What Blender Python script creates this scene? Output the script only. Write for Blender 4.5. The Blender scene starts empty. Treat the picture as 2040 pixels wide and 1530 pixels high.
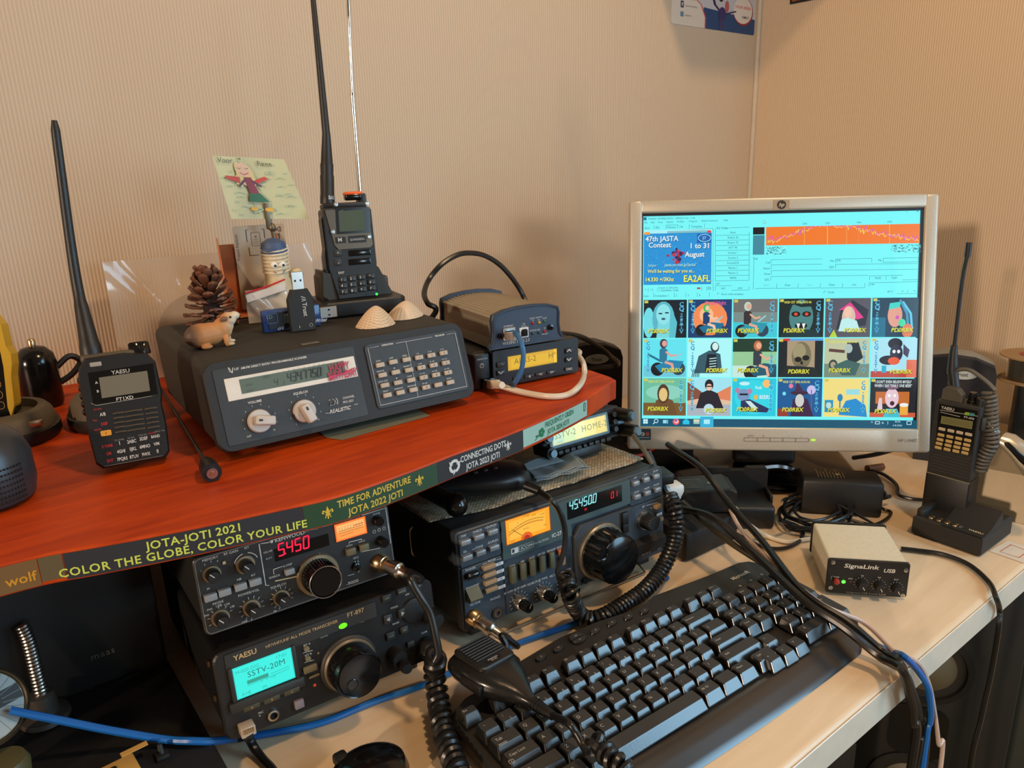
import bpy, bmesh, math, random
from math import sin, cos, pi, radians, sqrt, atan2
from mathutils import Vector, Matrix
random.seed(7)
SC = bpy.context.scene
COL = SC.collection
# ---------------------------------------------------------------- camera
H = 0.487                       # camera height over the desk top (desk top is z = 0)
FPX, PITCH, ROLL, YAW = 1513.907, 0.287840, -0.030328, 0.917920
CAMP = Vector((0, 0, H))
F_ = Vector((cos(YAW)*cos(PITCH), sin(YAW)*cos(PITCH), -sin(PITCH)))
_R = Vector((sin(YAW), -cos(YAW), 0)); _U = _R.cross(F_)
R_ = _R*cos(ROLL) + _U*sin(ROLL); U_ = -_R*sin(ROLL) + _U*cos(ROLL)
cd = bpy.data.cameras.new('camera'); cam = bpy.data.objects.new('camera', cd); COL.objects.link(cam)
cam.matrix_world = Matrix(((R_.x, U_.x, -F_.x, 0), (R_.y, U_.y, -F_.y, 0), (R_.z, U_.z, -F_.z, H), (0, 0, 0, 1)))
cd.sensor_width = 36; cd.lens = FPX/2040*36; cd.clip_start = 0.01; cd.clip_end = 30
SC.camera = cam
def ray(u, v): return F_ + R_*((u-1020)/FPX) - U_*((v-765)/FPX)
def onz(u, v, z=0.0):
    d = ray(u, v); return CAMP + d*((z-H)/d.z)
def ony(u, v, y):
    d = ray(u, v); return CAMP + d*(y/d.y)
def onx(u, v, x):
    d = ray(u, v); return CAMP + d*(x/d.x)
def att(u, v, t): return CAMP + ray(u, v)*t
# ---------------------------------------------------------------- light and exposure
SC.view_settings.view_transform = 'Standard'; SC.view_settings.look = 'None'
SC.view_settings.exposure = 0.0; SC.view_settings.gamma = 1.0
W = bpy.data.worlds.new('room_air'); SC.world = W; W.use_nodes = True
W.node_tree.nodes['Background'].inputs[0].default_value = (1.0, 0.72, 0.48, 1)
W.node_tree.nodes['Background'].inputs[1].default_value = 0.15
def area(name, loc, target, size, power, col, sy=None):
    l = bpy.data.lights.new(name, 'AREA'); l.energy = power; l.color = col; l.size = size
    if sy: l.shape = 'RECTANGLE'; l.size_y = sy
    o = bpy.data.objects.new(name, l); COL.objects.link(o); o.location = loc
    o.rotation_euler = (Vector(target)-Vector(loc)).to_track_quat('-Z', 'Y').to_euler(); return o
area('ceiling_lamp', (0.65, -0.15, 1.70), (0.7, 0.6, 0.1), 0.13, 12.5, (1.0, 0.66, 0.36))
area('room_lamp', (-4.2, -0.87, 1.38), (1.4, 0.5, 0.3), 0.22, 140, (1.0, 0.76, 0.56))
area('window_daylight', (1.47, -0.70, 0.68), (0.47, -0.50, 0.66), 1.46, 51, (0.38, 0.72, 1.0), 1.26)
area('added_cool_fill', (0.60, -1.30, 0.62), (0.75, 1.0, 0.4), 0.30, 6.5, (0.62, 0.83, 1.0), 0.5)  # added cool fill from behind the camera, brightens the middle of the back wall
# ---------------------------------------------------------------- materials
def lin(c):
    return tuple((x/255/12.92 if x/255 <= 0.04045 else ((x/255+0.055)/1.055)**2.4) for x in c)
MATS = {}
def mat(name, col, rough=0.5, metal=0.0, spec=0.5, bump=0.0, bscale=400, vary=0.06, emit=0.0, trans=0.0, alpha=1.0, coat=0.0, sheen=0):
    if name in MATS: return MATS[name]
    m = bpy.data.materials.new(name); m.use_nodes = True; nt = m.node_tree; b = nt.nodes['Principled BSDF']
    c = lin(col)
    tc = nt.nodes.new('ShaderNodeTexCoord')
    if vary:
        n = nt.nodes.new('ShaderNodeTexNoise'); n.inputs['Scale'].default_value = bscale*0.12; n.inputs['Detail'].default_value = 4
        nt.links.new(tc.outputs['Object'], n.inputs['Vector'])
        mx = nt.nodes.new('ShaderNodeMix'); mx.data_type = 'RGBA'
        mx.inputs['A'].default_value = (*[x*(1-vary*2) for x in c], 1); mx.inputs['B'].default_value = (*[min(1, x*(1+vary*2)) for x in c], 1)
        nt.links.new(n.outputs['Fac'], mx.inputs['Factor']); nt.links.new(mx.outputs['Result'], b.inputs['Base Color'])
    else: b.inputs['Base Color'].default_value = (*c, 1)
    b.inputs['Roughness'].default_value = rough; b.inputs['Metallic'].default_value = metal
    b.inputs['Specular IOR Level'].default_value = spec
    if bump:
        n2 = nt.nodes.new('ShaderNodeTexNoise'); n2.inputs['Scale'].default_value = bscale; n2.inputs['Detail'].default_value = 2
        nt.links.new(tc.outputs['Object'], n2.inputs['Vector'])
        bp = nt.nodes.new('ShaderNodeBump'); bp.inputs['Strength'].default_value = bump; bp.inputs['Distance'].default_value = 0.0006
        nt.links.new(n2.outputs['Fac'], bp.inputs['Height']); nt.links.new(bp.outputs['Normal'], b.inputs['Normal'])
    if emit:
        b.inputs['Emission Color'].default_value = (*c, 1); b.inputs['Emission Strength'].default_value = emit
    if trans: b.inputs['Transmission Weight'].default_value = trans; b.inputs['IOR'].default_value = 1.2
    if alpha < 1: b.inputs['Alpha'].default_value = alpha
    if coat: b.inputs['Coat Weight'].default_value = coat; b.inputs['Coat Roughness'].default_value = 0.08
    MATS[name] = m; return m
def attr_mat(name, emit=0.0, rough=0.5):
    m = bpy.data.materials.new(name); m.use_nodes = True; nt = m.node_tree; b = nt.nodes['Principled BSDF']
    a = nt.nodes.new('ShaderNodeAttribute'); a.attribute_name = 'Col'
    if emit:
        b.inputs['Base Color'].default_value = (0.01, 0.01, 0.01, 1)
        nt.links.new(a.outputs['Color'], b.inputs['Emission Color']); b.inputs['Emission Strength'].default_value = emit
    else: nt.links.new(a.outputs['Color'], b.inputs['Base Color'])
    b.inputs['Roughness'].default_value = rough; MATS[name] = m; return m
PRINT = attr_mat('printed_ink', 0, 0.55)
SCREEN = attr_mat('lit_screen', 1.0, 0.25)
GLOW = attr_mat('lit_display', 1.0, 0.35)
BLACK = mat('black_plastic', (22, 21, 20), 0.42, bump=0.25, bscale=1500)
BLACKM = mat('matte_black_plastic', (25, 24, 22), 0.6, bump=0.4, bscale=1800)
GLOSS = mat('glossy_black_plastic', (14, 14, 14), 0.16)
RUBBER = mat('black_rubber', (20, 20, 20), 0.38, vary=0.03)
CABLE = mat('black_cable', (24, 23, 22), 0.33, vary=0.03)
CHAR = mat('charcoal_casing', (42, 38, 32), 0.62, bump=0.5, bscale=1600)
GREYBLK = mat('dark_grey_plastic', (40, 39, 36), 0.5, bump=0.3, bscale=1500)
SILVER = mat('silver_plastic', (176, 168, 152), 0.42, metal=0.25, bump=0.1, bscale=2500)
METAL = mat('brushed_steel', (190, 186, 178), 0.28, metal=1.0)
CHROME = mat('chrome', (215, 212, 205), 0.12, metal=1.0, vary=0)
BRASS = mat('nickel_brass', (196, 168, 128), 0.3, metal=1.0)
WHITEP = mat('white_plastic', (214, 206, 190), 0.4)
BEIGEK = mat('beige_button_plastic', (176, 160, 138), 0.5)
# ---------------------------------------------------------------- mesh builder
ZERO = Matrix.Identity(4)
def T(x=0, y=0, z=0): return Matrix.Translation((x, y, z))
def RX(a): return Matrix.Rotation(a, 4, 'X')
def RY(a): return Matrix.Rotation(a, 4, 'Y')
def RZ(a): return Matrix.Rotation(a, 4, 'Z')
_bc = {}
def _rbox(sx, sy, sz, b, seg):
    k = (round(sx, 6), round(sy, 6), round(sz, 6), round(b, 6), seg)
    if k in _bc: return _bc[k]
    bm = bmesh.new(); bmesh.ops.create_cube(bm, size=1)
    for v in bm.verts: v.co = Vector((v.co.x*sx, v.co.y*sy, v.co.z*sz))
    if b > 0:
        b = min(b, 0.49*min(sx, sy, sz))
        bmesh.ops.bevel(bm, geom=list(bm.edges), offset=b, segments=seg, profile=0.5, affect='EDGES')
    bm.verts.index_update()
    r = ([v.co.copy() for v in bm.verts], [[v.index for v in f.verts] for f in bm.faces]); bm.free(); _bc[k] = r; return r
def spline(pts, n=8, closed=False):
    P = [Vector(p) for p in pts]; out = []; N = len(P)
    if N < 3 and not closed:
        return [P[0].lerp(P[1], i/n) for i in range(n+1)]
    for i in range(N if closed else N-1):
        a = P[(i-1) % N] if (closed or i > 0) else P[0]*2-P[1]
        b = P[i]; c = P[(i+1) % N]
        d = P[(i+2) % N] if (closed or i < N-2) else P[-1]*2-P[-2]
        for j in range(n):
            t = j/n; out.append(0.5*((2*b)+(c-a)*t+(2*a-5*b+4*c-d)*t*t+(3*b-a-3*c+d)*t**3))
    if not closed: out.append(P[-1])
    return out
class MB:
    def __init__(s): s.v = []; s.f = []; s.c = []; s.sm = []
    def add(s, vs, fs, M=None, col=(200, 200, 200), sm=False):
        o = len(s.v); s.v += [(M @ Vector(v)) if M is not None else Vector(v) for v in vs]
        s.f += [[i+o for i in f] for f in fs]; s.c += [col]*len(fs); s.sm += [sm]*len(fs); return s
    def box(s, cx, cy, cz, sx, sy, sz, b=0.0, seg=2, M=None, col=(200, 200, 200)):
        v, f = _rbox(sx, sy, sz, b, seg); m = T(cx, cy, cz); m = (M @ m) if M is not None else m
        return s.add(v, f, m, col, b > 0 and seg > 1)
    def lathe(s, prof, n=24, M=None, col=(200, 200, 200), sm=True, cap=True):
        vs = []; fs = []; k = len(prof)
        for r, z in prof:
            for i in range(n):
                a = 2*pi*i/n; vs.append((r*cos(a), r*sin(a), z))
        for j in range(k-1):
            for i in range(n): fs.append([j*n+i, j*n+(i+1) % n, (j+1)*n+(i+1) % n, (j+1)*n+i])
        if cap:
            fs.append(list(range(n))[::-1]); fs.append([(k-1)*n+i for i in range(n)])
        return s.add(vs, fs, M, col, sm)
    def cyl(s, p0, p1, r0, r1=None, n=20, col=(200, 200, 200), sm=True):
        p0 = Vector(p0); p1 = Vector(p1); d = p1-p0; q = d.to_track_quat('Z', 'Y').to_matrix().to_4x4()
        r1 = r0 if r1 is None else r1
        return s.lathe([(r0, 0), (r1, d.length)], n, T(*p0) @ q, col, sm)
    def ball(s, c, rx, ry=None, rz=None, n=16, m=10, M=None, col=(200, 200, 200)):
        ry = ry or rx; rz = rz or rx
        pr = [(max(1e-5, sin(pi*i/m)), -cos(pi*i/m)) for i in range(m+1)]
        A = T(*c) @ Matrix.Diagonal((rx, ry, rz, 1)); A = (M @ A) if M is not None else A
        return s.lathe(pr, n, A, col)
    def tube(s, pts, r, n=8, smooth=6, closed=False, M=None, col=(200, 200, 200), cap=True, taper=None):
        P = spline(pts, smooth, closed) if smooth else [Vector(p) for p in pts]
        Q = [P[0]]
        for p in P[1:]:
            if (p-Q[-1]).length > 1e-6: Q.append(p)
        P = Q; N = len(P); vs = []; fs = []; up = None
        for i in range(N):
            d = (P[(i+1) % N]-P[i-1]) if (closed or 0 < i < N-1) else (P[1]-P[0] if i == 0 else P[-1]-P[-2])
            if d.length < 1e-9: d = Vector((0, 0, 1))
            d.normalize()
            if up is None: up = d.orthogonal().normalized()
            up = (up - d*up.dot(d))
            up = up.normalized() if up.length > 1e-6 else d.orthogonal().normalized()
            w = d.cross(up); rr = r if taper is None else taper(i/(N-1))
            for k in range(n):
                a = 2*pi*k/n; vs.append(P[i]+(up*cos(a)+w*sin(a))*rr)
        for i in range(N if closed else N-1):
            for k in range(n):
                j = (i+1) % N; fs.append([i*n+k, i*n+(k+1) % n, j*n+(k+1) % n, j*n+k])
        if cap and not closed: fs.append(list(range(n))[::-1]); fs.append([(N-1)*n+k for k in range(n)])
        return s.add(vs, fs, M, col, True)
    def prism(s, poly, z0, z1, M=None, col=(200, 200, 200), sm=False, b=0.0):
        n = len(poly); vs = []; fs = []
        if b > 0:
            cx = sum(p[0] for p in poly)/n; cy = sum(p[1] for p in poly)/n
            ext = max(max(abs(p[0]-cx), abs(p[1]-cy)) for p in poly); k = 1-b/ext
            inn = [(cx+(p[0]-cx)*k, cy+(p[1]-cy)*k) for p in poly]
            sg = 1 if z1 > z0 else -1
            rings = [(inn, z0), (poly, z0+sg*b), (poly, z1-sg*b), (inn, z1)]
        else: rings = [(poly, z0), (poly, z1)]
        for pl, z in rings: vs += [(p[0], p[1], z) for p in pl]
        for j in range(len(rings)-1):
            for i in range(n): fs.append([j*n+i, j*n+(i+1) % n, (j+1)*n+(i+1) % n, (j+1)*n+i])
        fs.append(list(range(n))[::-1]); fs.append([(len(rings)-1)*n+i for i in range(n)])
        return s.add(vs, fs, M, col, sm)
    def loft(s, rings, M=None, col=(200, 200, 200), sm=True, cap=True):
        n = len(rings[0]); vs = [v for r in rings for v in r]; fs = []
        for j in range(len(rings)-1):
            for i in range(n): fs.append([j*n+i, j*n+(i+1) % n, (j+1)*n+(i+1) % n, (j+1)*n+i])
        if cap: fs.append(list(range(n))[::-1]); fs.append([(len(rings)-1)*n+i for i in range(n)])
        return s.add(vs, fs, M, col, sm)
    def build(s, name, m, parent=None, solid=True, sub=0):
        me = bpy.data.meshes.new(name); me.from_pydata([tuple(v) for v in s.v], [], s.f)
        me.polygons.foreach_set('use_smooth', s.sm)
        if solid:
            bm = bmesh.new(); bm.from_mesh(me); bmesh.ops.recalc_face_normals(bm, faces=bm.faces); bm.to_mesh(me); bm.free()
        if m in (PRINT, SCREEN, GLOW):
            ca = me.color_attributes.new('Col', 'FLOAT_COLOR', 'CORNER'); buf = []
            for p, c in zip(me.polygons, s.c):
                l = lin(c)
                for _ in range(p.loop_total): buf += [l[0], l[1], l[2], 1.0]
            ca.data.foreach_set('color', buf)
        if any(s.sm) and not all(s.sm) is None:
            try: me.set_sharp_from_angle(angle=radians(38))
            except Exception: pass
        me.materials.append(m); o = bpy.data.objects.new(name, me); COL.objects.link(o)
        if parent is not None: o.parent = parent
        if sub:
            md = o.modifiers.new('sub', 'SUBSURF'); md.levels = sub; md.render_levels = sub
        return o
def rrect(x0, y0, x1, y1, r, n=5):
    out = []
    for cx, cy, a0 in ((x1-r, y1-r, 0), (x0+r, y1-r, 90), (x0+r, y0+r, 180), (x1-r, y0+r, 270)):
        for i in range(n+1):
            a = radians(a0+90*i/n); out.append((cx+r*cos(a), cy+r*sin(a)))
    return out
def circ(cx, cy, rx, ry=None, n=20, a0=0, a1=360):
    ry = ry or rx; full = abs(a1-a0) >= 360
    return [(cx+rx*cos(radians(a0+(a1-a0)*i/(n if full else n-1))), cy+ry*sin(radians(a0+(a1-a0)*i/(n if full else n-1)))) for i in range(n)]
FR = Matrix(((1, 0, 0, 0), (0, 0, -1, 0), (0, 1, 0, 0), (0, 0, 0, 1)))   # panel frame: (u, v, out) -> (x, -y out, z)
# ---------------------------------------------------------------- lettering
GL = {}
def glyph(ch, w=0.0):
    k = (ch, w)
    if k in GL: return GL[k]
    def conv(body):
        c = bpy.data.curves.new('g', 'FONT'); c.body = body; c.resolution_u = 2; c.offset = w; c.fill_mode = 'FRONT' if hasattr(c, 'fill_mode') else c.fill_mode
        o = bpy.data.objects.new('g', c); COL.objects.link(o); bpy.context.view_layer.update()
        dg = bpy.context.evaluated_depsgraph_get(); me = bpy.data.meshes.new_from_object(o.evaluated_get(dg))
        vs = [v.co.copy() for v in me.vertices]; fs = [list(p.vertices) for p in me.polygons]
        bpy.data.objects.remove(o); bpy.data.curves.remove(c); bpy.data.meshes.remove(me); return vs, fs
    def width(vs): return (max(v.x for v in vs)-min(v.x for v in vs)) if vs else 0
    if ch == ' ': GL[k] = ([], [], 0.30); return GL[k]
    vs, fs = conv(ch); a, _ = conv('H'+ch+'H'); b, _ = conv('HH')
    GL[k] = (vs, fs, width(a)-width(b)); return GL[k]
for _c in 'ABCDEFGHIJKLMNOPQRSTUVWXYZabcdefghijklmnopqrstuvwxyz0123456789.,:;-+/()"\'?!*=_|&<>[]^~%@#': 
    glyph(_c)
for _c in 'ABCDEFGHIJKLMNOPQRSTUVWXYZabcdefghiklmnoprstuvwy0123456789.,-+/!': glyph(_c, 0.018)
class D2:
    """flat print: rectangles, lines, discs and letters laid on a surface given by fm(u, v, out)"""
    def __init__(s, fm, mb=None, off=0.0002, step=0.00003):
        s.mb = mb or MB(); s.fm = fm; s.o = off; s.st = step
    def _a(s, pts, fs, col):
        s.mb.add([s.fm(u, v, s.o) for u, v in pts], fs, None, col); s.o += s.st
    def poly(s, pts, col): s._a(pts, [list(range(len(pts)))], col)
    def rect(s, u0, v0, u1, v1, col): s.poly([(u0, v0), (u1, v0), (u1, v1), (u0, v1)], col)
    def disc(s, u, v, r, col, r2=None, n=18): s.poly(circ(u, v, r, r2, n), col)
    def line(s, pts, w, col, closed=False):
        P = [Vector((p[0], p[1])) for p in pts]; n = len(P); vs = []; fs = []
        if closed: P.append(P[0]); n += 1
        for i in range(n):
            d = (P[min(i+1, n-1)]-P[max(i-1, 0)])
            if closed and i in (0, n-1): d = P[1]-P[n-2]
            if d.length == 0: d = Vector((1, 0))
            d.normalize(); q = Vector((-d.y, d.x))*w/2
            if 0 < i < n-1:
                a = (P[i]-P[i-1]).normalized(); b = (P[i+1]-P[i]).normalized(); k = max(0.5, sqrt(max(0.0, (1+a.dot(b))/2))); q = q/k
            vs += [tuple(P[i]+q), tuple(P[i]-q)]
        for i in range(n-1): fs.append([2*i, 2*i+1, 2*i+3, 2*i+2])
        s._a(vs, fs, col)
    def ring(s, u, v, r, w, col, n=22): s.line(circ(u, v, r, None, n), w, col, True)
    def width(s, t, h, bold=False, sp=1.0, hs=1.0):
        return sum(glyph(c, 0.018 if bold else 0.0)[2]*sp for c in t)*h/0.72*hs
    def text(s, t, u, v, h, col, al='c', bold=False, sp=1.0, hs=1.0, shear=0.0, rot=0.0):
        """h is the cap height; u, v the baseline point"""
        k = h/0.72; W_ = s.width(t, h, bold, sp, hs); x = {'c': -W_/2, 'l': 0, 'r': -W_}[al]
        cr, sr = cos(rot), sin(rot)
        for c in t:
            vs, fs, ad = glyph(c, 0.018 if bold else 0.0)
            if vs:
                pts = []
                for q in vs:
                    a = x+q.x*k*hs+q.y*k*shear; b = q.y*k; pts.append((u+a*cr-b*sr, v+a*sr+b*cr))
                s.mb.add([s.fm(a, b, s.o) for a, b in pts], fs, None, col)
            x += ad*k*hs*sp
        s.o += s.st
    def seg7(s, t, u, v, h, col, slant=0.12, w=None):
        """seven segment digits"""
        w = w or h*0.5; th = h*0.13; x = u
        S = {'0': 'abcdef', '1': 'bc', '2': 'abged', '3': 'abgcd', '4': 'fgbc', '5': 'afgcd', '6': 'afgedc', '7': 'abc', '8': 'abcdefg', '9': 'abfgcd'}
        for c in t:
            if c == '.': s.rect(x-h*0.2, v, x-h*0.2+th, v+th, col); continue
            if c == ' ': x += w*1.5; continue
            L = {'a': ((0, h), (w, h)), 'b': ((w, h), (w, h/2)), 'c': ((w, h/2), (w, 0)), 'd': ((0, 0), (w, 0)), 'e': ((0, 0), (0, h/2)), 'f': ((0, h/2), (0, h)), 'g': ((0, h/2), (w, h/2))}
            for q in S.get(c, 'g'):
                (a, b), (e, g) = L[q]; s.line([(x+a+b*slant, v+b), (x+e+g*slant, v+g)], th, col)
            x += w*1.55
        return x
def crop(x0, y0, k): return lambda a, b: (x0+a/k, y0+b/k)
# ---------------------------------------------------------------- things
def props(o, label=None, cat=None, group=None, kind=None):
    if label: o['label'] = label
    if cat: o['category'] = cat
    if group: o['group'] = group
    if kind: o['kind'] = kind
    return o
def thing(name, label, cat, loc=(0, 0, 0), yaw=0.0, tilt=0.0, group=None):
    o = bpy.data.objects.new(name, None); COL.objects.link(o); o.empty_display_size = 0.02
    for base in (0.0, 0.232, -0.74):      # things rest a hair above what carries them
        if name not in ('desk', 'raised_shelf') and abs(loc[2]-base) < 1e-5: loc = (loc[0], loc[1], base+0.0005)
    o.rotation_mode = 'XYZ'; o.matrix_world = T(*loc) @ RZ(yaw) @ RX(-tilt)
    return props(o, label, cat, group)
class Pan:
    """a thing's frame: local x right, y away, z up; P() finds where a sight line meets the plane y = y0"""
    def __init__(s, o): s.o = o; s.M = o.matrix_world.copy(); s.I = s.M.inverted()
    def P(s, px, y0=0.0):
        c = s.I @ CAMP; d = s.I.to_3x3() @ ray(*px); t = (y0-c.y)/d.y; q = c+d*t; return q.x, q.z
    def Z(s, px, z0=0.0):
        c = s.I @ CAMP; d = s.I.to_3x3() @ ray(*px); t = (z0-c.z)/d.z; q = c+d*t; return q.x, q.y
def front(y0=0.0): return lambda u, v, o: (u, y0-o, v)
def top(z0=0.0): return lambda u, v, o: (u, v, z0+o)
def label_child(o, l): o['label'] = l; return o
# ================================================================ the room
WY, WX = 1.07, 1.51
def wallpaper(name, axis):
    m = bpy.data.materials.new(name); m.use_nodes = True; nt = m.node_tree; b = nt.nodes['Principled BSDF']
    tc = nt.nodes.new('ShaderNodeTexCoord'); sp = nt.nodes.new('ShaderNodeSeparateXYZ'); nt.links.new(tc.outputs['Object'], sp.inputs[0])
    nz = nt.nodes.new('ShaderNodeTexNoise'); nz.inputs['Scale'].default_value = 6; nt.links.new(tc.outputs['Object'], nz.inputs['Vector'])
    ad = nt.nodes.new('ShaderNodeMath'); ad.operation = 'MULTIPLY_ADD'; ad.inputs[1].default_value = 0.0012
    nt.links.new(nz.outputs['Fac'], ad.inputs[0]); nt.links.new(sp.outputs[axis], ad.inputs[2])
    mu = nt.nodes.new('ShaderNodeMath'); mu.operation = 'MULTIPLY'; mu.inputs[1].default_value = 2*pi/0.0042; nt.links.new(ad.outputs[0], mu.inputs[0])
    si = nt.nodes.new('ShaderNodeMath'); si.operation = 'SINE'; nt.links.new(mu.outputs[0], si.inputs[0])
    n2 = nt.nodes.new('ShaderNodeTexNoise'); n2.inputs['Scale'].default_value = 900; nt.links.new(tc.outputs['Object'], n2.inputs['Vector'])
    a2 = nt.nodes.new('ShaderNodeMath'); a2.operation = 'MULTIPLY_ADD'; a2.inputs[1].default_value = 0.8
    nt.links.new(n2.outputs['Fac'], a2.inputs[0]); nt.links.new(si.outputs[0], a2.inputs[2])
    bp = nt.nodes.new('ShaderNodeBump'); bp.inputs['Strength'].default_value = 0.34; bp.inputs['Distance'].default_value = 0.0007
    nt.links.new(a2.outputs[0], bp.inputs['Height']); nt.links.new(bp.outputs['Normal'], b.inputs['Normal'])
    mr = nt.nodes.new('ShaderNodeMapRange'); mr.inputs['From Min'].default_value = -1; mr.inputs['From Max'].default_value = 1
    nt.links.new(si.outputs[0], mr.inputs['Value'])
    mx = nt.nodes.new('ShaderNodeMix'); mx.data_type = 'RGBA'
    mx.inputs['A'].default_value = (*lin((194, 172, 146)), 1); mx.inputs['B'].default_value = (*lin((205, 186, 160)), 1)
    nt.links.new(mr.outputs['Result'], mx.inputs['Factor']); nt.links.new(mx.outputs['Result'], b.inputs['Base Color'])
    b.inputs['Roughness'].default_value = 0.75; MATS[name] = m; return m
def struct(name, mb, m): o = mb.build(name, m); o['kind'] = 'structure'; return o
struct('wall_back', MB().box(0.0, WY+0.05, 0.5, 3.1+0.2, 0.1, 2.6), wallpaper('ribbed_wallpaper_back', 'X')).location = (0, 0, 0)
struct('wall_right', MB().box(WX+0.05, -0.4, 0.5, 0.1, 2.94, 2.6), wallpaper('ribbed_wallpaper_right', 'Y'))
struct('trim_1', MB().box(WX-0.004, WY-0.004, 0.5, 0.008, 0.008, 2.6, 0.002), mat('corner_bead_paint', (196, 186, 170), 0.6))
def floor_mat():
    m = mat('laminate_floor', (126, 104, 66), 0.5, bump=0.2, bscale=60, vary=0.2); return m
wf = MB()
for y0, z0, y1, z1 in ((-.765, 0, .035, 1.36), (.765, 0, .035, 1.36), (0, -.665, 1.55, .035), (0, .665, 1.55, .035)): wf.box(1.492, -.70+y0, .68+z0, .03, y1, z1, .002, 1)
struct('window_1', wf, mat('window_paint', (206, 202, 192), .4))
struct('floor', MB().box(0.3, -0.2, -0.765, 3.6, 3.4, 0.05), floor_mat())
# wood
def wood(name, c1, c2, scale, rot=0.0, rough=0.38, coat=0.0):
    m = bpy.data.materials.new(name); m.use_nodes = True; nt = m.node_tree; b = nt.nodes['Principled BSDF']
    tc = nt.nodes.new('ShaderNodeTexCoord'); mp = nt.nodes.new('ShaderNodeMapping'); mp.inputs['Scale'].default_value = scale; mp.inputs['Rotation'].default_value = (0, 0, rot)
    nt.links.new(tc.outputs['Object'], mp.inputs[0])
    n = nt.nodes.new('ShaderNodeTexNoise'); n.inputs['Scale'].default_value = 1; n.inputs['Detail'].default_value = 7; n.inputs['Roughness'].default_value = 0.62; n.inputs['Distortion'].default_value = 0.6
    nt.links.new(mp.outputs[0], n.inputs['Vector'])
    r = nt.nodes.new('ShaderNodeValToRGB'); r.color_ramp.elements[0].position = 0.32; r.color_ramp.elements[1].position = 0.68
    r.color_ramp.elements[0].color = (*lin(c1), 1); r.color_ramp.elements[1].color = (*lin(c2), 1)
    nt.links.new(n.outputs['Fac'], r.inputs[0]); nt.links.new(r.outputs[0], b.inputs['Base Color'])
    b.inputs['Roughness'].default_value = rough
    if coat: b.inputs['Coat Weight'].default_value = coat; b.inputs['Coat Roughness'].default_value = 0.25
    MATS[name] = m; return m
BEECH = wood('beech_laminate', (214, 186, 150), (224, 198, 164), (7, 60, 7), 0.0, 0.36)
desk = thing('desk', 'beech desk with rounded pale front edge carrying the keyboard and monitor', 'desk', (0, 0, 0))
MB().box(0.33, (0.272+1.069)/2, -0.02, 2.34, 1.069-0.272, 0.04, 0.006, 3).build('desk_top', BEECH, desk)
MB().box(0.33, 0.2712, -0.0205, 2.335, 0.0016, 0.034, 0.0007, 1).build('edge_band', mat('pale_edge_band', (214, 202, 182), 0.32), desk)
for x in (-0.78,):
    MB().box(x, 0.68, -0.389, 0.03, 0.6, 0.698, 0.003, 1).build('side_panel', BEECH, desk)
# raised shelf with curved front edge
CH = wood('cherry_veneer', (152, 42, 0), (196, 68, 2), (9, 70, 9), 0.0, 0.52)
SZ, STH = 0.232, 0.024
CH.node_tree.nodes['Principled BSDF'].inputs['Specular IOR Level'].default_value = 0.3
edge_px = [(0, 1123), (118, 1100), (303, 1066), (420, 1043), (600, 1004), (687, 985), (860, 922), (907, 902), (1044, 854), (1171, 793), (1216, 762)]
eg = [onz(*q, SZ) for q in edge_px]
eg = [Vector((-0.55, 0.575, SZ)), Vector((-0.25, 0.585, SZ))] + [Vector((e.x, e.y, SZ)) for e in eg]
eg2 = spline(eg, 6)
# smooth
for _ in range(12):
    eg2 = [eg2[0]] + [(eg2[i-1]+eg2[i]*2+eg2[i+1])/4 for i in range(1, len(eg2)-1)] + [eg2[-1]]
shelf = thing('raised_shelf', 'cherry red wooden shelf with curved front edge holding the scanner', 'shelf', (0, 0, SZ-STH))
cor = [Vector((0.624, 0.612, SZ)), Vector((0.629, 0.628, SZ)), Vector((0.632, 0.66, SZ)), Vector((0.638, WY-0.002, SZ)), Vector((-0.55, WY-0.002, SZ))]
outl = eg2 + cor
mb = MB(); pl = [(p.x, p.y) for p in outl]
o = mb.prism(pl, 0, STH).build('shelf_board', CH, shelf)
bv = o.modifiers.new('bev', 'BEVEL'); bv.width = 0.0015; bv.segments = 2; bv.limit_method = 'ANGLE'
for x, y in ((-0.5, 0.9), (-0.30, 0.98), (0.60, 0.97)):
    MB().box(x, y, -(SZ-STH)/2+.0006, 0.02, 0.16 if x < 0.5 else 0.10, SZ-STH-.0012, 0.002, 1).build('support_panel', CH, shelf)
acc = [0.0]
for i in range(1, len(eg2)): acc.append(acc[-1]+(eg2[i]-eg2[i-1]).length)
def edge_s(px, py):
    p = onz(px, py, SZ); best = min(range(len(eg2)), key=lambda i: (eg2[i]-p).length); 
    j = max(0, min(len(eg2)-2, best)); d = eg2[j+1]-eg2[j]; return acc[j]+(p-eg2[j]).dot(d)/d.length
def edge_fm(u, v, o):
    i = 0; lo, hi = 0, len(acc)-2
    while lo < hi:
        mid = (lo+hi+1)//2
        if acc[mid] <= u: lo = mid
        else: hi = mid-1
    d = (eg2[lo+1]-eg2[lo]).normalized(); p = eg2[lo]+d*(u-acc[lo]); nrm = Vector((d.y, -d.x, 0))
    q = p+nrm*o; return (q.x, q.y, STH+v)
def strip(p0, p1, col, name, lab, fn, v0=-0.0225, v1=-0.002, m=PRINT):
    s0, s1 = edge_s(*p0), edge_s(*p1); d = D2(edge_fm, off=0.0002); N = 24
    for i in range(N):
        a, b = s0+(s1-s0)*i/N, s0+(s1-s0)*(i+1)/N
        d.mb.add([edge_fm(a, v0, .0003), edge_fm(b, v0, .0003), edge_fm(b, v1, .0003), edge_fm(a, v1, .0003)], [[0, 1, 2, 3]], None, col)
    d.o = 0.0005; fn(d, s0, s1); o = d.mb.build(name, m, shelf, solid=False); return label_child(o, lab)
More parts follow.
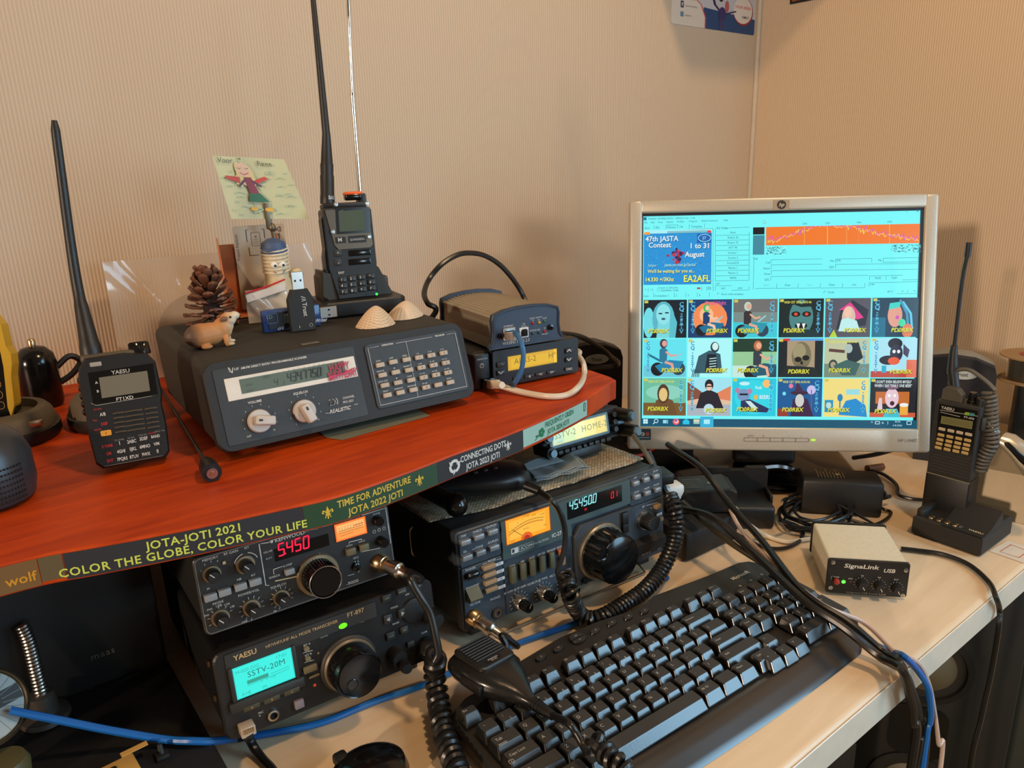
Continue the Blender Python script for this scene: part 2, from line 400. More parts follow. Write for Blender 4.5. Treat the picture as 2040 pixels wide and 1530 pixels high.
def fleur(d, u, v, s, col):
    d.poly([(u, v+s), (u+s*.22, v+s*.35), (u+s*.1, v-s*.15), (u-s*.1, v-s*.15), (u-s*.22, v+s*.35)], col)
    for k in (-1, 1):
        d.line([(u+k*s*.12, v-s*.1), (u+k*s*.35, v+s*.25), (u+k*s*.62, v+s*.38), (u+k*s*.72, v+s*.05), (u+k*s*.5, v-s*.02)], s*.17, col)
        d.line([(u, v-s*.1), (u+k*s*.25, v-s*.4), (u+k*s*.4, v-s*.75)], s*.13, col)
    d.line([(u, v-s*.2), (u, v-s*.9)], s*.2, col); d.line([(u-s*.4, v-s*.22), (u+s*.4, v-s*.22)], s*.14, col)
YG = (196, 206, 84)
strip((-40, 1132), (70, 1110), (112, 82, 44), 'edge_label', 'brown woven name tape at the left end', lambda d, a, b: d.text('wolf', edge_s(33, 1117), -0.0175, 0.0075, (196, 134, 30), bold=True))
strip((72, 1110), (120, 1100), (92, 78, 52), 'edge_label', 'plain olive tape piece', lambda d, a, b: None, v0=-0.0205)
def f2021(d, a, b):
    m = edge_s(372, 1052); d.text('JOTA-JOTI 2021', m+0.005, -0.0108, 0.0066, YG, bold=True, sp=1.06)
    d.text('COLOR THE GLOBE, COLOR YOUR LIFE', m, -0.0200, 0.0066, YG, bold=True, sp=1.07, hs=0.98)
strip((122, 1100), (601, 1004), (40, 42, 48), 'edge_label', 'dark blue tape with yellow green letters', f2021)
def f2022(d, a, b):
    G = (206, 174, 60); m = edge_s(745, 962)
    d.text('TIME FOR ADVENTURE', m, -0.0105, 0.0062, G, bold=True, hs=.80); d.text('JOTA 2022 JOTI', m, -0.0198, 0.0062, G, bold=True, hs=.9)
    fleur(d, edge_s(652, 996), -0.0120, 0.0058, G); fleur(d, edge_s(833, 932), -0.0115, 0.0058, G)
strip((602, 1004), (869, 917), (34, 66, 40), 'edge_label', 'green tape with gold letters', f2022)
def f2023(d, a, b):
    G = (206, 206, 200); m = edge_s(968, 886)
    d.text('CONNECTING DOTS', m+.001, -0.0108, 0.0060, G, hs=.72, bold=True); d.text('JOTA 2023 JOTI', m, -0.0198, 0.0060, G, hs=.74, bold=True)
    u = edge_s(902, 904); fleur(d, edge_s(1020, 868), -0.0115, 0.0055, G)
    for k in range(3):
        a0 = 90+120*k; pts = [(u+0.0052*cos(radians(a0+t)), -0.0118+0.0052*sin(radians(a0+t))) for t in range(-45, 46, 15)]
        d.line(pts, 0.0028, G); e = a0+62; d.poly([(u+0.0088*cos(radians(e-16)), -0.0118+0.0088*sin(radians(e-16))), (u+0.0052*cos(radians(e+18)), -0.0118+0.0052*sin(radians(e+18))), (u+0.0024*cos(radians(e-16)), -0.0118+0.0024*sin(radians(e-16)))], G)
strip((870, 917), (1044, 854), (38, 39, 41), 'edge_label', 'black tape with white letters', f2023)
def f2024(d, a, b):
    G = (24, 112, 72); m = edge_s(1118, 820)
    d.text('FREQUENTLY GREEN', m-0.0015, -0.0095, 0.0056, G, bold=True, hs=0.72); d.text('JOTA 2024 JOTI', m-0.004, -0.0180, 0.0056, G, bold=True, hs=0.74)
    u = edge_s(1080, 838)
    for k in range(5): d.disc(u+0.003*cos(k*1.256), -0.013+0.003*sin(k*1.256), 0.0022, G)
    d.line([(u-0.011, -0.0185), (u-0.003, -0.0135)], 0.0008, G); d.disc(u-0.008, -0.0145, 0.002, G, 0.001)
    u = b-0.006; d.line(rrect(u-0.0018, -0.013, u+0.0018, -0.004, 0.0015), 0.0009, G, True)
strip((1045, 854), (1171, 793), (150, 186, 172), 'edge_label', 'pale green tape with dark green letters', f2024, v0=-0.0205)
# business card magnet and poster pinned to the walls
CA = crop(1280, 0, 2.684)
def wallcard():
    pts = [ony(*CA(*q), WY) for q in ((152, 0), (600, 0), (595, 192), (155, 128))]
    x0, x1 = pts[0].x, pts[2].x; zb0 = pts[3].z; zb1 = pts[2].z
    t = thing('wall_sticker', 'indoor skydiving picture card stuck to the back wall near the corner', 'sticker', (0, WY, 0))
    sl = (zb1-zb0)/(x1-x0); hh = 0.10
    def fm(u, v, o): return (x0+u*(x1-x0), -0.0012-o, zb0+u*(x1-x0)*sl+v*hh)
    r = 0.035
    poly = rrect(0, 0, 1, 1, r*1.2, 4)
    m = MB(); vs = [fm(u, v, 0) for u, v in poly]+[(p[0], -0.0001, p[2]) for p in [fm(u, v, 0) for u, v in poly]]
    n = len(poly); m.add(vs, [list(range(n)), list(range(n, 2*n))[::-1]]+[[i, (i+1) % n, n+(i+1) % n, n+i] for i in range(n)])
    m.build('card', mat('card_stock', (196, 192, 186), 0.4), t)
    d = D2(fm, off=0.0001)
    d.rect(0.03, 0.0, 0.97, 0.98, (190, 188, 190))
    d.poly([(0.36, 0), (0.98, 0), (0.995, 0.03), (0.995, 0.30), (0.36, 0.38)], (30, 66, 110))
    d.poly([(0.005, 0.03), (0.03, 0.005), (0.385, 0.0), (0.385, 0.2), (0.33, 0.42), (0.22, 0.56), (0.1, 0.64), (0.005, 0.66)], (214, 202, 186))
    d.line([(0.385, 0.0), (0.385, 0.2), (0.33, 0.42), (0.22, 0.56), (0.1, 0.64), (0.005, 0.66)], 0.012, (196, 60, 50))
    d.text('FOLLOW US', 0.05, 0.47, 0.05, (196, 62, 44), 'l', True, hs=0.55)
    d.rect(0.10, 0.31, 0.135, 0.43, (50, 54, 84)); d.text('f', 0.118, 0.335, 0.07, (230, 230, 230), hs=0.7)
    d.rect(0.10, 0.15, 0.135, 0.24, (90, 130, 150)); d.text('indoorskydive', 0.15, 0.34, 0.035, (110, 100, 96), 'l', hs=0.5); d.text('skydive', 0.15, 0.17, 0.035, (110, 100, 96), 'l', hs=0.5)
    d.text('JE BENT INDOOR SKYDIVER!', 0.12, 0.80, 0.075, (34, 50, 92), 'l', True, hs=0.42)
    d.disc(0.84, 0.42, 0.125, (150, 40, 44), 0.27); d.disc(0.835, 0.435, 0.12, (222, 208, 192), 0.25)
    d.text('YOUR SPEED', 0.835, 0.47, 0.05, (196, 62, 44), 'c', True, hs=0.5); d.text('KM/U', 0.87, 0.29, 0.05, (40, 50, 80), 'c', True, hs=0.5)
    d.line([(0.46, 0.62), (0.49, 0.46), (0.55, 0.36), (0.60, 0.30)], 0.026, (40, 36, 66)); d.line([(0.60, 0.30), (0.68, 0.36), (0.75, 0.40)], 0.024, (46, 40, 80))
    d.disc(0.58, 0.30, 0.045, (52, 46, 96), 0.14); d.disc(0.56, 0.60, 0.026, (26, 24, 30), 0.07); d.disc(0.635, 0.46, 0.024, (180, 90, 84), 0.11); d.disc(0.575, 0.11, 0.03, (60, 56, 96), 0.10)
    d.mb.build('print', PRINT, t, solid=False)
wallcard()
def poster():
    a = onx(*CA(792, 25), WX); b = onx(*CA(950, 0), WX)
    t = thing('wall_poster', 'black poster with orange flame lettering high on the right wall', 'poster', (WX, 0, 0))
    x0, y1, y0 = 0, a.y, a.y-0.16
    m = MB().box(-0.002, (y0+y1)/2, a.z+0.10, 0.003, y1-y0, 0.2); m.build('sheet', mat('poster_black', (22, 18, 16), 0.4), t)
    def fm(u, v, o): return (-0.0036-o, y1-u, a.z+v)
    d = D2(fm); d.text('fork', 0.005, 0.004, 0.008, (190, 110, 40), 'l', True); d.text('city', 0.05, 0.006, 0.012, (170, 90, 30), 'l', True)
    d.mb.build('print', PRINT, t, solid=False)
poster()
# hanging cabinet near the corner, above the view (its lower front edge throws the slanting shade on the right wall)
cab = thing('wall_cabinet', 'beech wall cabinet hanging above the monitor corner', 'cabinet', (1.324, 0.95, 0.86))
MB().box(0, 0, 0.2, 0.35, 0.235, 0.4, 0.002, 1).build('body', BEECH, cab)
MB().box(0, -0.127, 0.2, 0.346, 0.016, 0.396, 0.002, 1).build('door', BEECH, cab)
# ================================================================ monitor
G = crop(1240, 380, 2.942)
mon = thing('flat_monitor', 'silver framed flat monitor showing radio picture software', 'monitor', (0.90779, 0.57725, 0.11291), -0.769343, 0.21055)
PM = Pan(mon)
BZ = mat('monitor_bezel_silver', (186, 178, 162), 0.38, metal=0.35, bump=0.06, bscale=3000)
sw, sh = 0.188, 0.301
xl, xr, zb, zt = -0.2065, 0.2065, -0.0335, 0.3195
m = MB()
# frame as four beams around the screen
yb = 0.022
m.box((xl-sw)/2, yb/2-0.006, (zb+zt)/2, -xl-sw+0.0, yb, zt-zb, 0.004, 3)
m.box((xr+sw)/2, yb/2-0.006, (zb+zt)/2, xr-sw, yb, zt-zb, 0.004, 3)
m.box(0, yb/2-0.006, (zt+sh)/2, 2*sw+0.006, yb-0.0005, zt-sh, 0.003, 3)
m.box(0, yb/2-0.006, zb/2, 2*sw+0.006, yb-0.0005, -zb, 0.003, 3)
m.build('bezel', BZ, mon)
MB().box(0, 0.030, (zb+zt)/2, xr-xl-0.006, 0.030, zt-zb-0.006, 0.006, 3).box(0, 0.052, 0.15, 0.26, 0.03, 0.2, 0.012, 3).build('back_shell', GREYBLK, mon)
m = MB()
for r in ((-sw, 0, sw, sh),):
    for a, b, c, d_ in ((-sw-.001, -.001, sw+.001, .0012), (-sw-.001, sh-.0035, sw+.001, sh+.001), (-sw-.001, 0, -sw+.0013, sh), (sw-.0035, 0, sw+.001, sh)):
        m.box((a+c)/2, -0.0005, (b+d_)/2, c-a, 0.004, d_-b)
m.build('screen_gasket', mat('screen_edge_dark', (20, 26, 42), 0.4), mon)
# stand: neck, curved foot
m = MB(); m.box(0, 0.075, 0.02, 0.09, 0.03, 0.17, 0.008, 3); m.build('neck', BLACK, mon)
I = PM.I
def wl(p): return I @ Vector(p)
c0 = PM.M @ Vector((0, 0.105, 0)); ca_, sa_ = cos(-0.769), sin(-0.769)
m = MB()
foot = []
for k in range(33):
    a = pi*k/32; foot.append((0.15*cos(a), -0.080*sin(a)))
foot += [(-0.15, 0.07), (0.15, 0.07)]
rings = []
for z, s in ((0.001, 1.0), (0.005, 1.0), (0.014, 0.93), (0.024, 0.6), (0.040, 0.3)):
    rings.append([wl((c0.x+(x*s)*ca_-(y*s+0.0)*sa_, c0.y+(x*s)*sa_+(y*s)*ca_, z)) for x, y in foot])
m.loft(rings); m.build('stand_foot', GLOSS, mon)
# print on the bezel
d = D2(front(-0.006), off=0.0003)
def g(a, b, y0=-0.006): return PM.P(G(a, b), y0)
u, v = g(932, 82); d.rect(u-0.0105, v-0.0065, u+0.0105, v+0.0065, (150, 134, 108)); d.disc(u, v, 0.0062, (34, 32, 30)); 
d.text('hp', u, v-0.0022, 0.0052, (190, 172, 140), 'c', True, shear=0.25)
u, v = g(126, 1427); d.poly(rrect(u-0.0098, v-0.0078, u+0.0098, v+0.0078, 0.001), (32, 42, 46)); d.text('TC0', u-0.0035, v-0.002, 0.0048, (206, 206, 200), 'c', True, hs=0.7); d.text('03', u+0.005, v-0.002, 0.0048, (196, 84, 44), 'c', True, hs=0.7)
d.rect(u-0.008, v-0.0055, u+0.008, v-0.004, (90, 130, 130))
u, v = g(1672, 1472); d.text('HP L1940T', u, v, 0.0042, (92, 84, 74), hs=0.95)
u0, v0 = g(712, 1456); u1, v1 = g(1092, 1462)
d.line(rrect(u0, v0-0.0028, u1, v0+0.0022, 0.0015), 0.0006, (96, 84, 66), True)
for a in (790, 865, 940, 1015):
    u, v = g(a, 1458); d.line([(u, v0-0.0028), (u, v0+0.0022)], 0.0006, (60, 52, 42))
for a, t_ in ((752, 'AUTO'), (826, '[]'), (898, '-'), (974, '+'), (1048, 'o')):
    u, v = g(a, 1438); d.text(t_, u, v0+0.0040, 0.0022, (96, 84, 68))
d.mb.build('bezel_print', PRINT, mon, solid=False)
u, v = g(1118, 1461); d = D2(front(-0.006), off=0.0004); d.rect(u-0.003, v-0.0014, u+0.003, v+0.0014, (190, 255, 60)); d.mb.build('power_light', GLOW, mon, solid=False)
# ---- the picture on the screen (a lit flat panel)
s = D2(front(0.0006), off=0.0002, step=0.000006)
def q(a, b): return PM.P(G(a, b), 0.0)
CY = (118, 246, 248); DK = (22, 92, 112)
s.rect(-sw, 0, sw, sh, CY)
def R(a0, b0, a1, b1, col):   # b grows down in the crop
    p = [q(a0, b0), q(a1, b0+(a0-a1)*0.0)]; u0, v1 = q(a0, b0); u1, _ = q(a1, b0); _, v0 = q(a0, b1); s.rect(min(u0, u1), min(v0, v1), max(u0, u1), max(v0, v1), col)
def TX(t, a, b, h, col=DK, al='l', bold=False, hs=0.92):
    u, v = q(a, b); s.text(t, u, v, h, col, al, bold, hs=hs)
def LN(a0, b0, a1, b1, col=DK, w=0.0004):
    s.line([q(a0, b0), q(a1, b1)], w, col)
R(124, 155, 142, 173, (40, 110, 150)); TX('PD0RBX (PD0RBX.MDT) - MMSSTV Ver 1.13A', 150, 170, 0.0026, hs=0.92)
for t_, a in (('File', 128), ('Edit', 167), ('View', 208), ('Option', 257), ('Profiles', 320), ('Program', 390), ('RadioCommand', 464), ('Help', 592)):
    TX(t_, a, 196-a*0.032, 0.0026)
for t_, a in (('Sync', 130), ('RX', 195), ('History', 262), ('TX', 333), ('Template', 402)): TX(t_, a, 228-a*0.03, 0.0031)
for a in (186, 324, 392, 482): LN(a, 232-a*0.03, a, 207-a*0.03)
LN(256, 225, 256, 202); LN(256, 202, 326, 200)
LN(124, 236, 532, 222); LN(532, 222, 532, 590); 
TX('RX Mode', 552, 225, 0.0030); TX('DSP', 545, 551, 0.0026); TX('Log', 768, 402, 0.0030)
LN(600, 219, 744, 213); LN(545, 222, 545, 530); LN(744, 240, 742, 525)
for i, t_ in enumerate(('Auto', 'Robot 36', 'Robot 72', 'AVT 90', 'Scottie 1', 'Scottie 2', 'ScottieDX', 'Martin 1', 'Martin 2', 'MR90')):
    TX(t_, 648, 250+29.7*i, 0.0030, al='c'); LN(547, 262+29.6*i, 743, 258+29.6*i)
TX('AFC', 592, 578, 0.0028, al='c'); TX('LMC', 690, 577, 0.0028, al='c'); LN(640, 584, 742, 582); LN(742, 560, 742, 582); LN(545, 558, 640, 556); LN(545, 558, 545, 585)
# received contest picture
R(126, 232, 524, 552, (34, 146, 214)); R(126, 232, 524, 252, (170, 240, 245)); R(128, 243, 162, 258, (240, 160, 60)); R(438, 252, 520, 306, (28, 92, 176))
for i in range(240):
    a = random.uniform(130, 520); b = random.uniform(258, 546); w_ = random.uniform(2, 9); R(a, b, a+w_, b+random.uniform(1.5, 3), random.choice([(60, 190, 230), (24, 100, 190), (90, 210, 240), (30, 140, 210)]))
for t_ in range(3): LN(262, 240+t_*5, 500, 234+t_*5, (60, 130, 150), 0.0006)
u, v = q(508, 240); s.disc(u, v, 0.003, (226, 60, 70), 0.0018)
u, v = q(480, 277); s.line(circ(u, v, 0.0085, 0.005), 0.0010, (130, 220, 235), True); s.text('JST', u, v-0.0018, 0.0040, (130, 220, 235), 'c', True, hs=0.7)
for i in range(60):
    a = 318+random.gauss(0, 17); b = 378+random.gauss(0, 17); u, v = q(a, b); s.disc(u, v, random.uniform(0.001, 0.0028), random.choice([(170, 34, 60), (196, 50, 70), (120, 40, 110), (90, 120, 190), (40, 40, 90)]), n=6)
def T2(t_, a, b, h, col, out=(16, 40, 90), hs=0.95, al='l'):
    u, v = q(a, b); s.text(t_, u+0.0005, v-0.0006, h, out, al, True, hs=hs); s.text(t_, u, v, h, col, al, True, hs=hs)
T2('47th JASTA', 135, 298, 0.0072, (226, 240, 246)); T2('Contest', 152, 334, 0.0072, (226, 240, 246)); T2('1 to 31', 392, 338, 0.0072, (236, 246, 246)); T2('August', 366, 388, 0.0072, (236, 246, 246))
T2('https:', 150, 446, 0.0040, (150, 220, 240)); T2('jasta.yo-net.jp/Jasta/', 246, 444, 0.0044, (160, 226, 240), hs=0.9); T2("We'll be waiting for you at...", 148, 482, 0.0046, (240, 240, 130), hs=0.88)
T2('14.330 +/3Khz', 132, 532, 0.0055, (244, 246, 120), hs=0.88); T2('EA2AFL', 356, 534, 0.0092, (240, 240, 90), hs=0.88)
TX('Scottie 2 (320x256)', 212, 574, 0.0026); TX('1 2026/08/06 1528Z', 212, 590, 0.0026)
TX('<', 130, 586, 0.003); TX('>', 160, 586, 0.003); LN(150, 570, 150, 592); LN(176, 570, 176, 592); LN(205, 568, 205, 592); LN(464, 562, 464, 588); LN(494, 562, 494, 588)
R(436, 567, 456, 577, (180, 70, 60)); u, v = q(508, 571); s.ring(u, v, 0.0016, 0.0006, DK); LN(512, 576, 517, 582)
for t_, a in (('S.pix', 124), ('S.templates 1', 188), ('2', 312), ('3', 380), ('4', 448)): TX(t_, a, 624-a*0.013, 0.0029)
for a in (182, 304, 370, 438, 508): LN(a, 628-a*.013, a, 603-a*.013)
TX('Show with template', 578, 612, 0.0029); LN(556, 600, 567, 600); LN(556, 600, 556, 610)
# spectrum
R(764, 216, 831, 258, (6, 14, 26)); R(764, 262, 831, 376, (62, 136, 156))
s.poly([q(840, 214), q(1740, 194), q(1738, 308), q(840, 322)], (240, 120, 40))
for a, c in ((1064, (250, 190, 70)), (1199, (250, 226, 80)), (1311, (240, 170, 90)), (1380, (240, 140, 80)), (1562, (250, 196, 70))):
    LN(a, 212-(a-840)*.022, a, 320-(a-840)*.016, c, 0.0006)
def wave(seed, col, dy):
    rr = random.Random(seed); pts = []
    for i in range(150):
        a = 846+i*5.95; x = (a-840)/900
        env = 70 if x < .05 else 72-60*(min(1, (x-.05)/.22))**1.2 if x < .3 else 2 if x < .58 else 6+82*((x-.58)/.42)**0.75
        y = env*1.05+rr.gauss(0, 9)*(1 if (x < .3 or x > .5) else .3)+dy*(1 if x < .3 or x > .45 else 0)
        y = max(2, min(100, y)); pts.append(q(a, 213-(a-840)*.022+y))
    s.line(pts, 0.0007, col)
wave(3, (244, 220, 100), 8); wave(5, (214, 90, 190), 0)
for t_, a in (('1200', 1065), ('1500', 1199), ('1900', 1382), ('2300', 1562)): TX(t_, a, 204-(a-840)*.022, 0.0025, al='c')
rr = random.Random(9)
for i in range(330):
    x = rr.random(); a = 840+x*110 if i < 150 else 1738-(x**1.5)*170
    b = rr.uniform(330, 374)-(a-840)*.016; R(a, b, a+rr.uniform(3, 10), b+rr.uniform(1.5, 4), rr.choice([(20, 50, 66), (30, 70, 90), (60, 140, 150), (170, 250, 250)]))
u, v = q(824, 190); s.poly([(u, v+.004), (u, v-.0016), (u+.0035, v)], (90, 150, 160)); s.poly([(u+.0004, v+.003), (u+.0004, v-.0008), (u+.0026, v+.0002)], (200, 250, 250))
for t_, a, b in (('Call', 862, 428), ('Name', 862, 462), ('Note', 862, 494), ('QSL', 858, 527)): TX(t_, a, b, 0.0030, al='r')
LN(868, 406, 1165, 401); LN(868, 406, 868, 428); LN(868, 436, 1165, 432); LN(868, 436, 868, 460); LN(868, 470, 1725, 461); LN(868, 470, 868, 494); LN(866, 504, 1435, 497); LN(866, 504, 866, 527)
TX('His', 1212, 418, 0.003); TX('595', 1248, 417, 0.003); TX('Qth', 1206, 454, 0.003); TX('My', 1492, 415, 0.003)
LN(1243, 402, 1455, 397); LN(1243, 402, 1243, 424); LN(1455, 397, 1455, 421); LN(1243, 433, 1725, 428); LN(1243, 433, 1243, 456); LN(1521, 397, 1728, 393); LN(1728, 393, 1728, 418); LN(1521, 397, 1521, 420); LN(1521, 421, 1728, 418)
TX('RxID', 1492, 518, 0.003, al='c'); TX('TxID', 1586, 517, 0.003, al='c'); LN(1442, 500, 1635, 496); LN(1442, 500, 1442, 524); LN(1538, 498, 1538, 524); LN(1728, 492, 1728, 522); LN(1635, 524, 1728, 522)
TX('144', 1444, 556, 0.003); LN(1440, 540, 1728, 534); LN(1728, 534, 1728, 560); LN(1440, 540, 1440, 564)
for t_, a in (('QSO', 838), ('Data', 963), ('Find', 1092), ('Clear', 1222), ('List', 1352)):
    TX(t_, a, 560-(a-838)*.006, 0.003, al='c', col=DK if t_ not in ('QSO', 'Find') else (92, 206, 214)); LN(a-64, 574-(a-838)*.006, a+62, 572-(a-838)*.006); LN(a+62, 545-(a-838)*.006, a+62, 572-(a-838)*.006)
LN(768, 390, 762, 580); TX('Draft', 1198, 602, 0.003); LN(1176, 590, 1190, 590); LN(1176, 590, 1176, 602); TX('8/17', 1546, 598, 0.003); TX('<', 1628, 596, 0.003, bold=True); TX('>', 1700, 595, 0.003, bold=True)
LN(1600, 604, 1664, 603); LN(1668, 604, 1732, 603); LN(1664, 580, 1664, 603)
s.poly([q(1655, 126), q(1662, 126), q(1662, 117), q(1655, 117)], DK); s.poly([q(1657, 124), q(1660, 124), q(1660, 119), q(1657, 119)], CY); LN(1715, 126, 1727, 113, DK, 0.0007); LN(1715, 113, 1727, 126, DK, 0.0007)
# taskbar
s.rect(-sw, 0, sw, q(110, 1332)[1], (18, 84, 112))
def tb(a): return q(a, 1350-(a-110)*-0.006)
u, v = tb(134)
for i in (0, 1):
    for j in (0, 1): s.rect(u-0.0032+i*0.0034, v-0.0030+j*0.0034, u-0.0002+i*0.0034, v+j*0.0034, (200, 246, 250))
u, v = tb(193); s.ring(u+.0008, v+.0008, 0.0026, 0.0009, (206, 244, 248)); s.line([(u-.001, v-.001), (u-.0036, v-.0036)], 0.0011, (206, 244, 248))
u, v = tb(250); s.rect(u-.0034, v-.0024, u+.0018, v+.0024, (150, 220, 236)); s.rect(u+.0026, v-.0028, u+.0036, v+.0028, (150, 220, 236))
u, v = tb(312); s.disc(u, v, 0.0046, (236, 84, 110)); s.disc(u+.0006, v+.0004, 0.0030, (250, 190, 150)); s.disc(u, v+.0016, 0.0018, (130, 90, 200))
u, v = tb(371); s.poly([(u-.0046, v-.0036), (u+.0046, v-.0036), (u+.0046, v+.001), (u, v+.0044), (u-.0046, v+.001)], (36, 196, 232))
u, v = tb(432); s.rect(u-.0042, v-.003, u+.0042, v+.0034, (220, 220, 180)); s.rect(u-.0042, v-.003, u+.0042, v+.0004, (160, 200, 190))
u, v = tb(492); s.rect(u-.0092, q(110, 1385)[1]+.0012, u+.0092, v+.0074, (52, 176, 216)); s.rect(u-.0042, v-.003, u+.0042, v+.0034, (170, 236, 246))
for a, t_ in ((1455, '^'), (1518, 'o'), (1548, ')')): u, v = tb(a); s.text(t_, u, v-.001, 0.0034, (200, 240, 246), 'c', True)
u, v = tb(1487); s.line(rrect(u-.0028, v-.0014, u+.0028, v+.002, .0005), 0.0008, (200, 240, 246), True)
u, v = tb(1605); s.text('00:36', u, v+.0008, 0.0024, (200, 240, 246)); s.text('6-8-2026', u, v-.0044, 0.0024, (200, 240, 246))
u, v = tb(1672); s.line(rrect(u-.0028, v-.002, u+.0028, v+.0026, .0005), 0.0008, (200, 240, 246), True)
# ---- eighteen small pictures
ux = [118, 383, 645, 911, 1181, 1455, 1724]; uy = [630, 862, 1092, 1322]
A0, A1 = q(120, 642), q(1724, 620); B0, B1 = q(118, 1314), q(1706, 1324)
TW = (sw*2-0.004)/6; TH = 0.0
vt = [q(250, 640)[1], q(250, 868)[1], q(250, 1096)[1]]; vb = [q(250, 862)[1], q(250, 1090)[1], q(250, 1314)[1]]
Lx = q(119, 900)[0]; Rx = q(1722, 900)[0]; PW = (Rx-Lx)/6
SKY = (96, 214, 232)
def thumb(c, r, bg, shapes, cq='r', lab=(0.1, 0.13), tag=True, stamp=False):
    u0 = Lx+PW*c+0.0008; u1 = Lx+PW*(c+1)-0.0012; v0, v1 = vb[r], vt[r]; w_, h_ = u1-u0, v1-v0
    s.rect(u0, v0, u1, v1, bg)
    def m_(x, y): return (u0+max(0, min(1, x))*w_, v0+max(0, min(1, y))*h_)
    for sh_ in shapes:
        k = sh_[0]
        if k == 'e': s.poly([m_(*p) for p in circ(sh_[1], sh_[2], sh_[3], sh_[4], 18)], sh_[5])
        elif k == 'p': s.poly([m_(*p) for p in sh_[1]], sh_[2])
        elif k == 'r': s.poly([m_(sh_[1], sh_[2]), m_(sh_[3], sh_[2]), m_(sh_[3], sh_[4]), m_(sh_[1], sh_[4])], sh_[5])
        elif k == 'l': s.line([m_(*p) for p in sh_[1]], sh_[2]*w_, sh_[3])
        elif k == 't': s.text(sh_[1], *m_(sh_[2], sh_[3]), sh_[4]*h_, sh_[5], 'c', True, hs=sh_[6] if len(sh_) > 6 else 0.8)
    s.rect(u0+.001, v1-.0045, u0+.0062, v1-.0008, (206, 200, 90))
    if cq:
        x = 0.88 if cq == 'r' else 0.11
        for i, ch in enumerate('CQ-SSTV'):
            y = 0.84-i*0.118
            s.text(ch, u0+(x)*w_, v0+y*h_-.0008, 0.0062, (120, 224, 240), 'c', True); s.text(ch, u0+x*w_, v0+y*h_, 0.0050, (24, 130, 190), 'c', True)
    if lab:
        U, V = m_(*lab); s.text('PD0RBX', U+.0005, V-.0006, 0.0058, (60, 60, 20), 'l', True, hs=0.98, shear=0.15); s.text('PD0RBX', U, V, 0.0058, (228, 226, 70), 'l', True, hs=0.98, shear=0.15)
        s.line([(U+.0092, V-.0004), (U+.0125, V+.0060)], 0.0006, (228, 226, 70))
    if stamp: s.text('0028 CET 2026-AUG-06', *m_(0.42, 0.88), 0.0032, (220, 220, 80), 'c', True, hs=0.8)
BK = (10, 28, 40); SK = (232, 170, 140); TE = (60, 190, 210)
def rider(x, y, k, skin, top_, hair, bike):
    return [('e', x-.16*k, y-.28*k, .15*k, .17*k, (20, 26, 34)), ('e', x+.30*k, y-.26*k, .15*k, .17*k, (40, 70, 90)), ('p', [(x-.22*k, y-.2*k), (x+.1*k, y-.05*k), (x+.42*k, y-.08*k), (x+.3*k, y-.32*k), (x-.1*k, y-.36*k)], bike),
            ('l', [(x+.2*k, y-.05*k), (x+.38*k, y+.12*k)], .035, (150, 200, 210)), ('p', [(x-.12*k, y-.1*k), (x+.04*k, y-.12*k), (x+.06*k, y+.2*k), (x-.04*k, y+.28*k), (x-.12*k, y+.2*k)], top_),
            ('l', [(x+.02*k, y+.16*k), (x+.14*k, y+.05*k), (x+.26*k, y+.08*k)], .045, skin), ('l', [(x, y-.1*k), (x+.16*k, y-.16*k), (x+.2*k, y-.36*k)], .06, skin),
            ('e', x-.03*k, y+.36*k, .085*k, .12*k, hair), ('e', x-.01*k, y+.36*k, .055*k, .075*k, skin)]
thumb(0, 0, BK, [('e', .12, .4, .13, .4, (110, 220, 230)), ('e', .46, .5, .26, .46, (90, 180, 196)), ('p', [(.3, .0), (.34, .5), (.62, .5), (.66, 0)], (120, 214, 222)), ('e', .46, .62, .17, .27, (140, 226, 232)), ('e', .39, .64, .05, .02, (20, 60, 80)), ('e', .54, .66, .05, .02, (20, 60, 80)), ('e', .46, .5, .05, .03, (30, 90, 100)), ('p', [(.62, .85), (.78, .4), (.74, 0), (.6, 0)], (86, 190, 204))])
thumb(1, 0, (20, 60, 110), [('e', .5, .5, .4, .44, (244, 140, 84)), ('e', .42, .6, .16, .2, (250, 190, 140)), ('e', .62, .36, .14, .12, (250, 180, 140))] + rider(.45, .45, .9, (240, 200, 170), (20, 60, 110), (60, 190, 90), (24, 110, 150)) + [('t', 'Good Night', .62, .86, .1, (214, 90, 150))], 'l', (.42, .13))
thumb(2, 0, (110, 110, 108), [('r', 0, 0, 1, .4, (60, 200, 214)), ('r', 0, .4, 1, .66, (120, 140, 134))] + rider(.36, .45, 1.0, (220, 170, 140), (50, 44, 50), (190, 210, 200), (40, 150, 170)))
thumb(3, 0, (14, 34, 36), [('e', .5, .52, .27, .46, (70, 130, 130)), ('p', [(.2, .9), (.3, 1), (.5, .85), (.72, 1), (.8, .8), (.5, .78)], (16, 30, 34)), ('e', .38, .6, .1, .07, (10, 16, 20)), ('e', .62, .6, .1, .07, (10, 16, 20)), ('e', .38, .6, .04, .04, (240, 70, 50)), ('e', .62, .6, .04, .04, (240, 70, 50)), ('e', .5, .3, .14, .08, (8, 14, 18)), ('p', [(.4, .36), (.44, .2), (.48, .36)], (230, 240, 236)), ('p', [(.52, .36), (.56, .2), (.6, .36)], (230, 240, 236)), ('p', [(.0, .0), (.2, .2), (.8, .2), (1, 0)], (20, 50, 56))], stamp=True)
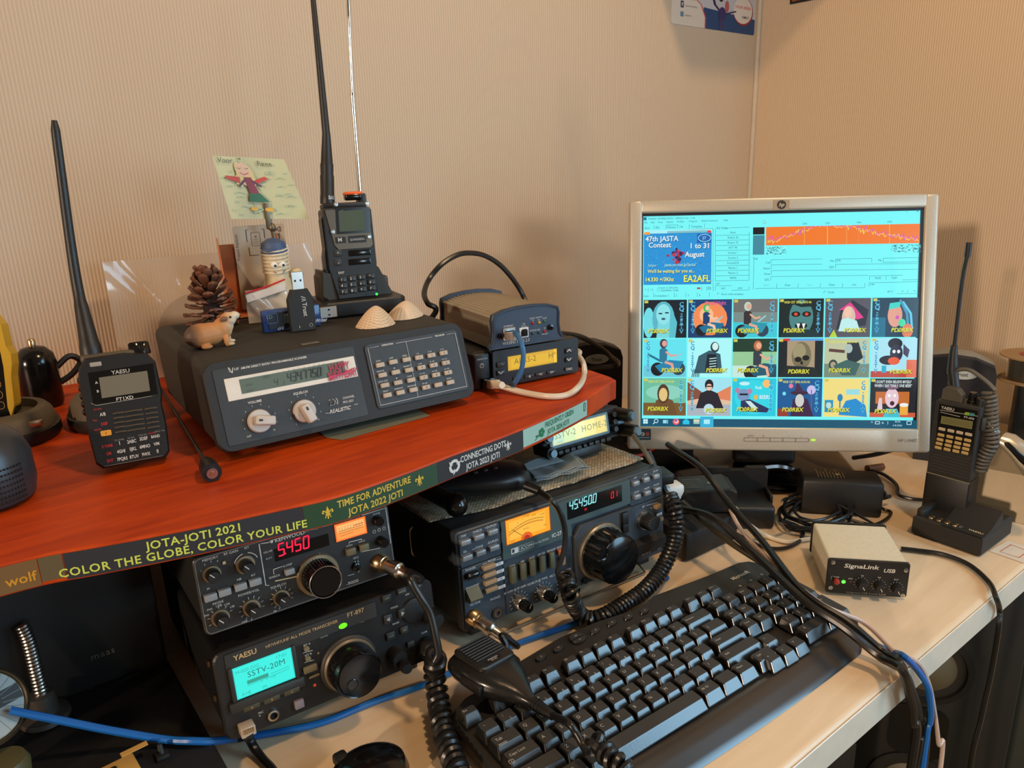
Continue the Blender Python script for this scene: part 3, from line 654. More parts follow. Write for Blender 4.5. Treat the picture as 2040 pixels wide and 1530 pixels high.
thumb(4, 0, (84, 84, 96), [('p', [(.25, .2), (.35, .75), (.6, .95), (.95, .7), (.9, .3)], (40, 46, 60)), ('p', [(.3, .7), (.55, .9), (.85, .5), (.7, .45), (.5, .7)], (226, 60, 140)), ('e', .52, .5, .15, .3, (214, 190, 170)), ('e', .5, .64, .085, .14, (240, 196, 170)), ('p', [(.3, .15), (.36, .45), (.5, .5), (.7, .42), (.78, .15)], (190, 236, 236)), ('p', [(.1, 0), (.2, .2), (.28, 0)], (180, 214, 60))], 'l', (.42, .13))
thumb(5, 0, (10, 60, 84), [('r', 0, 0, .3, .5, (20, 110, 140)), ('e', .6, .6, .3, .38, (20, 60, 80)), ('e', .5, .55, .16, .3, (226, 160, 140)), ('p', [(.36, .7), (.6, .76), (.62, .9), (.38, .86)], (60, 214, 200)), ('l', [(.66, .9), (.84, .6), (.88, .2)], .05, (90, 200, 230)), ('l', [(.6, .95), (.76, .6), (.8, .2)], .05, (60, 150, 190)), ('e', .66, .36, .08, .1, (60, 220, 170)), ('e', .55, .5, .04, .05, (200, 90, 190)), ('e', .78, .16, .12, .18, (226, 120, 80))], 'l', (.42, .13))
thumb(0, 1, (96, 226, 238), [('r', 0, 0, 1, .3, (110, 200, 220)), ('l', [(.1, .6), (.4, .42)], .05, (30, 110, 140))] + rider(.5, .5, 1.05, (226, 160, 150), (40, 120, 150), (70, 60, 80), (30, 130, 170)), 'l', (.42, .13))
thumb(1, 1, (170, 246, 248), [('p', [(.15, .1), (.25, .55), (.5, .7), (.75, .6), (.8, .1)], (50, 90, 104)), ('p', [(.4, .15), (.45, .6), (.65, .6), (.7, .15)], (16, 34, 46)), ('e', .62, .78, .1, .14, (40, 60, 70)), ('e', .63, .8, .07, .1, (210, 240, 236))] + [('l', [(.5, .2+.07*i), (.66, .22+.07*i)], .02, (190, 230, 230)) for i in range(5)] + [('l', [(.1+.04*i, .0), (.14+.03*i, .2)], .02, (40, 80, 90)) for i in range(5)], 'l', (.42, .13))
thumb(2, 1, (150, 200, 150), [('r', 0, .66, 1, 1, (24, 60, 44)), ('r', 0, .0, 1, .3, (200, 230, 220))] + rider(.6, .42, 1.1, (236, 170, 140), (50, 60, 70), (190, 110, 70), (30, 90, 110)))
thumb(3, 1, (20, 30, 36), [('r', .2, .2, .82, .96, (170, 150, 120)), ('r', 0, .94, 1, 1, (90, 160, 226)), ('r', .1, .94, .26, 1, (220, 50, 50)), ('e', .52, .56, .22, .36, (120, 112, 84)), ('e', .47, .66, .15, .22, (158, 148, 112)), ('e', .45, .46, .08, .07, (20, 22, 22)), ('e', .62, .5, .08, .07, (20, 22, 22)), ('e', .53, .36, .03, .06, (20, 22, 22)), ('e', .5, .26, .12, .08, (110, 100, 80)), ('p', [(.0, 0), (.2, .3), (.8, .26), (1, 0)], (26, 36, 40))], None, (.22, .1))
thumb(4, 1, (190, 196, 160), [('r', 0, 0, 1, .35, (120, 140, 120)), ('l', [(.1, .7), (.45, .66)], .07, (90, 60, 56)), ('p', [(.5, .9), (.75, .9), (.86, .5), (.6, .3), (.5, .5)], (26, 40, 50)), ('e', .54, .74, .08, .12, (170, 190, 186)), ('e', .2, .32, .1, .14, (60, 70, 66)), ('e', .2, .32, .06, .08, (170, 160, 130)), ('p', [(.2, .3), (.5, .45), (.8, .36), (.7, .05), (.4, .05)], (60, 100, 96))], stamp=True)
thumb(5, 1, (170, 226, 240), [('r', 0, .0, 1, .16, (190, 70, 60)), ('r', .78, 0, 1, .45, (226, 110, 80)), ('e', .52, .86, .16, .14, (24, 26, 40)), ('e', .55, .62, .14, .22, (44, 46, 66)), ('p', [(.7, .85), (.84, .7), (.8, .5), (.7, .6)], (66, 66, 92)), ('e', .38, .44, .2, .12, (26, 28, 46)), ('e', .5, .42, .13, .1, (230, 90, 50)), ('e', .5, .66, .035, .045, (230, 240, 240)), ('e', .6, .66, .035, .045, (230, 240, 240)), ('r', .24, .12, .34, .3, (40, 170, 200))], 'l', (.42, .1))
thumb(0, 2, (110, 190, 160), [('r', 0, 0, 1, .34, (120, 90, 50)), ('e', .5, .62, .44, .2, (140, 210, 190)), ('p', [(.24, 0), (.3, .4), (.5, .5), (.7, .4), (.8, 0)], (110, 78, 46)), ('e', .47, .58, .14, .26, (86, 60, 40)), ('e', .47, .56, .1, .18, (226, 196, 130))], stamp=True)
thumb(1, 2, (226, 190, 160), [('r', 0, .6, 1, 1, (160, 226, 240)), ('p', [(0, .9), (.5, .5), (0, .4)], (130, 80, 60)), ('p', [(1, .8), (.5, .5), (1, .4)], (226, 130, 90)), ('r', 0, 0, 1, .3, (170, 180, 190)), ('p', [(.2, .2), (.3, .6), (.5, .7), (.7, .6), (.84, .2)], (34, 32, 44)), ('e', .5, .82, .1, .15, (30, 30, 36)), ('e', .5, .76, .07, .09, (236, 196, 170)), ('e', .5, .18, .12, .14, (190, 220, 230)), ('r', .41, .77, .59, .8, (20, 20, 26))], 'l', (.42, .1))
thumb(2, 2, (34, 200, 222), [('e', .5, .5, .44, .46, (50, 214, 230)), ('e', .78, .86, .09, .11, (246, 190, 110)), ('e', .28, .86, .12, .05, (190, 240, 246)), ('e', .26, .56, .15, .16, (120, 150, 190)), ('e', .12, .68, .06, .07, (180, 130, 170)), ('e', .4, .66, .06, .07, (180, 130, 170)), ('r', .17, .55, .36, .6, (20, 30, 50)), ('p', [(.2, .4), (.4, .45), (.85, .2), (.8, .1), (.2, .12)], (40, 50, 90)), ('p', [(.3, .4), (.42, .4), (.6, .2), (.5, .15)], (200, 230, 236)), ('e', .54, .5, .05, .07, (226, 180, 90)), ('t', 'Fuck', .6, .72, .08, (220, 244, 246)), ('t', 'BEER!', .74, .46, .1, (214, 236, 246))])
thumb(3, 2, (18, 90, 150), [('e', .3, .8, .05, .06, (230, 120, 160)), ('e', .15, .6, .04, .05, (120, 220, 240)), ('e', .76, .7, .1, .12, (200, 190, 236)), ('l', [(.76, .7), (.77, .1)], .02, (120, 90, 110)), ('p', [(.3, 0), (.35, .45), (.5, .55), (.68, .45), (.82, 0)], (60, 34, 70)), ('e', .49, .62, .2, .06, (60, 36, 60)), ('p', [(.38, .64), (.44, .92), (.6, .64)], (70, 44, 76)), ('e', .5, .42, .1, .17, (206, 206, 200)), ('r', 0, 0, .25, .2, (150, 60, 50))], stamp=True)
thumb(4, 2, (240, 220, 130), [('r', .03, .12, .22, .44, (30, 150, 190)), ('e', .12, .3, .06, .08, (190, 220, 210)), ('e', .37, .5, .06, .1, (40, 130, 180)), ('l', [(.37, .42), (.37, .1)], .03, (60, 130, 170)), ('p', [(.34, .05), (.5, .42), (.72, .48), (.94, .3), (.98, .0)], (30, 140, 206)), ('r', .5, .58, .8, .72, (150, 220, 226))])
thumb(5, 2, (34, 34, 40), [('r', .12, .35, .86, .66, (196, 110, 50)), ('r', 0, 0, 1, .12, (206, 90, 60)), ('e', .48, .5, .15, .26, (230, 200, 210)), ('e', .48, .78, .14, .07, (120, 90, 110)), ('e', .42, .56, .03, .04, (250, 250, 250)), ('e', .54, .56, .03, .04, (250, 250, 250)), ('e', .49, .36, .05, .06, (70, 40, 60)), ('p', [(.3, 0), (.36, .22), (.6, .22), (.68, 0)], (70, 190, 210)), ('r', .66, .06, .84, .3, (236, 170, 70)), ('e', .75, .32, .1, .05, (240, 240, 236)), ('p', [(.16, .2), (.2, .5), (.26, .5), (.28, .2)], (226, 200, 210)), ('t', "I DON'T EVEN BELIEVE MYSELF", .5, .88, .075, (220, 236, 240), .62), ('t', 'WHEN I SAY "ONLY ONE BEER"', .5, .78, .075, (220, 236, 240), .62)], None, (.1, .1))
s.mb.build('screen', SCREEN, mon, solid=False)
# ================================================================ small shared builders
WHT = (206, 202, 192)
def knob(parent, pan_p, r, l, m=BLACK, name='knob', ring=None, rm=METAL, y0=0.0, cap=None, mark=None, n=28, ribs=True, taper=0.92):
    """round control knob standing out of a front panel"""
    u, v = pan_p; A = T(u, y0, v) @ RX(pi/2)
    mb = MB(); prof = [(r, 0), (r, l*0.15), (r*taper, l*0.9), (r*taper*0.88, l), (0.0001, l)]
    if ribs:
        vs = []; fs = []; N = n*2
        for rr, z in prof[:-1]:
            for i in range(N):
                k = 1.0 if i % 2 == 0 or z in (0,) else 0.94; a = 2*pi*i/N; vs.append((rr*k*cos(a), rr*k*sin(a), z))
        for j in range(len(prof)-2):
            for i in range(N): fs.append([j*N+i, j*N+(i+1) % N, (j+1)*N+(i+1) % N, (j+1)*N+i])
        fs.append([(len(prof)-2)*N+i for i in range(N)]); mb.add(vs, fs, A, sm=True)
    else: mb.lathe(prof, n, A)
    o = mb.build(name, m, parent)
    if ring:
        mb = MB(); mb.lathe([(ring, 0.0), (ring, 0.0018), (ring*0.96, 0.003), (r*0.98, 0.003), (r*0.98, 0)], n, A, cap=False); mb.build('knob_ring', rm, o)
    if mark is not None:
        c, ang = mark; d = D2(lambda a, b, q: (u+a, y0-l-q, v+b), off=0.0002)
        d.line([(0, 0), (r*0.85*cos(ang), r*0.85*sin(ang))], r*0.13, c); d.mb.build('pointer_mark', PRINT, o, solid=False)
    return o
def button(parent, u, v, w, h, dep=0.0025, m=GREYBLK, name='button', y0=0.0, b=0.0006):
    return MB().box(u, y0-dep/2, v, w, dep, h, b, 2).build(name, m, parent)
def plate(pts, y0, y1, mb=None, b=0.0):
    """prism standing on a front panel from local y0 outwards to y1"""
    mb = mb or MB(); mb.prism([(p[0], p[1]) for p in pts], -y0, -y1, FR, b=b); return mb
def sweep_box(x0, x1, z0, z1, y0, y1, r, shear=0.0, mb=None, n=5, inset=0.0):
    """rounded-rectangle cross section (x, z) carried back from y0 to y1"""
    mb = mb or MB(); rings = []
    for y, s in ((y0, 0.0015), (y0+0.0015, 0.0), (y1-0.002, 0.0), (y1, 0.002)):
        rings.append([(p[0], y, p[1]+y*shear) for p in rrect(x0+s, z0+s, x1-s, z1-s, r, n)])
    return mb.loft(rings)
# ================================================================ programmable scanner
A = crop(280, 620, 3.0)
sc = thing('programmable_scanner', 'black desktop scanner with white round knobs on the red shelf', 'radio scanner', (0.312, 0.656, 0.2435), radians(-2.5), radians(19))
SCH, SHR = 0.0795, 0.36
PS = Pan(sc)
def a(x, y, y0=-0.0): return PS.P(A(x, y), y0)
sweep_box(-0.1345, 0.1345, -0.001, SCH, 0.006, 0.192, 0.010, shear=SHR).build('casing', CHAR, sc)
# bezel with slanting face
plate(rrect(-0.1355, -0.0015, 0.1355, SCH+.0008, 0.012), 0.012, -0.0012, b=0.0012).build('front_bezel', BLACKM, sc)
p0, p1 = a(400, 345), a(1370, 615)
DV = a(1318, 420)[0]
plate(rrect(-0.127, 0.004, DV-.0008, SCH-.006, 0.002), -0.001, -0.0020).build('front_panel', GREYBLK, sc)
kb0 = a(1374, 408)[0]
plate(rrect(kb0, 0.0075, 0.1275, SCH-.007, 0.004), -0.001, -0.0028).build('keypad_panel', GREYBLK, sc)
# feet, bail, vent
for x in (-0.11, 0.11):
    MB().box(x, 0.03, 0.0090, 0.014, 0.018, 0.014, 0.002).build('foot', RUBBER, sc); MB().box(x, 0.175, 0.0570, 0.014, 0.012, 0.014, 0.002).build('foot', RUBBER, sc)
# display
w0 = a(495, 400, -0.002); w1 = a(1270, 275, -0.002); w2 = a(1305, 395, -0.002); w3 = a(525, 535, -0.002)
wv0, wv1 = (w3[1]+w2[1])/2-.0, (w0[1]+w1[1])/2
wu0, wu1 = (w0[0]+w3[0])/2, (w1[0]+w2[0])/2
MB().box((wu0+wu1)/2, -0.0018, (wv0+wv1)/2, wu1-wu0, 0.002, wv1-wv0, 0.0004, 1).build('display_surround', WHITEP, sc)
d = D2(front(-0.0028), off=0.0002)
lu0, lv1 = a(585, 400, -.0028); lu1, _ = a(1195, 300, -.0028); _, lv0 = a(610, 508, -.0028)
d.rect(lu0, wv0+0.0045, lu1+0.003, wv1-0.0028, (84, 98, 84)); DKL = (64, 78, 66)
d.seg7('4', lu0+0.030, wv0+0.0062, 0.0062, (48, 60, 52), 0.2); d.seg7('.1', lu0+0.038, wv0+0.0062, 0.003, (56, 68, 58)); d.seg7('434.7750', lu0+0.043, wv0+0.0075, 0.0080, (38, 48, 42), 0.2, 0.0032)
d.text('SCAN', lu0+0.005, wv0+0.011, 0.0016, DKL, 'l'); d.text('BANK', lu0+0.022, wv0+0.0155, 0.0016, DKL, 'l'); d.text('DELAY', lu0+0.005, wv0+0.0058, 0.0014, DKL, 'l')
for i in range(10): d.text(str((i+1) % 10), lu0+0.036+i*0.005, wv0+0.0175, 0.0016, DKL)
u, v = a(1200, 375, -.003)
d.text('HAPPY', u-0.001, v+0.0035, 0.0080, (170, 24, 60), 'c', True, hs=0.62); d.text('BIRTHDAY', u+0.001, v-0.0045, 0.0078, (170, 24, 60), 'c', True, hs=0.58)
d.line([(u-0.013, v-.001), (u+0.014, v+.0005)], 0.0016, (190, 50, 84)); d.line([(u-0.013, v-.003), (u+0.015, v+.0035)], 0.001, (170, 24, 60))
d.mb.build('display', PRINT, sc, solid=False)
# knobs
for nm, c, ang, key in (('volume_knob', a(716, 655, -0.006), radians(-12), 0), ('squelch_knob', a(985, 595, -0.006), radians(-72), 1)):
    u, v = c; Am = T(u, -0.002, v) @ RX(pi/2)
    k = MB().lathe([(0.0108, 0), (0.0108, 0.003), (0.0100, 0.0042), (0.0001, 0.0042)], 36, Am).build(nm, mat('knob_white', (188, 178, 166), 0.4), sc)
    mb = MB(); mb.box(0.0030, 0, 0.0085, 0.0180, 0.0085, 0.0090, 0.0016, 3, M=Am @ RZ(ang)); mb.build('grip', MATS['knob_white'], k)
    d = D2(lambda x, y, q, u=u, v=v, ang=ang: (u+x*cos(ang)-y*sin(ang), -0.002-0.0131-q, v+x*sin(ang)+y*cos(ang)), off=0.0001)
    d.poly(rrect(-0.0035, -0.0010, 0.0002, 0.0010, 0.0009), (40, 34, 34)); d.mb.build('pointer_mark', PRINT, k, solid=False)
# keys
KX = [(1430, 320), (1508, 302), (1588, 288)], [(1444, 380), (1523, 363), (1602, 350)], [(1458, 441), (1537, 425), (1615, 410)], [(1473, 500), (1551, 484), (1629, 468)]
KP = [(1662, 275), (1735, 262), (1808, 248)], [(1676, 335), (1749, 321), (1822, 307)], [(1689, 394), (1763, 379), (1835, 365)], [(1704, 453), (1777, 438), (1849, 423)]
dp = D2(front(-0.0028), off=0.0003)
labs = ('SCAN', 'LIMIT', 'SPEED', 'MANUAL', '', 'PRIORITY', 'LOCK OUT', '', 'CLEAR', 'DELAY', 'MONITOR', 'PROGRAM')
nums = '123456789'
ranges = ['1-20', '21-40', '41-60', '61-80', '81-100', '101-120', '121-140', '141-160', '161-180', '181-200', '', 'ENTER']
i = 0
for r in range(4):
    for c in range(3):
        u, v = a(*KX[r][c], -0.004); button(sc, u, v-.0004, 0.0088, 0.0046, 0.0035, BEIGEK, 'key', -0.0028)
        if labs[i]: dp.text(labs[i], u-0.0004, v+0.0032, 0.0017, WHT, hs=0.86)
        elif c == 1: s_ = 1 if r == 1 else -1; dp.poly([(u-.0009, v+.0042-s_*.0007), (u+.0009, v+.0042-s_*.0007), (u, v+.0042+s_*.0009)], WHT)
        u, v = a(*KP[r][c], -0.004); button(sc, u, v-.0004, 0.0088, 0.0046, 0.0035, BEIGEK, 'key', -0.0028)
        dk = D2(front(-0.0063), mb=dp.mb, off=0.0001); ch = (nums[i] if i < 9 else '0.'[i-9] if i < 11 else '')
        if ch: dk.text(ch, u, v-0.0014, 0.0021, (40, 36, 32), 'c', True)
        if ranges[i]: dp.text(ranges[i], u, v+0.0032, 0.0015, WHT, hs=0.9)
        i += 1
B0 = kb0+.003, 0.0105, 0.1245, SCH-.0105; mid = a(1610, 300, -.003)[0]
dp.line([(B0[0]+.012, B0[3]), (B0[0], B0[3]), (B0[0], B0[1]), (B0[2], B0[1]), (B0[2], B0[3]), (B0[2]-.010, B0[3])], 0.0003, WHT)
dp.line([(B0[0]+.031, B0[3]), (B0[2]-.028, B0[3])], 0.0003, WHT); dp.line([(mid, B0[3]), (mid, B0[1])], 0.0003, WHT)
dp.text('OPERATION', B0[0]+.0215, B0[3]-0.0006, 0.0018, WHT, bold=True, hs=0.95); dp.text('PROGRAM', B0[2]-.019, B0[3]-0.0006, 0.0018, WHT, bold=True, hs=0.95)
df = D2(front(-0.002), mb=dp.mb, off=0.0003)
u, v = a(600, 348, -.002); df.text('AM-FM DIRECT ENTRY PROGRAMMABLE SCANNER', u, v, 0.0021, WHT, 'l', True, hs=0.93)
u, v = a(528, 362, -.002); df.line([(u, v+.004), (u+.0006, v), (u+.0025, v-.0016), (u+.0042, v+.0032)], 0.0005, WHT); df.text('HF', u+.0048, v, 0.0026, WHT, 'l')
df.line([(u+.0008, v+.0036), (u+.0022, v-.0012)], 0.0005, WHT)
u, v = a(684, 548, -.002); df.text('VOLUME', u, v, 0.0023, WHT, bold=True); u, v = a(957, 494, -.002); df.text('SQUELCH', u, v, 0.0023, WHT, bold=True)
for cx, cy, lst in ((716, 655, '12345678 10'), (985, 595, '012345678 10')):
    cu, cv = a(cx, cy, -.004)
    for i in range(1, 11):
        t_ = radians(225-(i-1)*30); df.text(str(i), cu+0.0152*cos(t_), cv-0.0007+0.0152*sin(t_), 0.0015, WHT)
u, v = a(648, 754, -.002); df.text('OFF', u, v, 0.0017, WHT)
u, v = a(1128, 566, -.002); df.text('200', u, v, 0.0062, WHT, 'l', hs=0.72); df.text('200', u+.0003, v+.0003, 0.0055, (50, 48, 46), 'l', hs=0.74)
u, v = a(1206, 528, -.002); df.text('CHANNEL', u, v, 0.0024, WHT, 'l', hs=0.8, shear=.1); u, v = a(1208, 553, -.002); df.text('PRO-2021', u, v, 0.0024, WHT, 'l', hs=0.8, shear=.1)
u, v = a(1128, 613, -.002); df.text('REALISTIC', u, v, 0.0036, WHT, 'l', True, hs=0.95, shear=.35); df.line([(u-.004, v+.0012), (u+.001, v+.0004)], 0.0004, WHT); df.line([(u+.026, v+.0036), (u+.030, v+.0034)], 0.0004, WHT)
dp.mb.build('lettering', PRINT, sc, solid=False)
dt = D2(lambda u, v, o: (u, v, SCH+SHR*v+o), off=0.0005)
u, v = PS.Z((615, 671), SCH+.012); dt.rect(u-.009, v-.0035, u+.009, v+.0035, (106, 104, 94)); dt.text('VENT', u, v-.001, 0.002, (60, 58, 50))
dt.mb.build('top_label', PRINT, sc, solid=False)
mb = MB()
for i in range(16):
    x = -0.118+i*0.0028; mb.add([(x-.0006, .11, SCH+.0003+SHR*.11), (x+.0006, .11, SCH+.0003+SHR*.11), (x+.0006, .18, SCH+.0003+SHR*.18), (x-.0006, .18, SCH+.0003+SHR*.18)], [[0, 1, 2, 3]])
mb.build('vent_slots', mat('slot_dark', (24, 22, 18), 0.8), sc)
# paper lying under the scanner
ptx = [onz(*p, SZ+.0006) for p in ((656, 876), (672, 881), (858, 832), (832, 820))]
th = thing('paper_slip', 'grey green paper slip tucked under the black scanner on the red shelf', 'paper', (0.32, 0.68, SZ))
x0, x1 = 0.278, 0.392
pm = [(-0.042, -0.018), (-0.034, -0.034), (0.068, -0.030), (0.070, 0.05), (-0.038, 0.05)]
MB().prism(pm, 0.0001, 0.0005).build('sheet', mat('grey_paper', (112, 112, 92), 0.8), th)
# ---------------------------------------------------------------- things standing on the scanner
def stop(x, y):   # height of the scanner's lid at a world point
    M_ = PS.M; c = M_.inverted() @ Vector((x, y, 0.32)); l = Vector((c.x, c.y, SCH+SHR*c.y)); w = M_ @ l
    for _ in range(12):
        c = M_.inverted() @ Vector((x, y, w.z)); w = M_ @ Vector((c.x, c.y, SCH+SHR*c.y))
    return w.z+0.0004
M = crop(300, 280, 3.642)
# guinea pig figurine: one continuous body made of balls blended by remeshing
def blend(mb_list, name, m, parent, vox=0.0006, smooth=4):
    mb = MB()
    for f in mb_list: f(mb)
    o = mb.build(name, m, parent)
    r = o.modifiers.new('blend', 'REMESH'); r.mode = 'VOXEL'; r.voxel_size = vox; r.use_smooth_shade = True
    sm_ = o.modifiers.new('soft', 'SMOOTH'); sm_.iterations = smooth; sm_.factor = 0.6
    return o
gp = onz(*M(430, 1490), 0.323); gx, gy = gp.x+0.004, gp.y+0.008
gz = stop(gx, gy)
gm = bpy.data.materials.new('guinea_fur'); gm.use_nodes = True; nt = gm.node_tree; b_ = nt.nodes['Principled BSDF']
tc = nt.nodes.new('ShaderNodeTexCoord'); sp = nt.nodes.new('ShaderNodeSeparateXYZ'); nt.links.new(tc.outputs['Object'], sp.inputs[0])
nz = nt.nodes.new('ShaderNodeTexNoise'); nz.inputs['Scale'].default_value = 160; nt.links.new(tc.outputs['Object'], nz.inputs['Vector'])
ma = nt.nodes.new('ShaderNodeMath'); ma.operation = 'MULTIPLY_ADD'; ma.inputs[1].default_value = 0.010; nt.links.new(nz.outputs['Fac'], ma.inputs[0]); nt.links.new(sp.outputs['X'], ma.inputs[2])
mr = nt.nodes.new('ShaderNodeMapRange'); mr.inputs['From Min'].default_value = -0.020; mr.inputs['From Max'].default_value = 0.036; nt.links.new(ma.outputs[0], mr.inputs['Value'])
rp = nt.nodes.new('ShaderNodeValToRGB'); cr = rp.color_ramp; cr.elements[0].color = (*lin((84, 62, 48)), 1); cr.elements[0].position = 0.12
cr.elements[1].color = (*lin((214, 196, 168)), 1); cr.elements[1].position = 0.86
e_ = cr.elements.new(0.34); e_.color = (*lin((176, 118, 66)), 1); e_ = cr.elements.new(0.70); e_.color = (*lin((190, 132, 78)), 1)
nt.links.new(mr.outputs['Result'], rp.inputs[0]); nt.links.new(rp.outputs[0], b_.inputs['Base Color']); b_.inputs['Roughness'].default_value = 0.55
MATS['guinea_fur'] = gm
gu = thing('guinea_pig_figurine', 'small brown guinea pig figurine with raised white snout on the black scanner', 'figurine', (gx, gy, gz), radians(-4))
parts = [lambda m: m.ball((-0.008, 0, 0.0125), 0.0165, 0.0105, 0.0120), lambda m: m.ball((0.0, 0, 0.013), 0.0155, 0.0095, 0.0112), lambda m: m.ball((0.012, 0, 0.0165), 0.0095, 0.0080, 0.0110),
         lambda m: m.ball((0.0185, 0, 0.0250), 0.0078, 0.0068, 0.0070), lambda m: m.ball((0.0245, 0, 0.0278), 0.0056, 0.0045, 0.0042), lambda m: m.ball((0.0175, 0, 0.0195), 0.0055, 0.0055, 0.0075),
         lambda m: m.ball((-0.006, -0.0085, 0.0025), 0.0055, 0.0030, 0.0022), lambda m: m.ball((-0.010, 0.0085, 0.0025), 0.0055, 0.0030, 0.0022),
         lambda m: m.ball((0.0135, -0.0065, 0.0055), 0.0030, 0.0028, 0.0060), lambda m: m.ball((0.0165, -0.0068, 0.0018), 0.0042, 0.0024, 0.0018),
         lambda m: m.ball((0.0175, 0.0065, 0.0055), 0.0030, 0.0028, 0.0060), lambda m: m.ball((0.0205, 0.0068, 0.0018), 0.0042, 0.0024, 0.0018)]
blend(parts, 'body', gm, gu)
for s in (-1, 1): MB().ball((0.0130, s*0.0064, 0.0268), 0.0036, 0.0016, 0.0026).build('ear', mat('ear_brown', (120, 84, 60), 0.6), gu)
for s in (-1, 1): MB().ball((0.0195, s*0.0062, 0.0278), 0.0012).build('eye', GLOSS, gu)
MB().ball((0.0298, 0, 0.0284), 0.0009, 0.0016, 0.0012).build('nose', mat('nose_pink', (170, 120, 104), 0.5), gu)
# pine cone
cp = (0.2385, 0.842); cz = stop(*cp)
pc = thing('pine_cone', 'open brown pine cone standing behind the guinea pig figurine', 'pine cone', (cp[0], cp[1], cz+.0080))
CONE = mat('cone_scale', (104, 62, 40), 0.55, bump=0.4, bscale=500, vary=0.15)
MB().lathe([(0.004, 0), (0.009, 0.008), (0.008, 0.03), (0.004, 0.05), (0.0005, 0.056)], 12).build('core', mat('cone_core', (38, 24, 18), 0.8), pc)
rr = random.Random(4); k = 0
mb = MB()
for i in range(56):
    t_ = i/55; z = 0.003+0.040*t_; ang = i*2.39996; L_ = (0.030-0.010*t_)*rr.uniform(.9, 1.08); up = radians(-14+78*t_)+rr.uniform(-.12, .12)
    A_ = T(0, 0, z) @ RZ(ang) @ RY(-up); w = 0.0045+0.003*(1-t_); th_ = 0.0011
    rings = []
    for s, ww, tt in ((0.003, .3, .8), (L_*.4, .55, .8), (L_*.75, 1, 1.1), (L_*.93, .95, 1.9), (L_, .35, 1.5)):
        bend = 0.0022*sin(s/L_*pi)
        rings.append([(s, -w*ww, -th_*tt*.3-bend), (s, 0, -th_*tt-bend), (s, w*ww, -th_*tt*.3-bend), (s, w*ww*.8, th_*tt*.8-bend), (s, 0, th_*tt*1.3-bend), (s, -w*ww*.8, th_*tt*.8-bend)])
    mb.loft(rings, A_)
props(mb.build('scales', CONE, pc))
# sea shells
def shell(x, y, r, h, lab, yaw, tone, name='sea_shell'):
    z = stop(x, y); t = thing(name, lab, 'shell', (x, y, z), yaw, 0, 'sea shells on the scanner')
    m = bpy.data.materials.new('shell_'+str(tone[0])); m.use_nodes = True; n = m.node_tree; b = n.nodes['Principled BSDF']
    tc = n.nodes.new('ShaderNodeTexCoord'); w = n.nodes.new('ShaderNodeTexWave'); w.wave_type = 'RINGS'; w.rings_direction = 'Z'; w.inputs['Scale'].default_value = 190; w.inputs['Distortion'].default_value = 3
    n.links.new(tc.outputs['Object'], w.inputs[0]); x_ = n.nodes.new('ShaderNodeMix'); x_.data_type = 'RGBA'; x_.inputs['A'].default_value = (*lin(tone), 1); x_.inputs['B'].default_value = (*lin((214, 190, 160)), 1)
    n.links.new(w.outputs['Fac'], x_.inputs['Factor']); n.links.new(x_.outputs['Result'], b.inputs['Base Color']); b.inputs['Roughness'].default_value = 0.5; MATS[m.name] = m
    vs = []; fs = []; N = 72; K = 9
    for j in range(K+1):
        s = j/K; rr_ = r*s; zz = h*(1-s**1.55)
        for i in range(N):
            a_ = 2*pi*i/N; rib = 1+0.018*cos(24*a_)*s; oval = 0.80
            vs.append((rr_*rib*cos(a_), rr_*rib*oval*sin(a_)-r*0.12*(1-s), max(0, zz*(1+0.03*cos(24*a_)*s))))
    for j in range(K):
        for i in range(N): fs.append([j*N+i, j*N+(i+1) % N, (j+1)*N+(i+1) % N, (j+1)*N+i])
    fs.append([K*N+i for i in range(N)])
    MB().add(vs, fs, sm=True).build('valve', m, t)
shell(0.3735, 0.727, 0.0225, 0.0215, 'tan ribbed limpet shell at the left, nearer the usb sticks', 0.1, (196, 160, 120))
shell(0.420, 0.745, 0.0240, 0.0180, 'paler broad limpet shell at the right corner of the scanner', 0.4, (206, 178, 146), 'sea_shell')
# usb sound adapter standing upright
ux_, uy_ = 0.3035, 0.752; uz = stop(ux_, uy_)
us = thing('usb_sound_adapter', 'black upright usb sound adapter with bare usb plug pointing up', 'usb adapter', (ux_, uy_, uz), radians(-10), radians(4))
mb = MB(); mb.prism([(-0.0125, 0.0), (0.0125, 0.0), (0.0132, 0.006), (0.0132, 0.034), (0.0085, 0.044), (-0.0085, 0.044), (-0.0132, 0.034), (-0.0132, 0.006)], 0.0, 0.0095, T(0, 0.0095, 0) @ FR, b=0.0012)
mb.build('body', BLACKM, us)
def usb_plug(parent, A_, w=0.012, L_=0.019, th=0.0045):
    mb = MB(); mb.box(0, L_/2, 0, w, L_, th, 0.0004, 1, M=A_); o = mb.build('usb_plug', METAL, parent)
    m2 = MB()
    for x in (-.0028, .0028): m2.box(x, L_*0.52, -th/2-0.0001, 0.0018, 0.0022, 0.0002, M=A_); m2.box(x, L_*0.52, th/2+0.0001, 0.0018, 0.0022, 0.0002, M=A_)
    m2.build('lock_holes', mat('slot_black', (12, 12, 12), 0.8, vary=0), o); return o
usb_plug(us, T(0, 0.0048, 0.043) @ RX(pi/2))
d = D2(front(0.0), off=0.0004)
for i, ch in enumerate('Trust'): pass
d.text('Trust', 0.0012, 0.030, 0.0046, (180, 180, 176), 'l', True, rot=-pi/2)
d.line([(0.0008, 0.034), (0.0052, 0.0325), (0.0008, 0.0315)], 0.0008, (180, 180, 176)); d.line([(0.0005, 0.0365), (0.0050, 0.0345)], 0.0008, (180, 180, 176))
d.ring(0.0075, 0.006, 0.0017, 0.0004, (150, 150, 146)); d.line([(-0.0045, 0.004), (-0.0045, 0.0065)], 0.0009, (150, 150, 146))
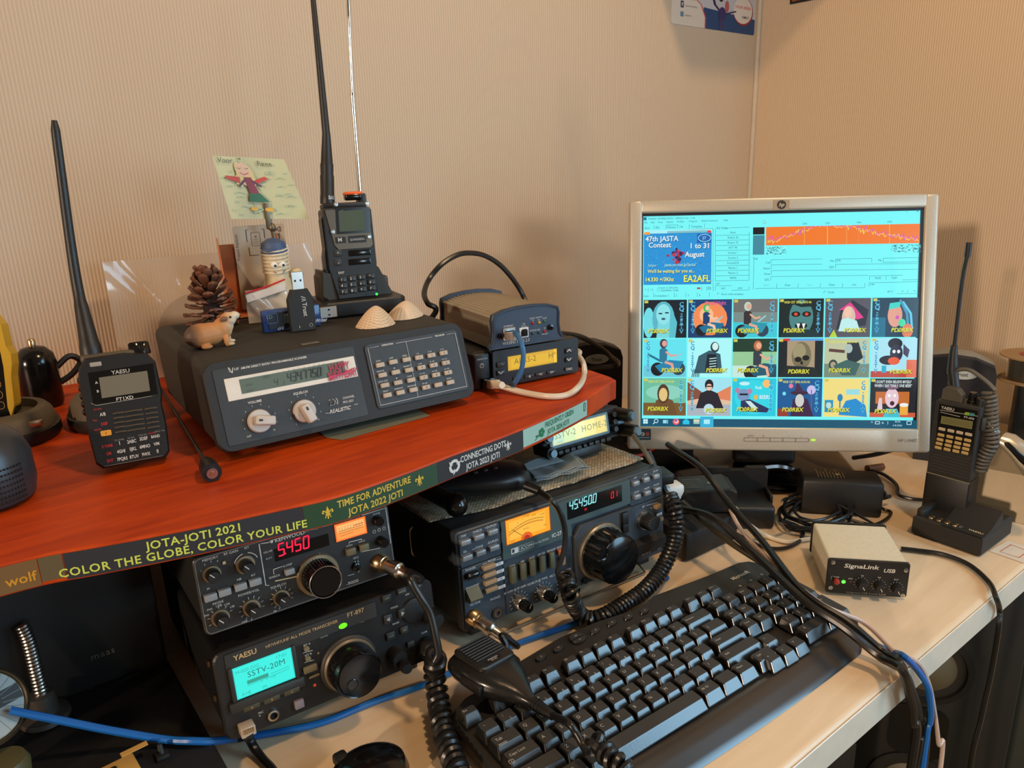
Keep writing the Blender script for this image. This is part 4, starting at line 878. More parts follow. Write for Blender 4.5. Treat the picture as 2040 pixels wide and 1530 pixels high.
d.mb.build('lettering', PRINT, us, solid=False)
# transparent blue usb stick lying behind it
bx, by = 0.300, 0.7665; bz = stop(bx, by)
bl = thing('usb_stick', 'clear blue usb stick on its long side behind the black adapter', 'usb stick', (bx, by, bz), radians(-6))
BLUEC = mat('clear_blue_plastic', (48, 74, 130), 0.15, alpha=0.75, vary=0)
mb = MB(); mb.box(-0.002, 0.006, 0.0118, 0.062, 0.0085, 0.0235, 0.002, 2); mb.build('body', BLUEC, bl)
mb = MB(); mb.box(-0.016, 0.0012, 0.012, 0.022, 0.0006, 0.017); mb.build('circuit_board', mat('board_dark', (20, 26, 34), 0.4), bl)
mb = MB(); mb.box(-0.008, 0.0006, 0.013, 0.006, 0.0006, 0.010); mb.build('chip', mat('chip_grey', (110, 120, 120), 0.4), bl)
usb_plug(bl, T(0.029, 0.006, 0.013) @ RZ(-pi/2) @ RY(pi/2))
d = D2(front(0.0), off=-0.0013); d.o = 0.0002
d.text('cHi', -0.019, 0.002, 0.0034, (170, 190, 220), 'l', True); d.text('Writer', 0.021, 0.0045, 0.0042, (200, 210, 226), 'l', True, hs=0.8, shear=0.2)
d.text('SD', -0.026, 0.015, 0.004, (120, 140, 170)); d.line(rrect(-0.028, 0.010, -0.018, 0.020, 0.001), 0.0005, (90, 110, 150), True)
d.mb.build('lettering', PRINT, bl, solid=False)
# rope man clip figure and its clip
hx, hy = 0.316, 0.846; hz = stop(hx, hy)
rm_ = thing('clip_figurine', 'rope wrapped figurine with goggle eyes and blue cap holding a clip', 'figurine', (hx, hy, hz), radians(-8))
TAN = mat('figure_sand', (206, 184, 144), 0.55, bump=0.2, bscale=300)
mb = MB(); mb.lathe([(0.016, 0), (0.017, 0.02), (0.0165, 0.035), (0.0135, 0.045), (0.0140, 0.060), (0.0135, 0.074), (0.010, 0.082), (0.0001, 0.085)], 24)
mb.ball((0.021, -0.004, 0.047), 0.0085, 0.006, 0.0070); mb.build('body', TAN, rm_)
mb = MB(); pts = []
for i in range(7*12+1):
    t_ = i/12*2*pi; z = 0.050+0.028*(i/84); r = 0.0148; pts.append((r*cos(t_), r*sin(t_), z+0.002*sin(t_)))
mb.tube(pts, 0.0011, 6, 0); mb.build('rope', mat('rope_cream', (222, 206, 176), 0.7), rm_)
for x in (-0.0045, 0.0045):
    ey = MB().ball((x, -0.0130, 0.0600), 0.0042, 0.0028, 0.0042).build('eye', mat('eye_white', (232, 226, 214), 0.3), rm_); MB().ball((x+.0006, -0.0156, 0.0595), 0.0014).build('pupil', GLOSS, ey)
mb = MB(); mb.lathe([(0.0142, 0.072), (0.0150, 0.076), (0.0125, 0.084), (0.006, 0.088), (0.0001, 0.089)], 20); mb.box(-0.010, -0.013, 0.077, 0.012, 0.010, 0.0022, 0.001); mb.build('cap', mat('cap_blue', (66, 84, 116), 0.6), rm_)
d = D2(lambda u, v, o: (u, -0.0146-o, v)); d.line([(-0.006, 0.053), (-0.002, 0.0505), (0.003, 0.0505), (0.007, 0.054)], 0.0009, (110, 70, 50)); d.mb.build('mouth', PRINT, rm_, solid=False)
mb = MB(); mb.tube([(0.002, 0.0, 0.086), (0.0015, 0, 0.092), (0.001, 0, 0.098)], 0.0024, 8); mb.build('wire_stalk', mat('old_steel', (120, 104, 84), 0.45, metal=0.8), rm_)
mb = MB(); mb.box(-0.001, 0.0016, 0.112, 0.0065, 0.0018, 0.028, 0.0006, 2, M=RY(0.0)); mb.box(-0.003, -0.0016, 0.113, 0.0055, 0.0018, 0.028, 0.0006, 2); mb.ball((0.001, 0, 0.100), 0.004, 0.004, 0.005); mb.build('crocodile_clip', MATS['old_steel'], rm_)
# child's drawing held by the clip
dw = thing('childs_drawing', 'childs drawing of a blond fairy with red wings held by the clip', 'drawing', (hx, hy, hz+0.116), radians(-8))
PD = Pan(dw)
c4 = [PD.P(M(*p), -0.0) for p in ((443, 110), (965, 136), (1150, 568), (582, 568))]
def dfm(U, V, o):
    x = (1-U)*(1-V)*c4[3][0]+U*(1-V)*c4[2][0]+U*V*c4[1][0]+(1-U)*V*c4[0][0]
    z = (1-U)*(1-V)*c4[3][1]+U*(1-V)*c4[2][1]+U*V*c4[1][1]+(1-U)*V*c4[0][1]
    return (x, 0.0035*sin(U*pi)+0.0016*V-0.0036-o, z)
def grid_sheet(fm, nu, nv, th=0.0003):
    mb = MB(); vs = []; fs = []
    for s in (0, 1):
        for j in range(nv+1):
            for i in range(nu+1): vs.append(fm(i/nu, j/nv, -th*s))
    K = (nu+1)*(nv+1)
    for s in (0, 1):
        for j in range(nv):
            for i in range(nu):
                q_ = [s*K+j*(nu+1)+i, s*K+j*(nu+1)+i+1, s*K+(j+1)*(nu+1)+i+1, s*K+(j+1)*(nu+1)+i]; fs.append(q_ if s == 0 else q_[::-1])
    for i in range(nu): fs.append([i, i+1, K+i+1, K+i]); o_ = nv*(nu+1); fs.append([o_+i+1, o_+i, K+o_+i, K+o_+i+1])
    for j in range(nv): a_ = j*(nu+1); b_ = (j+1)*(nu+1); fs.append([b_, a_, K+a_, K+b_]); a_ += nu; b_ += nu; fs.append([a_, b_, K+b_, K+a_])
    mb.add(vs, fs, sm=True); return mb
PAPER = mat('drawing_paper', (196, 196, 156), 0.75)
grid_sheet(dfm, 8, 4).build('paper', PAPER, dw)
class DS(D2):
    pass
d = D2(dfm, off=0.0006, step=0.00004)
rr = random.Random(2)
for i in range(46):
    u = rr.random()*0.92+.02; v = rr.random()*.78+.02; l = rr.uniform(.05, .14)
    if abs(u-.43) < .2 and v > .3: continue
    d.line([(u, v), (u+l*.5, min(.97, v+l*.2)), (min(.98, u+l), v)], 0.014, rr.choice([(176, 192, 160), (170, 190, 166), (182, 198, 158)]))
for i in range(10): d.disc(0.37+rr.uniform(-.13, .13), .72+rr.uniform(-.12, .12), .05, (222, 198, 146), .1)
d.disc(0.365, 0.74, 0.115, (222, 196, 130), 0.17); d.disc(0.36, 0.79, 0.085, (228, 190, 160), 0.12)
for x in (.31, .41): d.line([(x-.025, .83), (x, .81), (x+.025, .83)], 0.007, (70, 60, 50))
d.line([(.30, .75), (.35, .72), (.42, .75)], 0.014, (196, 90, 80)); 
d.poly([(.28, .68), (.10, .70), (.08, .66), (.26, .58)], (190, 74, 60)); d.poly([(.46, .63), (.62, .70), (.66, .66), (.47, .57)], (196, 74, 60))
d.poly([(.33, .68), (.43, .68), (.47, .40), (.35, .40)], (140, 60, 74)); d.line([(.34, .64), (.24, .54)], .03, (90, 62, 84)); d.line([(.42, .63), (.53, .53)], .03, (90, 62, 84))
d.poly([(.33, .42), (.48, .42), (.56, .28), (.30, .29)], (52, 108, 78)); d.line([(.37, .28), (.36, .19)], .008, (190, 140, 110)); d.line([(.50, .28), (.51, .18)], .008, (190, 140, 110))
d.disc(.33, .165, .045, (222, 172, 60), .03); d.disc(.52, .155, .055, (222, 172, 60), .035)
d.text('Voor', .145, .90, .085, (70, 92, 74), 'c', hs=.85, shear=.2); d.text('Rene', .68, .87, .085, (70, 92, 74), 'c', hs=.85, shear=.1)
d.line([(.36, .95), (.345, .985), (.36, .98), (.375, .985), (.36, .95)], .008, (60, 120, 90)); d.disc(.36, .97, .01, (80, 150, 110))
d.mb.build('crayon_picture', PRINT, dw, solid=False)
# card in a cardboard holder with a zip bag in front
hd = thing('cardboard_card_stand', 'orange cardboard stand holding a prepaid card behind the clip figurine', 'card stand', (0.300, 0.884, stop(0.300, 0.884)+.0006), radians(-8))
PH = Pan(hd)
h_ = lambda x, y, y0=0.0: PH.P(M(x, y), y0)
ORG = mat('orange_card', (196, 112, 62), 0.7, vary=0.12, bscale=200)
mb = MB()
l1, l2, l3 = h_(578, 745, 0.004), h_(640, 1150, -0.02), h_(735, 1310, -0.02)
zb_ = 0.0
for side, px in ((-1, -0.030), (1, 0.034)):
    mb.add([(px, 0.012, 0.0), (px, 0.014, 0.088), (px+0.001*side, 0.003, 0.088), (px+side*0.002, -0.024, 0.0)]+[(px+side*.0008, 0.012, 0.0), (px+side*.0008, 0.014, 0.088), (px+side*0.0018, 0.003, 0.088), (px+side*.0028, -0.024, 0.0)],
           [[0, 1, 2, 3], [7, 6, 5, 4], [0, 1, 5, 4], [1, 2, 6, 5], [2, 3, 7, 6], [3, 0, 4, 7]])
mb.box(0.002, 0.0110, 0.04, 0.064, 0.0008, 0.08); mb.box(0.002, -0.006, 0.0006, 0.064, 0.036, 0.001); mb.build('folded_sheet', ORG, hd)
cd_ = thing('prepaid_card', 'grey prepaid sim card sheet standing in the orange cardboard stand', 'card', (0.300, 0.890, stop(0.300, 0.890)+0.003), radians(-8))
PC_ = Pan(cd_)
cc = lambda x, y: PC_.P(M(x, y), 0.0)
k0 = cc(588, 620); k1 = cc(960, 604)
cx0, cx1, cz1 = k0[0], k1[0]+.001, (k0[1]+k1[1])/2
CGREY = mat('sim_card_grey', (186, 172, 150), 0.4)
plate(rrect(cx0, 0.001, cx1, cz1, 0.003), 0.0008, 0).build('sheet', CGREY, cd_)
d = D2(front(0.0), off=0.0003); BR_ = (84, 50, 40)
f = lambda U, V: (cx0+U*(cx1-cx0), cz1*V)
u0, v0 = cc(700, 735); u1, v1 = cc(820, 640)
d.line([(u0, v0), (u0, v1), (u0+.003, v1)], .0007, BR_); d.line([(u1-.003, v1), (u1, v1), (u1, v0+.002)], .0007, BR_)
a1 = cc(712, 775); a2 = cc(785, 830); d.line([a1, (a1[0], a2[1]), a2], .0007, BR_)
q0 = cc(725, 668); q1 = cc(800, 760); d.line(rrect(q0[0], q1[1], q1[0], q0[1], .001), .0004, BR_, True); d.disc((q0[0]+q1[0])/2, q0[1]-.005, .0010, (190, 60, 60))
for i in range(3): d.line([(q0[0]+.002, q0[1]-.008-i*.0022), (q0[0]+.0075, q0[1]-.008-i*.0022)], .0004, (120, 100, 90))
u, v = cc(650, 872); d.text('Prepaid Replaces', u, v, 0.0035, (110, 92, 78), 'l', rot=pi/2, hs=.9)
u, v = cc(940, 722); d.text('CE', u, v, 0.0052, BR_, 'l', rot=pi/2, bold=True); u, v = cc(935, 660); d.line([(u, v), (u-.006, v+.006)], .0007, BR_); d.line([(u-.006, v), (u, v+.006)], .0007, BR_); d.line([(u+.001, v), (u+.001, v+.006)], .0009, BR_)
d.mb.build('print', PRINT, cd_, solid=False)
CLEAR = mat('clear_bag_film', (214, 202, 186), 0.08, alpha=0.46, vary=0, spec=0.8)
def bag(name, lab, loc, yaw, w, h, tilt=0.12, wav=0.004, seed=1):
    t = thing(name, lab, 'plastic bag', loc, yaw, tilt); rr_ = random.Random(seed); ph = [rr_.uniform(0, 6) for _ in range(4)]
    def fm(U, V, o): return ((U-.5)*w, -o+wav*(sin(U*7+ph[0]+V*3)+.5*sin(V*9+ph[1]+U*4)+.3*sin(U*19+V*13+ph[2]))*min(1, V*3), V*h)
    grid_sheet(fm, 30, 30, 0.0005).build('film', CLEAR, t); return t, fm
by0 = 0.8345
zb1, fmz = bag('zip_bag', 'small zip bag with red seal leaning on the clip figurine', (0.293, 0.822, stop(0.293, 0.822)+.001), radians(-12), 0.044, 0.036, 0.1, 0.0022, 3)
MB().tube([(-0.022, -0.0034, 0.0335), (0.0, -0.0036, 0.038), (0.0215, -0.0034, 0.0445)], 0.0010, 6, 4).build('zip_seal', mat('zip_red', (190, 40, 56), 0.4), zb1)
MB().prism([(-0.022, 0.031), (0.021, 0.041), (0.021, 0.033), (-0.021, 0.023)], 0.002, 0.0032, FR).build('white_strip', mat('bag_white', (206, 198, 190), 0.4), zb1)
lx0 = onz(*M(170, 1328), SZ); 
bb, fmb = bag('clear_sleeve', 'large clear plastic sleeve with a disc standing against the wall behind the pine cone', (0.248, 1.012, SZ+.001), radians(-3), 0.155, 0.150, 0.02, 0.0035, 5)
MB().cyl((0.022, 0.012, 0.050), (0.022, 0.0135, 0.050), 0.050, 0.050, 40).build('disc', mat('grey_disc', (150, 132, 118), 0.35), bb)
d = D2(front(0.0115), off=0.0004); d.line(circ(0.022, 0.05, 0.046, 0.046, 30, 90, 170), 0.008, (112, 84, 74))
d.text('TO', 0.038, 0.047, 0.006, (60, 50, 46), 'l', True)
for i in range(8): d.line([(0.038+i*.0016, 0.030), (0.040+i*.0016, 0.042)], 0.0007, (60, 50, 46))
d.mb.build('print', PRINT, bb, solid=False)
b2, _f = bag('clear_sleeve', 'second clear sleeve peeping out right of the orange card stand', (0.392, 1.022, SZ+.001), radians(2), 0.085, 0.150, 0.02, 0.003, 8)
# ================================================================ two-metre transceiver (upper of the stack)
B = crop(350, 980, 3.709); C_ = crop(350, 1180, 3.579)
PW_ = (196, 192, 184)
tr = thing('transceiver', 'black transceiver with red digits and orange meter on top of the teal screened radio', 'radio', (0.208, 0.577, 0.1215), radians(-4), radians(6.3))
PT = Pan(tr)
def b(x, y, y0=-0.003): return PT.P(B(x, y), y0)
sweep_box(-0.083, 0.083, 0.001, 0.067, 0.004, 0.24, 0.004).build('casing', BLACKM, tr)
m = plate(rrect(-0.085, 0, 0.085, 0.068, 0.005), 0.004, -0.003, b=0.001); m.build('front_panel', mat('panel_dark_grey', (38, 37, 36), 0.42, bump=0.1, bscale=2000), tr)
d = D2(front(-0.003), off=0.0003)
d.line(rrect(-0.0835, 0.0015, 0.0835, 0.0665, 0.0045), 0.0005, (120, 118, 112), True)
# metal face outline
ol = [b(*p) for p in ((690, 690), (665, 690), (615, 385), (640, 380), (690, 372), (694, 362), (1368, 160), (1378, 172), (1550, 118), (1588, 380))]
d.line(ol, 0.0006, PW_)
L = [('MEMORY', 254, 494, .0022), ('RF GAIN', 408, 447, .0022), ('RIT', 524, 412, .0020), ('M', 240, 716, .0020), ('NB', 468, 646, .0020), ('RIT', 572, 614, .0018), ('MODE', 312, 818, .0022), ('USB', 318, 840, .0020), ('CW', 378, 830, .0020),
     ('LSB', 416, 846, .0018), ('FM2', 250, 868, .0018), ('FM1', 228, 912, .0018), ('POWER/VOL', 538, 744, .0022), ('SQUELCH', 758, 692, .0022), ('OFF', 508, 958, .0020), ('FB', 732, 880, .0018), ('SEARCH', 727, 624, .0019), ('D.STEP', 825, 540, .0019),
     ('ON AIR', 680, 440, .0016), ('BUSY', 688, 488, .0016), ('SCAN', 1280, 395, .0016), ('HOLD', 1372, 364, .0016), ('VFO', 1328, 486, .0020), ('B..A', 1335, 514, .0018), ('TONE', 1480, 160, .0019), ('1', 186, 582, .0016), ('2', 212, 536, .0016), ('3', 258, 512, .0016), ('4', 306, 508, .0016)]
for t_, x, y, h in L:
    u, v = b(x, y); d.text(t_, u, v-h*.4, h, PW_)
u, v = b(730, 370); d.text('KENWOOD', u, v, .0030, PW_, 'l', True, hs=1.15); d.disc(u-.0025, v+.0014, .0012, PW_)
u, v = b(945, 300); d.text('2m ALL MODE TRANSCEIVER', u, v, .0026, (150, 150, 146), 'l', hs=1.1)
u, v = b(1258, 690); d.text('-9000', u, v, .0030, PW_, 'l', hs=1.2)
for p in (((722, 605), (718, 570), (785, 546)), ((1275, 385), (1278, 368), (1370, 345), (1372, 355)), ((1365, 440), (1505, 412)), ((1268, 615), (1316, 603))): d.line([b(*q) for q in p], .0005, PW_)
d.line([b(730, 655), b(895, 620)], .0010, (190, 166, 126))
u, v = b(1060, 456); d.line([(u, v-.001), (u, v+.001)], .0004, PW_)
d.text('^', *b(1350, 600), .003, (196, 160, 70)); u, v = b(355, 520); d.rect(u-.0012, v-.0012, u+.0012, v+.0012, (190, 160, 110))
for x, y in ((1462, 290), (1498, 277), (1534, 265)): d.ring(*b(x, y), .0014, .0003, PW_, 10)
def ticks(dd, c, r0, r1, a0, a1, n, col=PW_, w=.00035):
    for i in range(n):
        t_ = radians(a0+(a1-a0)*i/(n-1)); dd.line([(c[0]+r0*cos(t_), c[1]+r0*sin(t_)), (c[0]+r1*cos(t_), c[1]+r1*sin(t_))], w, col)
kb_ = {'mem': (262, 605, 275, 600), 'rf': (520, 540, 505, 530), 'mode': (338, 935, 330, 930), 'pow': (562, 860, 560, 850), 'sq': (785, 785, 780, 780)}
ticks(d, b(330, 925), .0082, .0104, 20, 200, 6); ticks(d, b(558, 852), .0082, .0106, -10, 260, 11); ticks(d, b(778, 775), .0078, .0100, -20, 250, 11)
c = b(518, 530); d.line([(c[0]+.0100*cos(radians(t_)), c[1]+.0100*sin(radians(t_))) for t_ in range(20, 80, 8)], .0006, PW_); d.line([(c[0]+.0100*cos(radians(t_)), c[1]+.0100*sin(radians(t_))) for t_ in range(100, 160, 8)], .0006, PW_)
d.mb.build('lettering', PRINT, tr, solid=False)
GB = mat('worn_metal_ring', (170, 150, 120), 0.4, metal=0.9)
for nm, (x, y), r, l, rg in (('memory_knob', (265, 602), .0058, .011, .0072), ('rf_gain_knob', (510, 532), .0058, .014, .0080), ('mode_knob', (328, 925), .0058, .013, .0074), ('volume_knob', (556, 850), .0054, .014, .0074), ('squelch_knob', (775, 775), .0054, .013, .0072)):
    knob(tr, b(x, y), r, l, BLACK, nm, rg, GB, -0.003, mark=((190, 186, 176), radians(130)))
knob(tr, b(1487, 208), .0048, .007, GLOSS, 'tone_knob', None, y0=-.003, ribs=False)
knob(tr, b(1515, 360), .0050, .009, GLOSS, 'filter_knob', None, y0=-.003, ribs=False)
knob(tr, b(1330, 548), .0040, .003, GLOSS, 'vfo_knob', None, y0=-.003, ribs=False)
mk = knob(tr, b(1050, 610), .0158, .020, GLOSS, 'tuning_knob', .0192, GB, -.003, n=40)
u, v = b(1050, 610); MB().tube([(u+.0140*cos(2*pi*i/32), -.0232, v+.0140*sin(2*pi*i/32)) for i in range(32)], .0005, 6, 0, True).build('bright_ring', METAL, mk)
for x, y in ((257, 775), (360, 738), (478, 697), (585, 662)): button(tr, *b(x, y, -.005), .0098, .0058, .005, mat('grey_button', (138, 138, 136), 0.45), 'button', -.003)
button(tr, *b(840, 585, -.005), .0080, .0050, .005, MATS['grey_button'], 'button', -.003)
for x, y in ((1292, 437), (1388, 405)): button(tr, *b(x, y, -.005), .0086, .0062, .005, mat('olive_button', (104, 92, 62), 0.5), 'button', -.003)
# digit window and meter
c0 = b(720, 400, -.0034); c1 = b(1120, 300, -.0034); c2 = b(745, 510, -.0034)
plate([(c0[0], c2[1]-.0005), (c1[0]+.0005, c2[1]-.0005), (c1[0]+.0005, c1[1]-.001), (c0[0], c1[1]-.001)], -.003, -.0034).build('digit_window', GLOSS, tr)
d = D2(front(-.0034), off=.0002); u, v = b(760, 472); d.seg7('5.450', u, v-.0002, .0104, (255, 20, 70), .12, .0046)
m0 = b(1168, 360, -.003); mx = b(1165, 235); my = b(1412, 300); mt = b(1405, 180)
x0, x1 = mx[0], my[0]; z0, z1 = (b(1178, 370)[1]+b(1418, 300)[1])/2, (mx[1]+mt[1])/2
d.rect(x0, z0, x1, z1, (255, 118, 40)); d.rect(x0+.0012, z0+.0012, x1-.0012, z1-.0012, (255, 158, 72)); d.rect(x0+.002, z1-.008, x1-.002, z1-.002, (255, 190, 112))
zm = (z0+z1)/2
for i in range(9): xx = x0+.004+i*(x1-x0-.008)/8; d.line([(xx, zm+.0012), (xx, zm+.0026)], .0003, (110, 40, 10)); d.text(str(i), xx, zm+.0032, .0013, (130, 50, 20))
d.line([(x0+.003, zm+.0010), (x1-.003, zm+.0010)], .0004, (110, 40, 10)); d.line([(x0+.003, zm-.0010), (x1-.003, zm-.0010)], .0003, (130, 60, 20)); d.line([(x0+.004, zm-.0035), (x0+.016, zm-.0030)], .0003, (130, 60, 20)); d.line([(x1-.012, zm+.0028), (x1-.003, zm+.0030)], .0006, (200, 40, 40))
d.mb.build('lit_display', GLOW, tr, solid=False)
# microphone plug in the jack: body of the radio's own socket
def mic_plug(parent, c, y0, ax, name, rmax=.0085, length=.034):
    """round screw connector leaving a panel along the local direction ax; returns the far end in local axes"""
    u, v = c; o0 = Vector((u, y0, v)); a_ = Vector(ax).normalized(); q_ = a_.to_track_quat('Z', 'Y').to_matrix().to_4x4()
    Q = T(*o0) @ q_; R_m = rmax
    mb = MB(); mb.lathe([(R_m, -.004), (R_m, .002), (R_m*.93, .003), (R_m*.93, .0065), (R_m*.8, .007), (R_m*.8, .010)], 28, Q); s_ = mb.build(name, BRASS, parent)
    mb = MB(); mb.lathe([(R_m*.78, .010), (R_m*.78, .018), (R_m*.86, .0185), (R_m*.86, .024), (R_m*.7, .025), (R_m*.55, .027), (R_m*.55, length)], 28, Q); mb.build('screw_ring', METAL, s_)
    return Q @ Vector((0, 0, length)), Q
pe, Qp = mic_plug(tr, b(1505, 520, -.003), -.003, (.42, -1, -.18), 'microphone_socket')
# ================================================================ lower transceiver
ft = thing('transceiver', 'black transceiver with bright teal screen at the bottom of the stack', 'radio', (0.2215, 0.557, 0.0310), radians(-4), radians(6.3))
PF = Pan(ft)
def c(x, y, y0=-0.004): return PF.P(C_(x, y), y0)
sweep_box(-0.098, 0.098, 0.002, 0.078, 0.006, 0.262, 0.006).build('casing', BLACK, ft)
plate(rrect(-0.1, 0, 0.1, 0.08, 0.009), 0.007, -0.004, b=0.0016).build('front_panel', BLACK, ft)
e1, e2 = c(345, 490), c(1445, 75)
m = plate(rrect(c(350, 500)[0], c(390, 545)[1]-.0012, c(1432, 170)[0], 0.0765, .001), -.004, -.0052); m.build('title_bar', GREYBLK, ft)
# display hood
s0, s1, s2, s3 = c(398, 545, -.006), c(818, 395, -.006), c(858, 612, -.006), c(440, 762, -.006)
su0, su1 = (s0[0]+s3[0])/2, (s1[0]+s2[0])/2; sv0, sv1 = (s2[1]+s3[1])/2, (s0[1]+s1[1])/2
mb = MB(); mb.box((su0+su1)/2, -.006, sv0-.0055, su1-su0+.014, .005, .009, .0015, 2); mb.box(su0-.0018, -.0055, (sv0+sv1)/2, .0036, .004, sv1-sv0+.002, .001); mb.box(su1+.0018, -.0055, (sv0+sv1)/2, .0036, .004, sv1-sv0+.002, .001); mb.build('display_frame', GREYBLK, ft)
d = D2(front(-.006), off=.0002); TQ = (52, 240, 226)
d.rect(su0, sv0, su1, sv1, (40, 214, 206)); d.rect(su0+.0008, sv0+.0008, su1-.0008, sv1-.0008, TQ)
SG = (20, 110, 104)
W_, H_ = su1-su0, sv1-sv0
f_ = lambda U, V: (su0+U*W_, sv0+V*H_)
d.text('SSTV-20M', *f_(.55, .56), .0052, SG, 'c', hs=1.0, sp=1.05); d.text('M-020 DIG', *f_(.04, .78), .0030, (36, 176, 166), 'l'); d.text('17:01', *f_(.92, .80), .0032, (36, 176, 166), 'r')
p_ = f_(.2, .36); d.rect(p_[0], p_[1], p_[0]+W_*.36, p_[1]+H_*.12, (36, 160, 140)); d.line([f_(.2, .32), f_(.92, .36)], .0004, (36, 176, 166)); d.text('5   9  +20', *f_(.55, .27), .0022, (36, 176, 166)); d.text('A=B', *f_(.08, .06), .0030, (36, 176, 166), 'l'); d.text('SPL', *f_(.42, .06), .0024, (36, 176, 166), 'l')
d.line([f_(.6, .42), f_(.92, .44)], .0004, (36, 176, 166))
d.mb.build('lit_display', GLOW, ft, solid=False)
for x, y, ch in ((542, 818, 'A'), (685, 762, 'B'), (828, 705, 'C')):
    u, v = c(x, y, -.008); button(ft, u, v, .0135, .0042, .003, mat('soft_key', (62, 58, 40), 0.45), 'soft_key', -.006)
    dd = D2(front(-.009), off=.0002); dd.text(ch, u, v-.001, .0022, (180, 130, 70)); dd.mb.build('key_legend', PRINT, ft, solid=False)
GLD = (190, 160, 110)
d = D2(front(-.0052), off=.0002); u, v = c(415, 490, -.005); d.text('YAESU', u, v, .0046, GLD, 'l', True, hs=1.0)
u, v = c(640, 400, -.005); d.text('HF/VHF/UHF ALL MODE TRANSCEIVER', u, v, .0028, GLD, 'l', hs=0.95); u, v = c(1222, 180, -.005); d.text('FT-897', u, v, .0042, GLD, 'l', hs=0.95)
d.o = -.0008
d4 = D2(front(-.004), mb=d.mb, off=.0002)
for t_, x, y in (('SET A', 935, 378), ('SET B', 945, 450), ('MIC', 608, 862), ('LOCK', 1060, 318), ('MODE', 1558, 112), ('BAND', 1570, 225), ('CLAR', 1772, 290), ('FAST', 1330, 212), ('V/M', 1650, 20), ('0', 600, 885)): d4.text(t_, *c(x, y), .0018, PW_)
d4.line([c(905, 432), c(975, 412)], .0004, PW_); d4.line([c(915, 500), c(985, 480)], .0004, PW_); d4.disc(*c(990, 660), .0014, (220, 80, 50)); d4.disc(*c(1015, 432), .001, (120, 100, 60))
d.mb.build('lettering', PRINT, ft, solid=False)
d = D2(front(-.0054), off=.0004); u, v = c(1192, 238, -.0054); d.disc(u, v, .0040, (120, 255, 20), .0026); d.mb.build('busy_light', GLOW, ft, solid=False)
for x, y in ((935, 405), (945, 475)): u, v = c(x, y, -.006); MB().cyl((u, -.004, v), (u, -.0065, v), .0024).build('button', mat('tan_dot_button', (110, 100, 76), 0.5), ft)
button(ft, *c(960, 545, -.006), .0120, .0060, .003, MATS['olive_button'], 'button', -.004); button(ft, *c(990, 600, -.006), .0100, .0020, .002, MATS['olive_button'], 'button', -.004)
button(ft, *c(880, 795, -.006), .0080, .0075, .004, mat('power_button', (122, 112, 116), 0.45), 'power_button', -.004)
u, v = c(692, 870); mb = MB(); mb.lathe([(.0048, 0), (.0048, .003), (.0032, .0032), (.0032, 0)], 28, T(u, -.004, v) @ RX(pi/2), cap=False); mb.build('phones_jack', METAL, ft); MB().cyl((u, -.004, v), (u, -.0045, v), .0033).build('jack_hole', mat('hole_black', (6, 6, 6), 0.9, vary=0), ft)
# big dial with skirt and finger dimple
u, v = c(1230, 500, -.004)
A_ = T(u, -.004, v) @ RX(pi/2)
DIALB = mat('dial_rubber', (38, 36, 33), 0.4, bump=0.2, bscale=900)
MB().lathe([(.0262, 0), (.0262, .003), (.0245, .0045), (.0245, .0046)], 48, A_).build('dial_skirt_ring', GREYBLK, ft)
dl = MB().lathe([(.0240, .004), (.0242, .006), (.0228, .0075)], 48, A_).build('tuning_knob', mat('worn_grip', (110, 98, 80), 0.45, metal=0.3), ft)
mb = MB(); N = 56; prof = [(.0222, .0075), (.0222, .0085), (.0216, .024), (.0200, .0275), (.0190, .0268), (.0186, .0275), (.012, .0280), (.0001, .0282)]
mb.lathe(prof, N, A_); mb.build('dial_face', GLOSS, dl)
du, dv = c(1262, 660, -.032)
MB().lathe([(.0052, .0283), (.0046, .0287), (.0036, .0270), (.0001, .0262)], 28, T(du, -.004, dv) @ RX(pi/2)).build('finger_dimple', GLOSS, dl)
# right-hand controls
rx = lambda x, y, y0=-.004: PF.P(B(x, y), y0)
for x, y, w, h, t_ in ((1560, 785, .0085, .0070, 'V/M'), (1672, 735, .0085, .0065, 'HOME'), (1790, 695, .0090, .0060, 'A=B'), (1570, 940, .0078, .0090, '<'), (1675, 895, .0078, .0090, '>'), (1590, 1065, .0085, .0080, 'STEP'), (1690, 1020, .0075, .0070, 'OP')):
    u, v = rx(x, y, -.006); button(ft, u, v, w, h, .0028, GREYBLK, 'button', -.004, .0008); dd = D2(front(-.0068), off=.0001)
    if t_ in '<>': s_ = 1 if t_ == '>' else -1; dd.poly([(u-s_*.0014, v-.0022), (u-s_*.0014, v+.0022), (u+s_*.0020, v)], (150, 146, 138))
    else: dd.text(t_, u, v-.0008, .0019, (140, 136, 120))
    dd.mb.build('key_legend', PRINT, ft, solid=False)
u, v = c(1672, 365, -.005); button(ft, u, v, .0070, .0055, .003, GREYBLK, 'button', -.004)
k1 = knob(ft, c(1560, 440, -.004), .0085, .013, BLACK, 'volume_knob', y0=-.004); knob(k1, c(1575, 470, -.004), .0058, .024, BLACK, 'squelch_knob', y0=-.004)
knob(ft, c(1790, 390, -.006), .0105, .014, BLACK, 'clarifier_knob', y0=-.004)
knob(ft, rx(1760, 870), .0130, .003, BLACK, 'memory_ring', None, y0=-.004, ribs=False)
knob(ft, rx(1895, 920, -.010), .0075, .018, BLACK, 'select_knob', y0=-.004)
for x, z in ((-.099, .030), (-.099, .062)): MB().lathe([(.0035, 0), (.0035, .002), (.0001, .0024)], 16, T(x, .02, z) @ RY(-pi/2)).build('side_screw', BRASS, ft)
for x in (-.08, .08): MB().box(x, .035, -.0105, .016, .02, .024, .002).build('front_foot', RUBBER, ft)
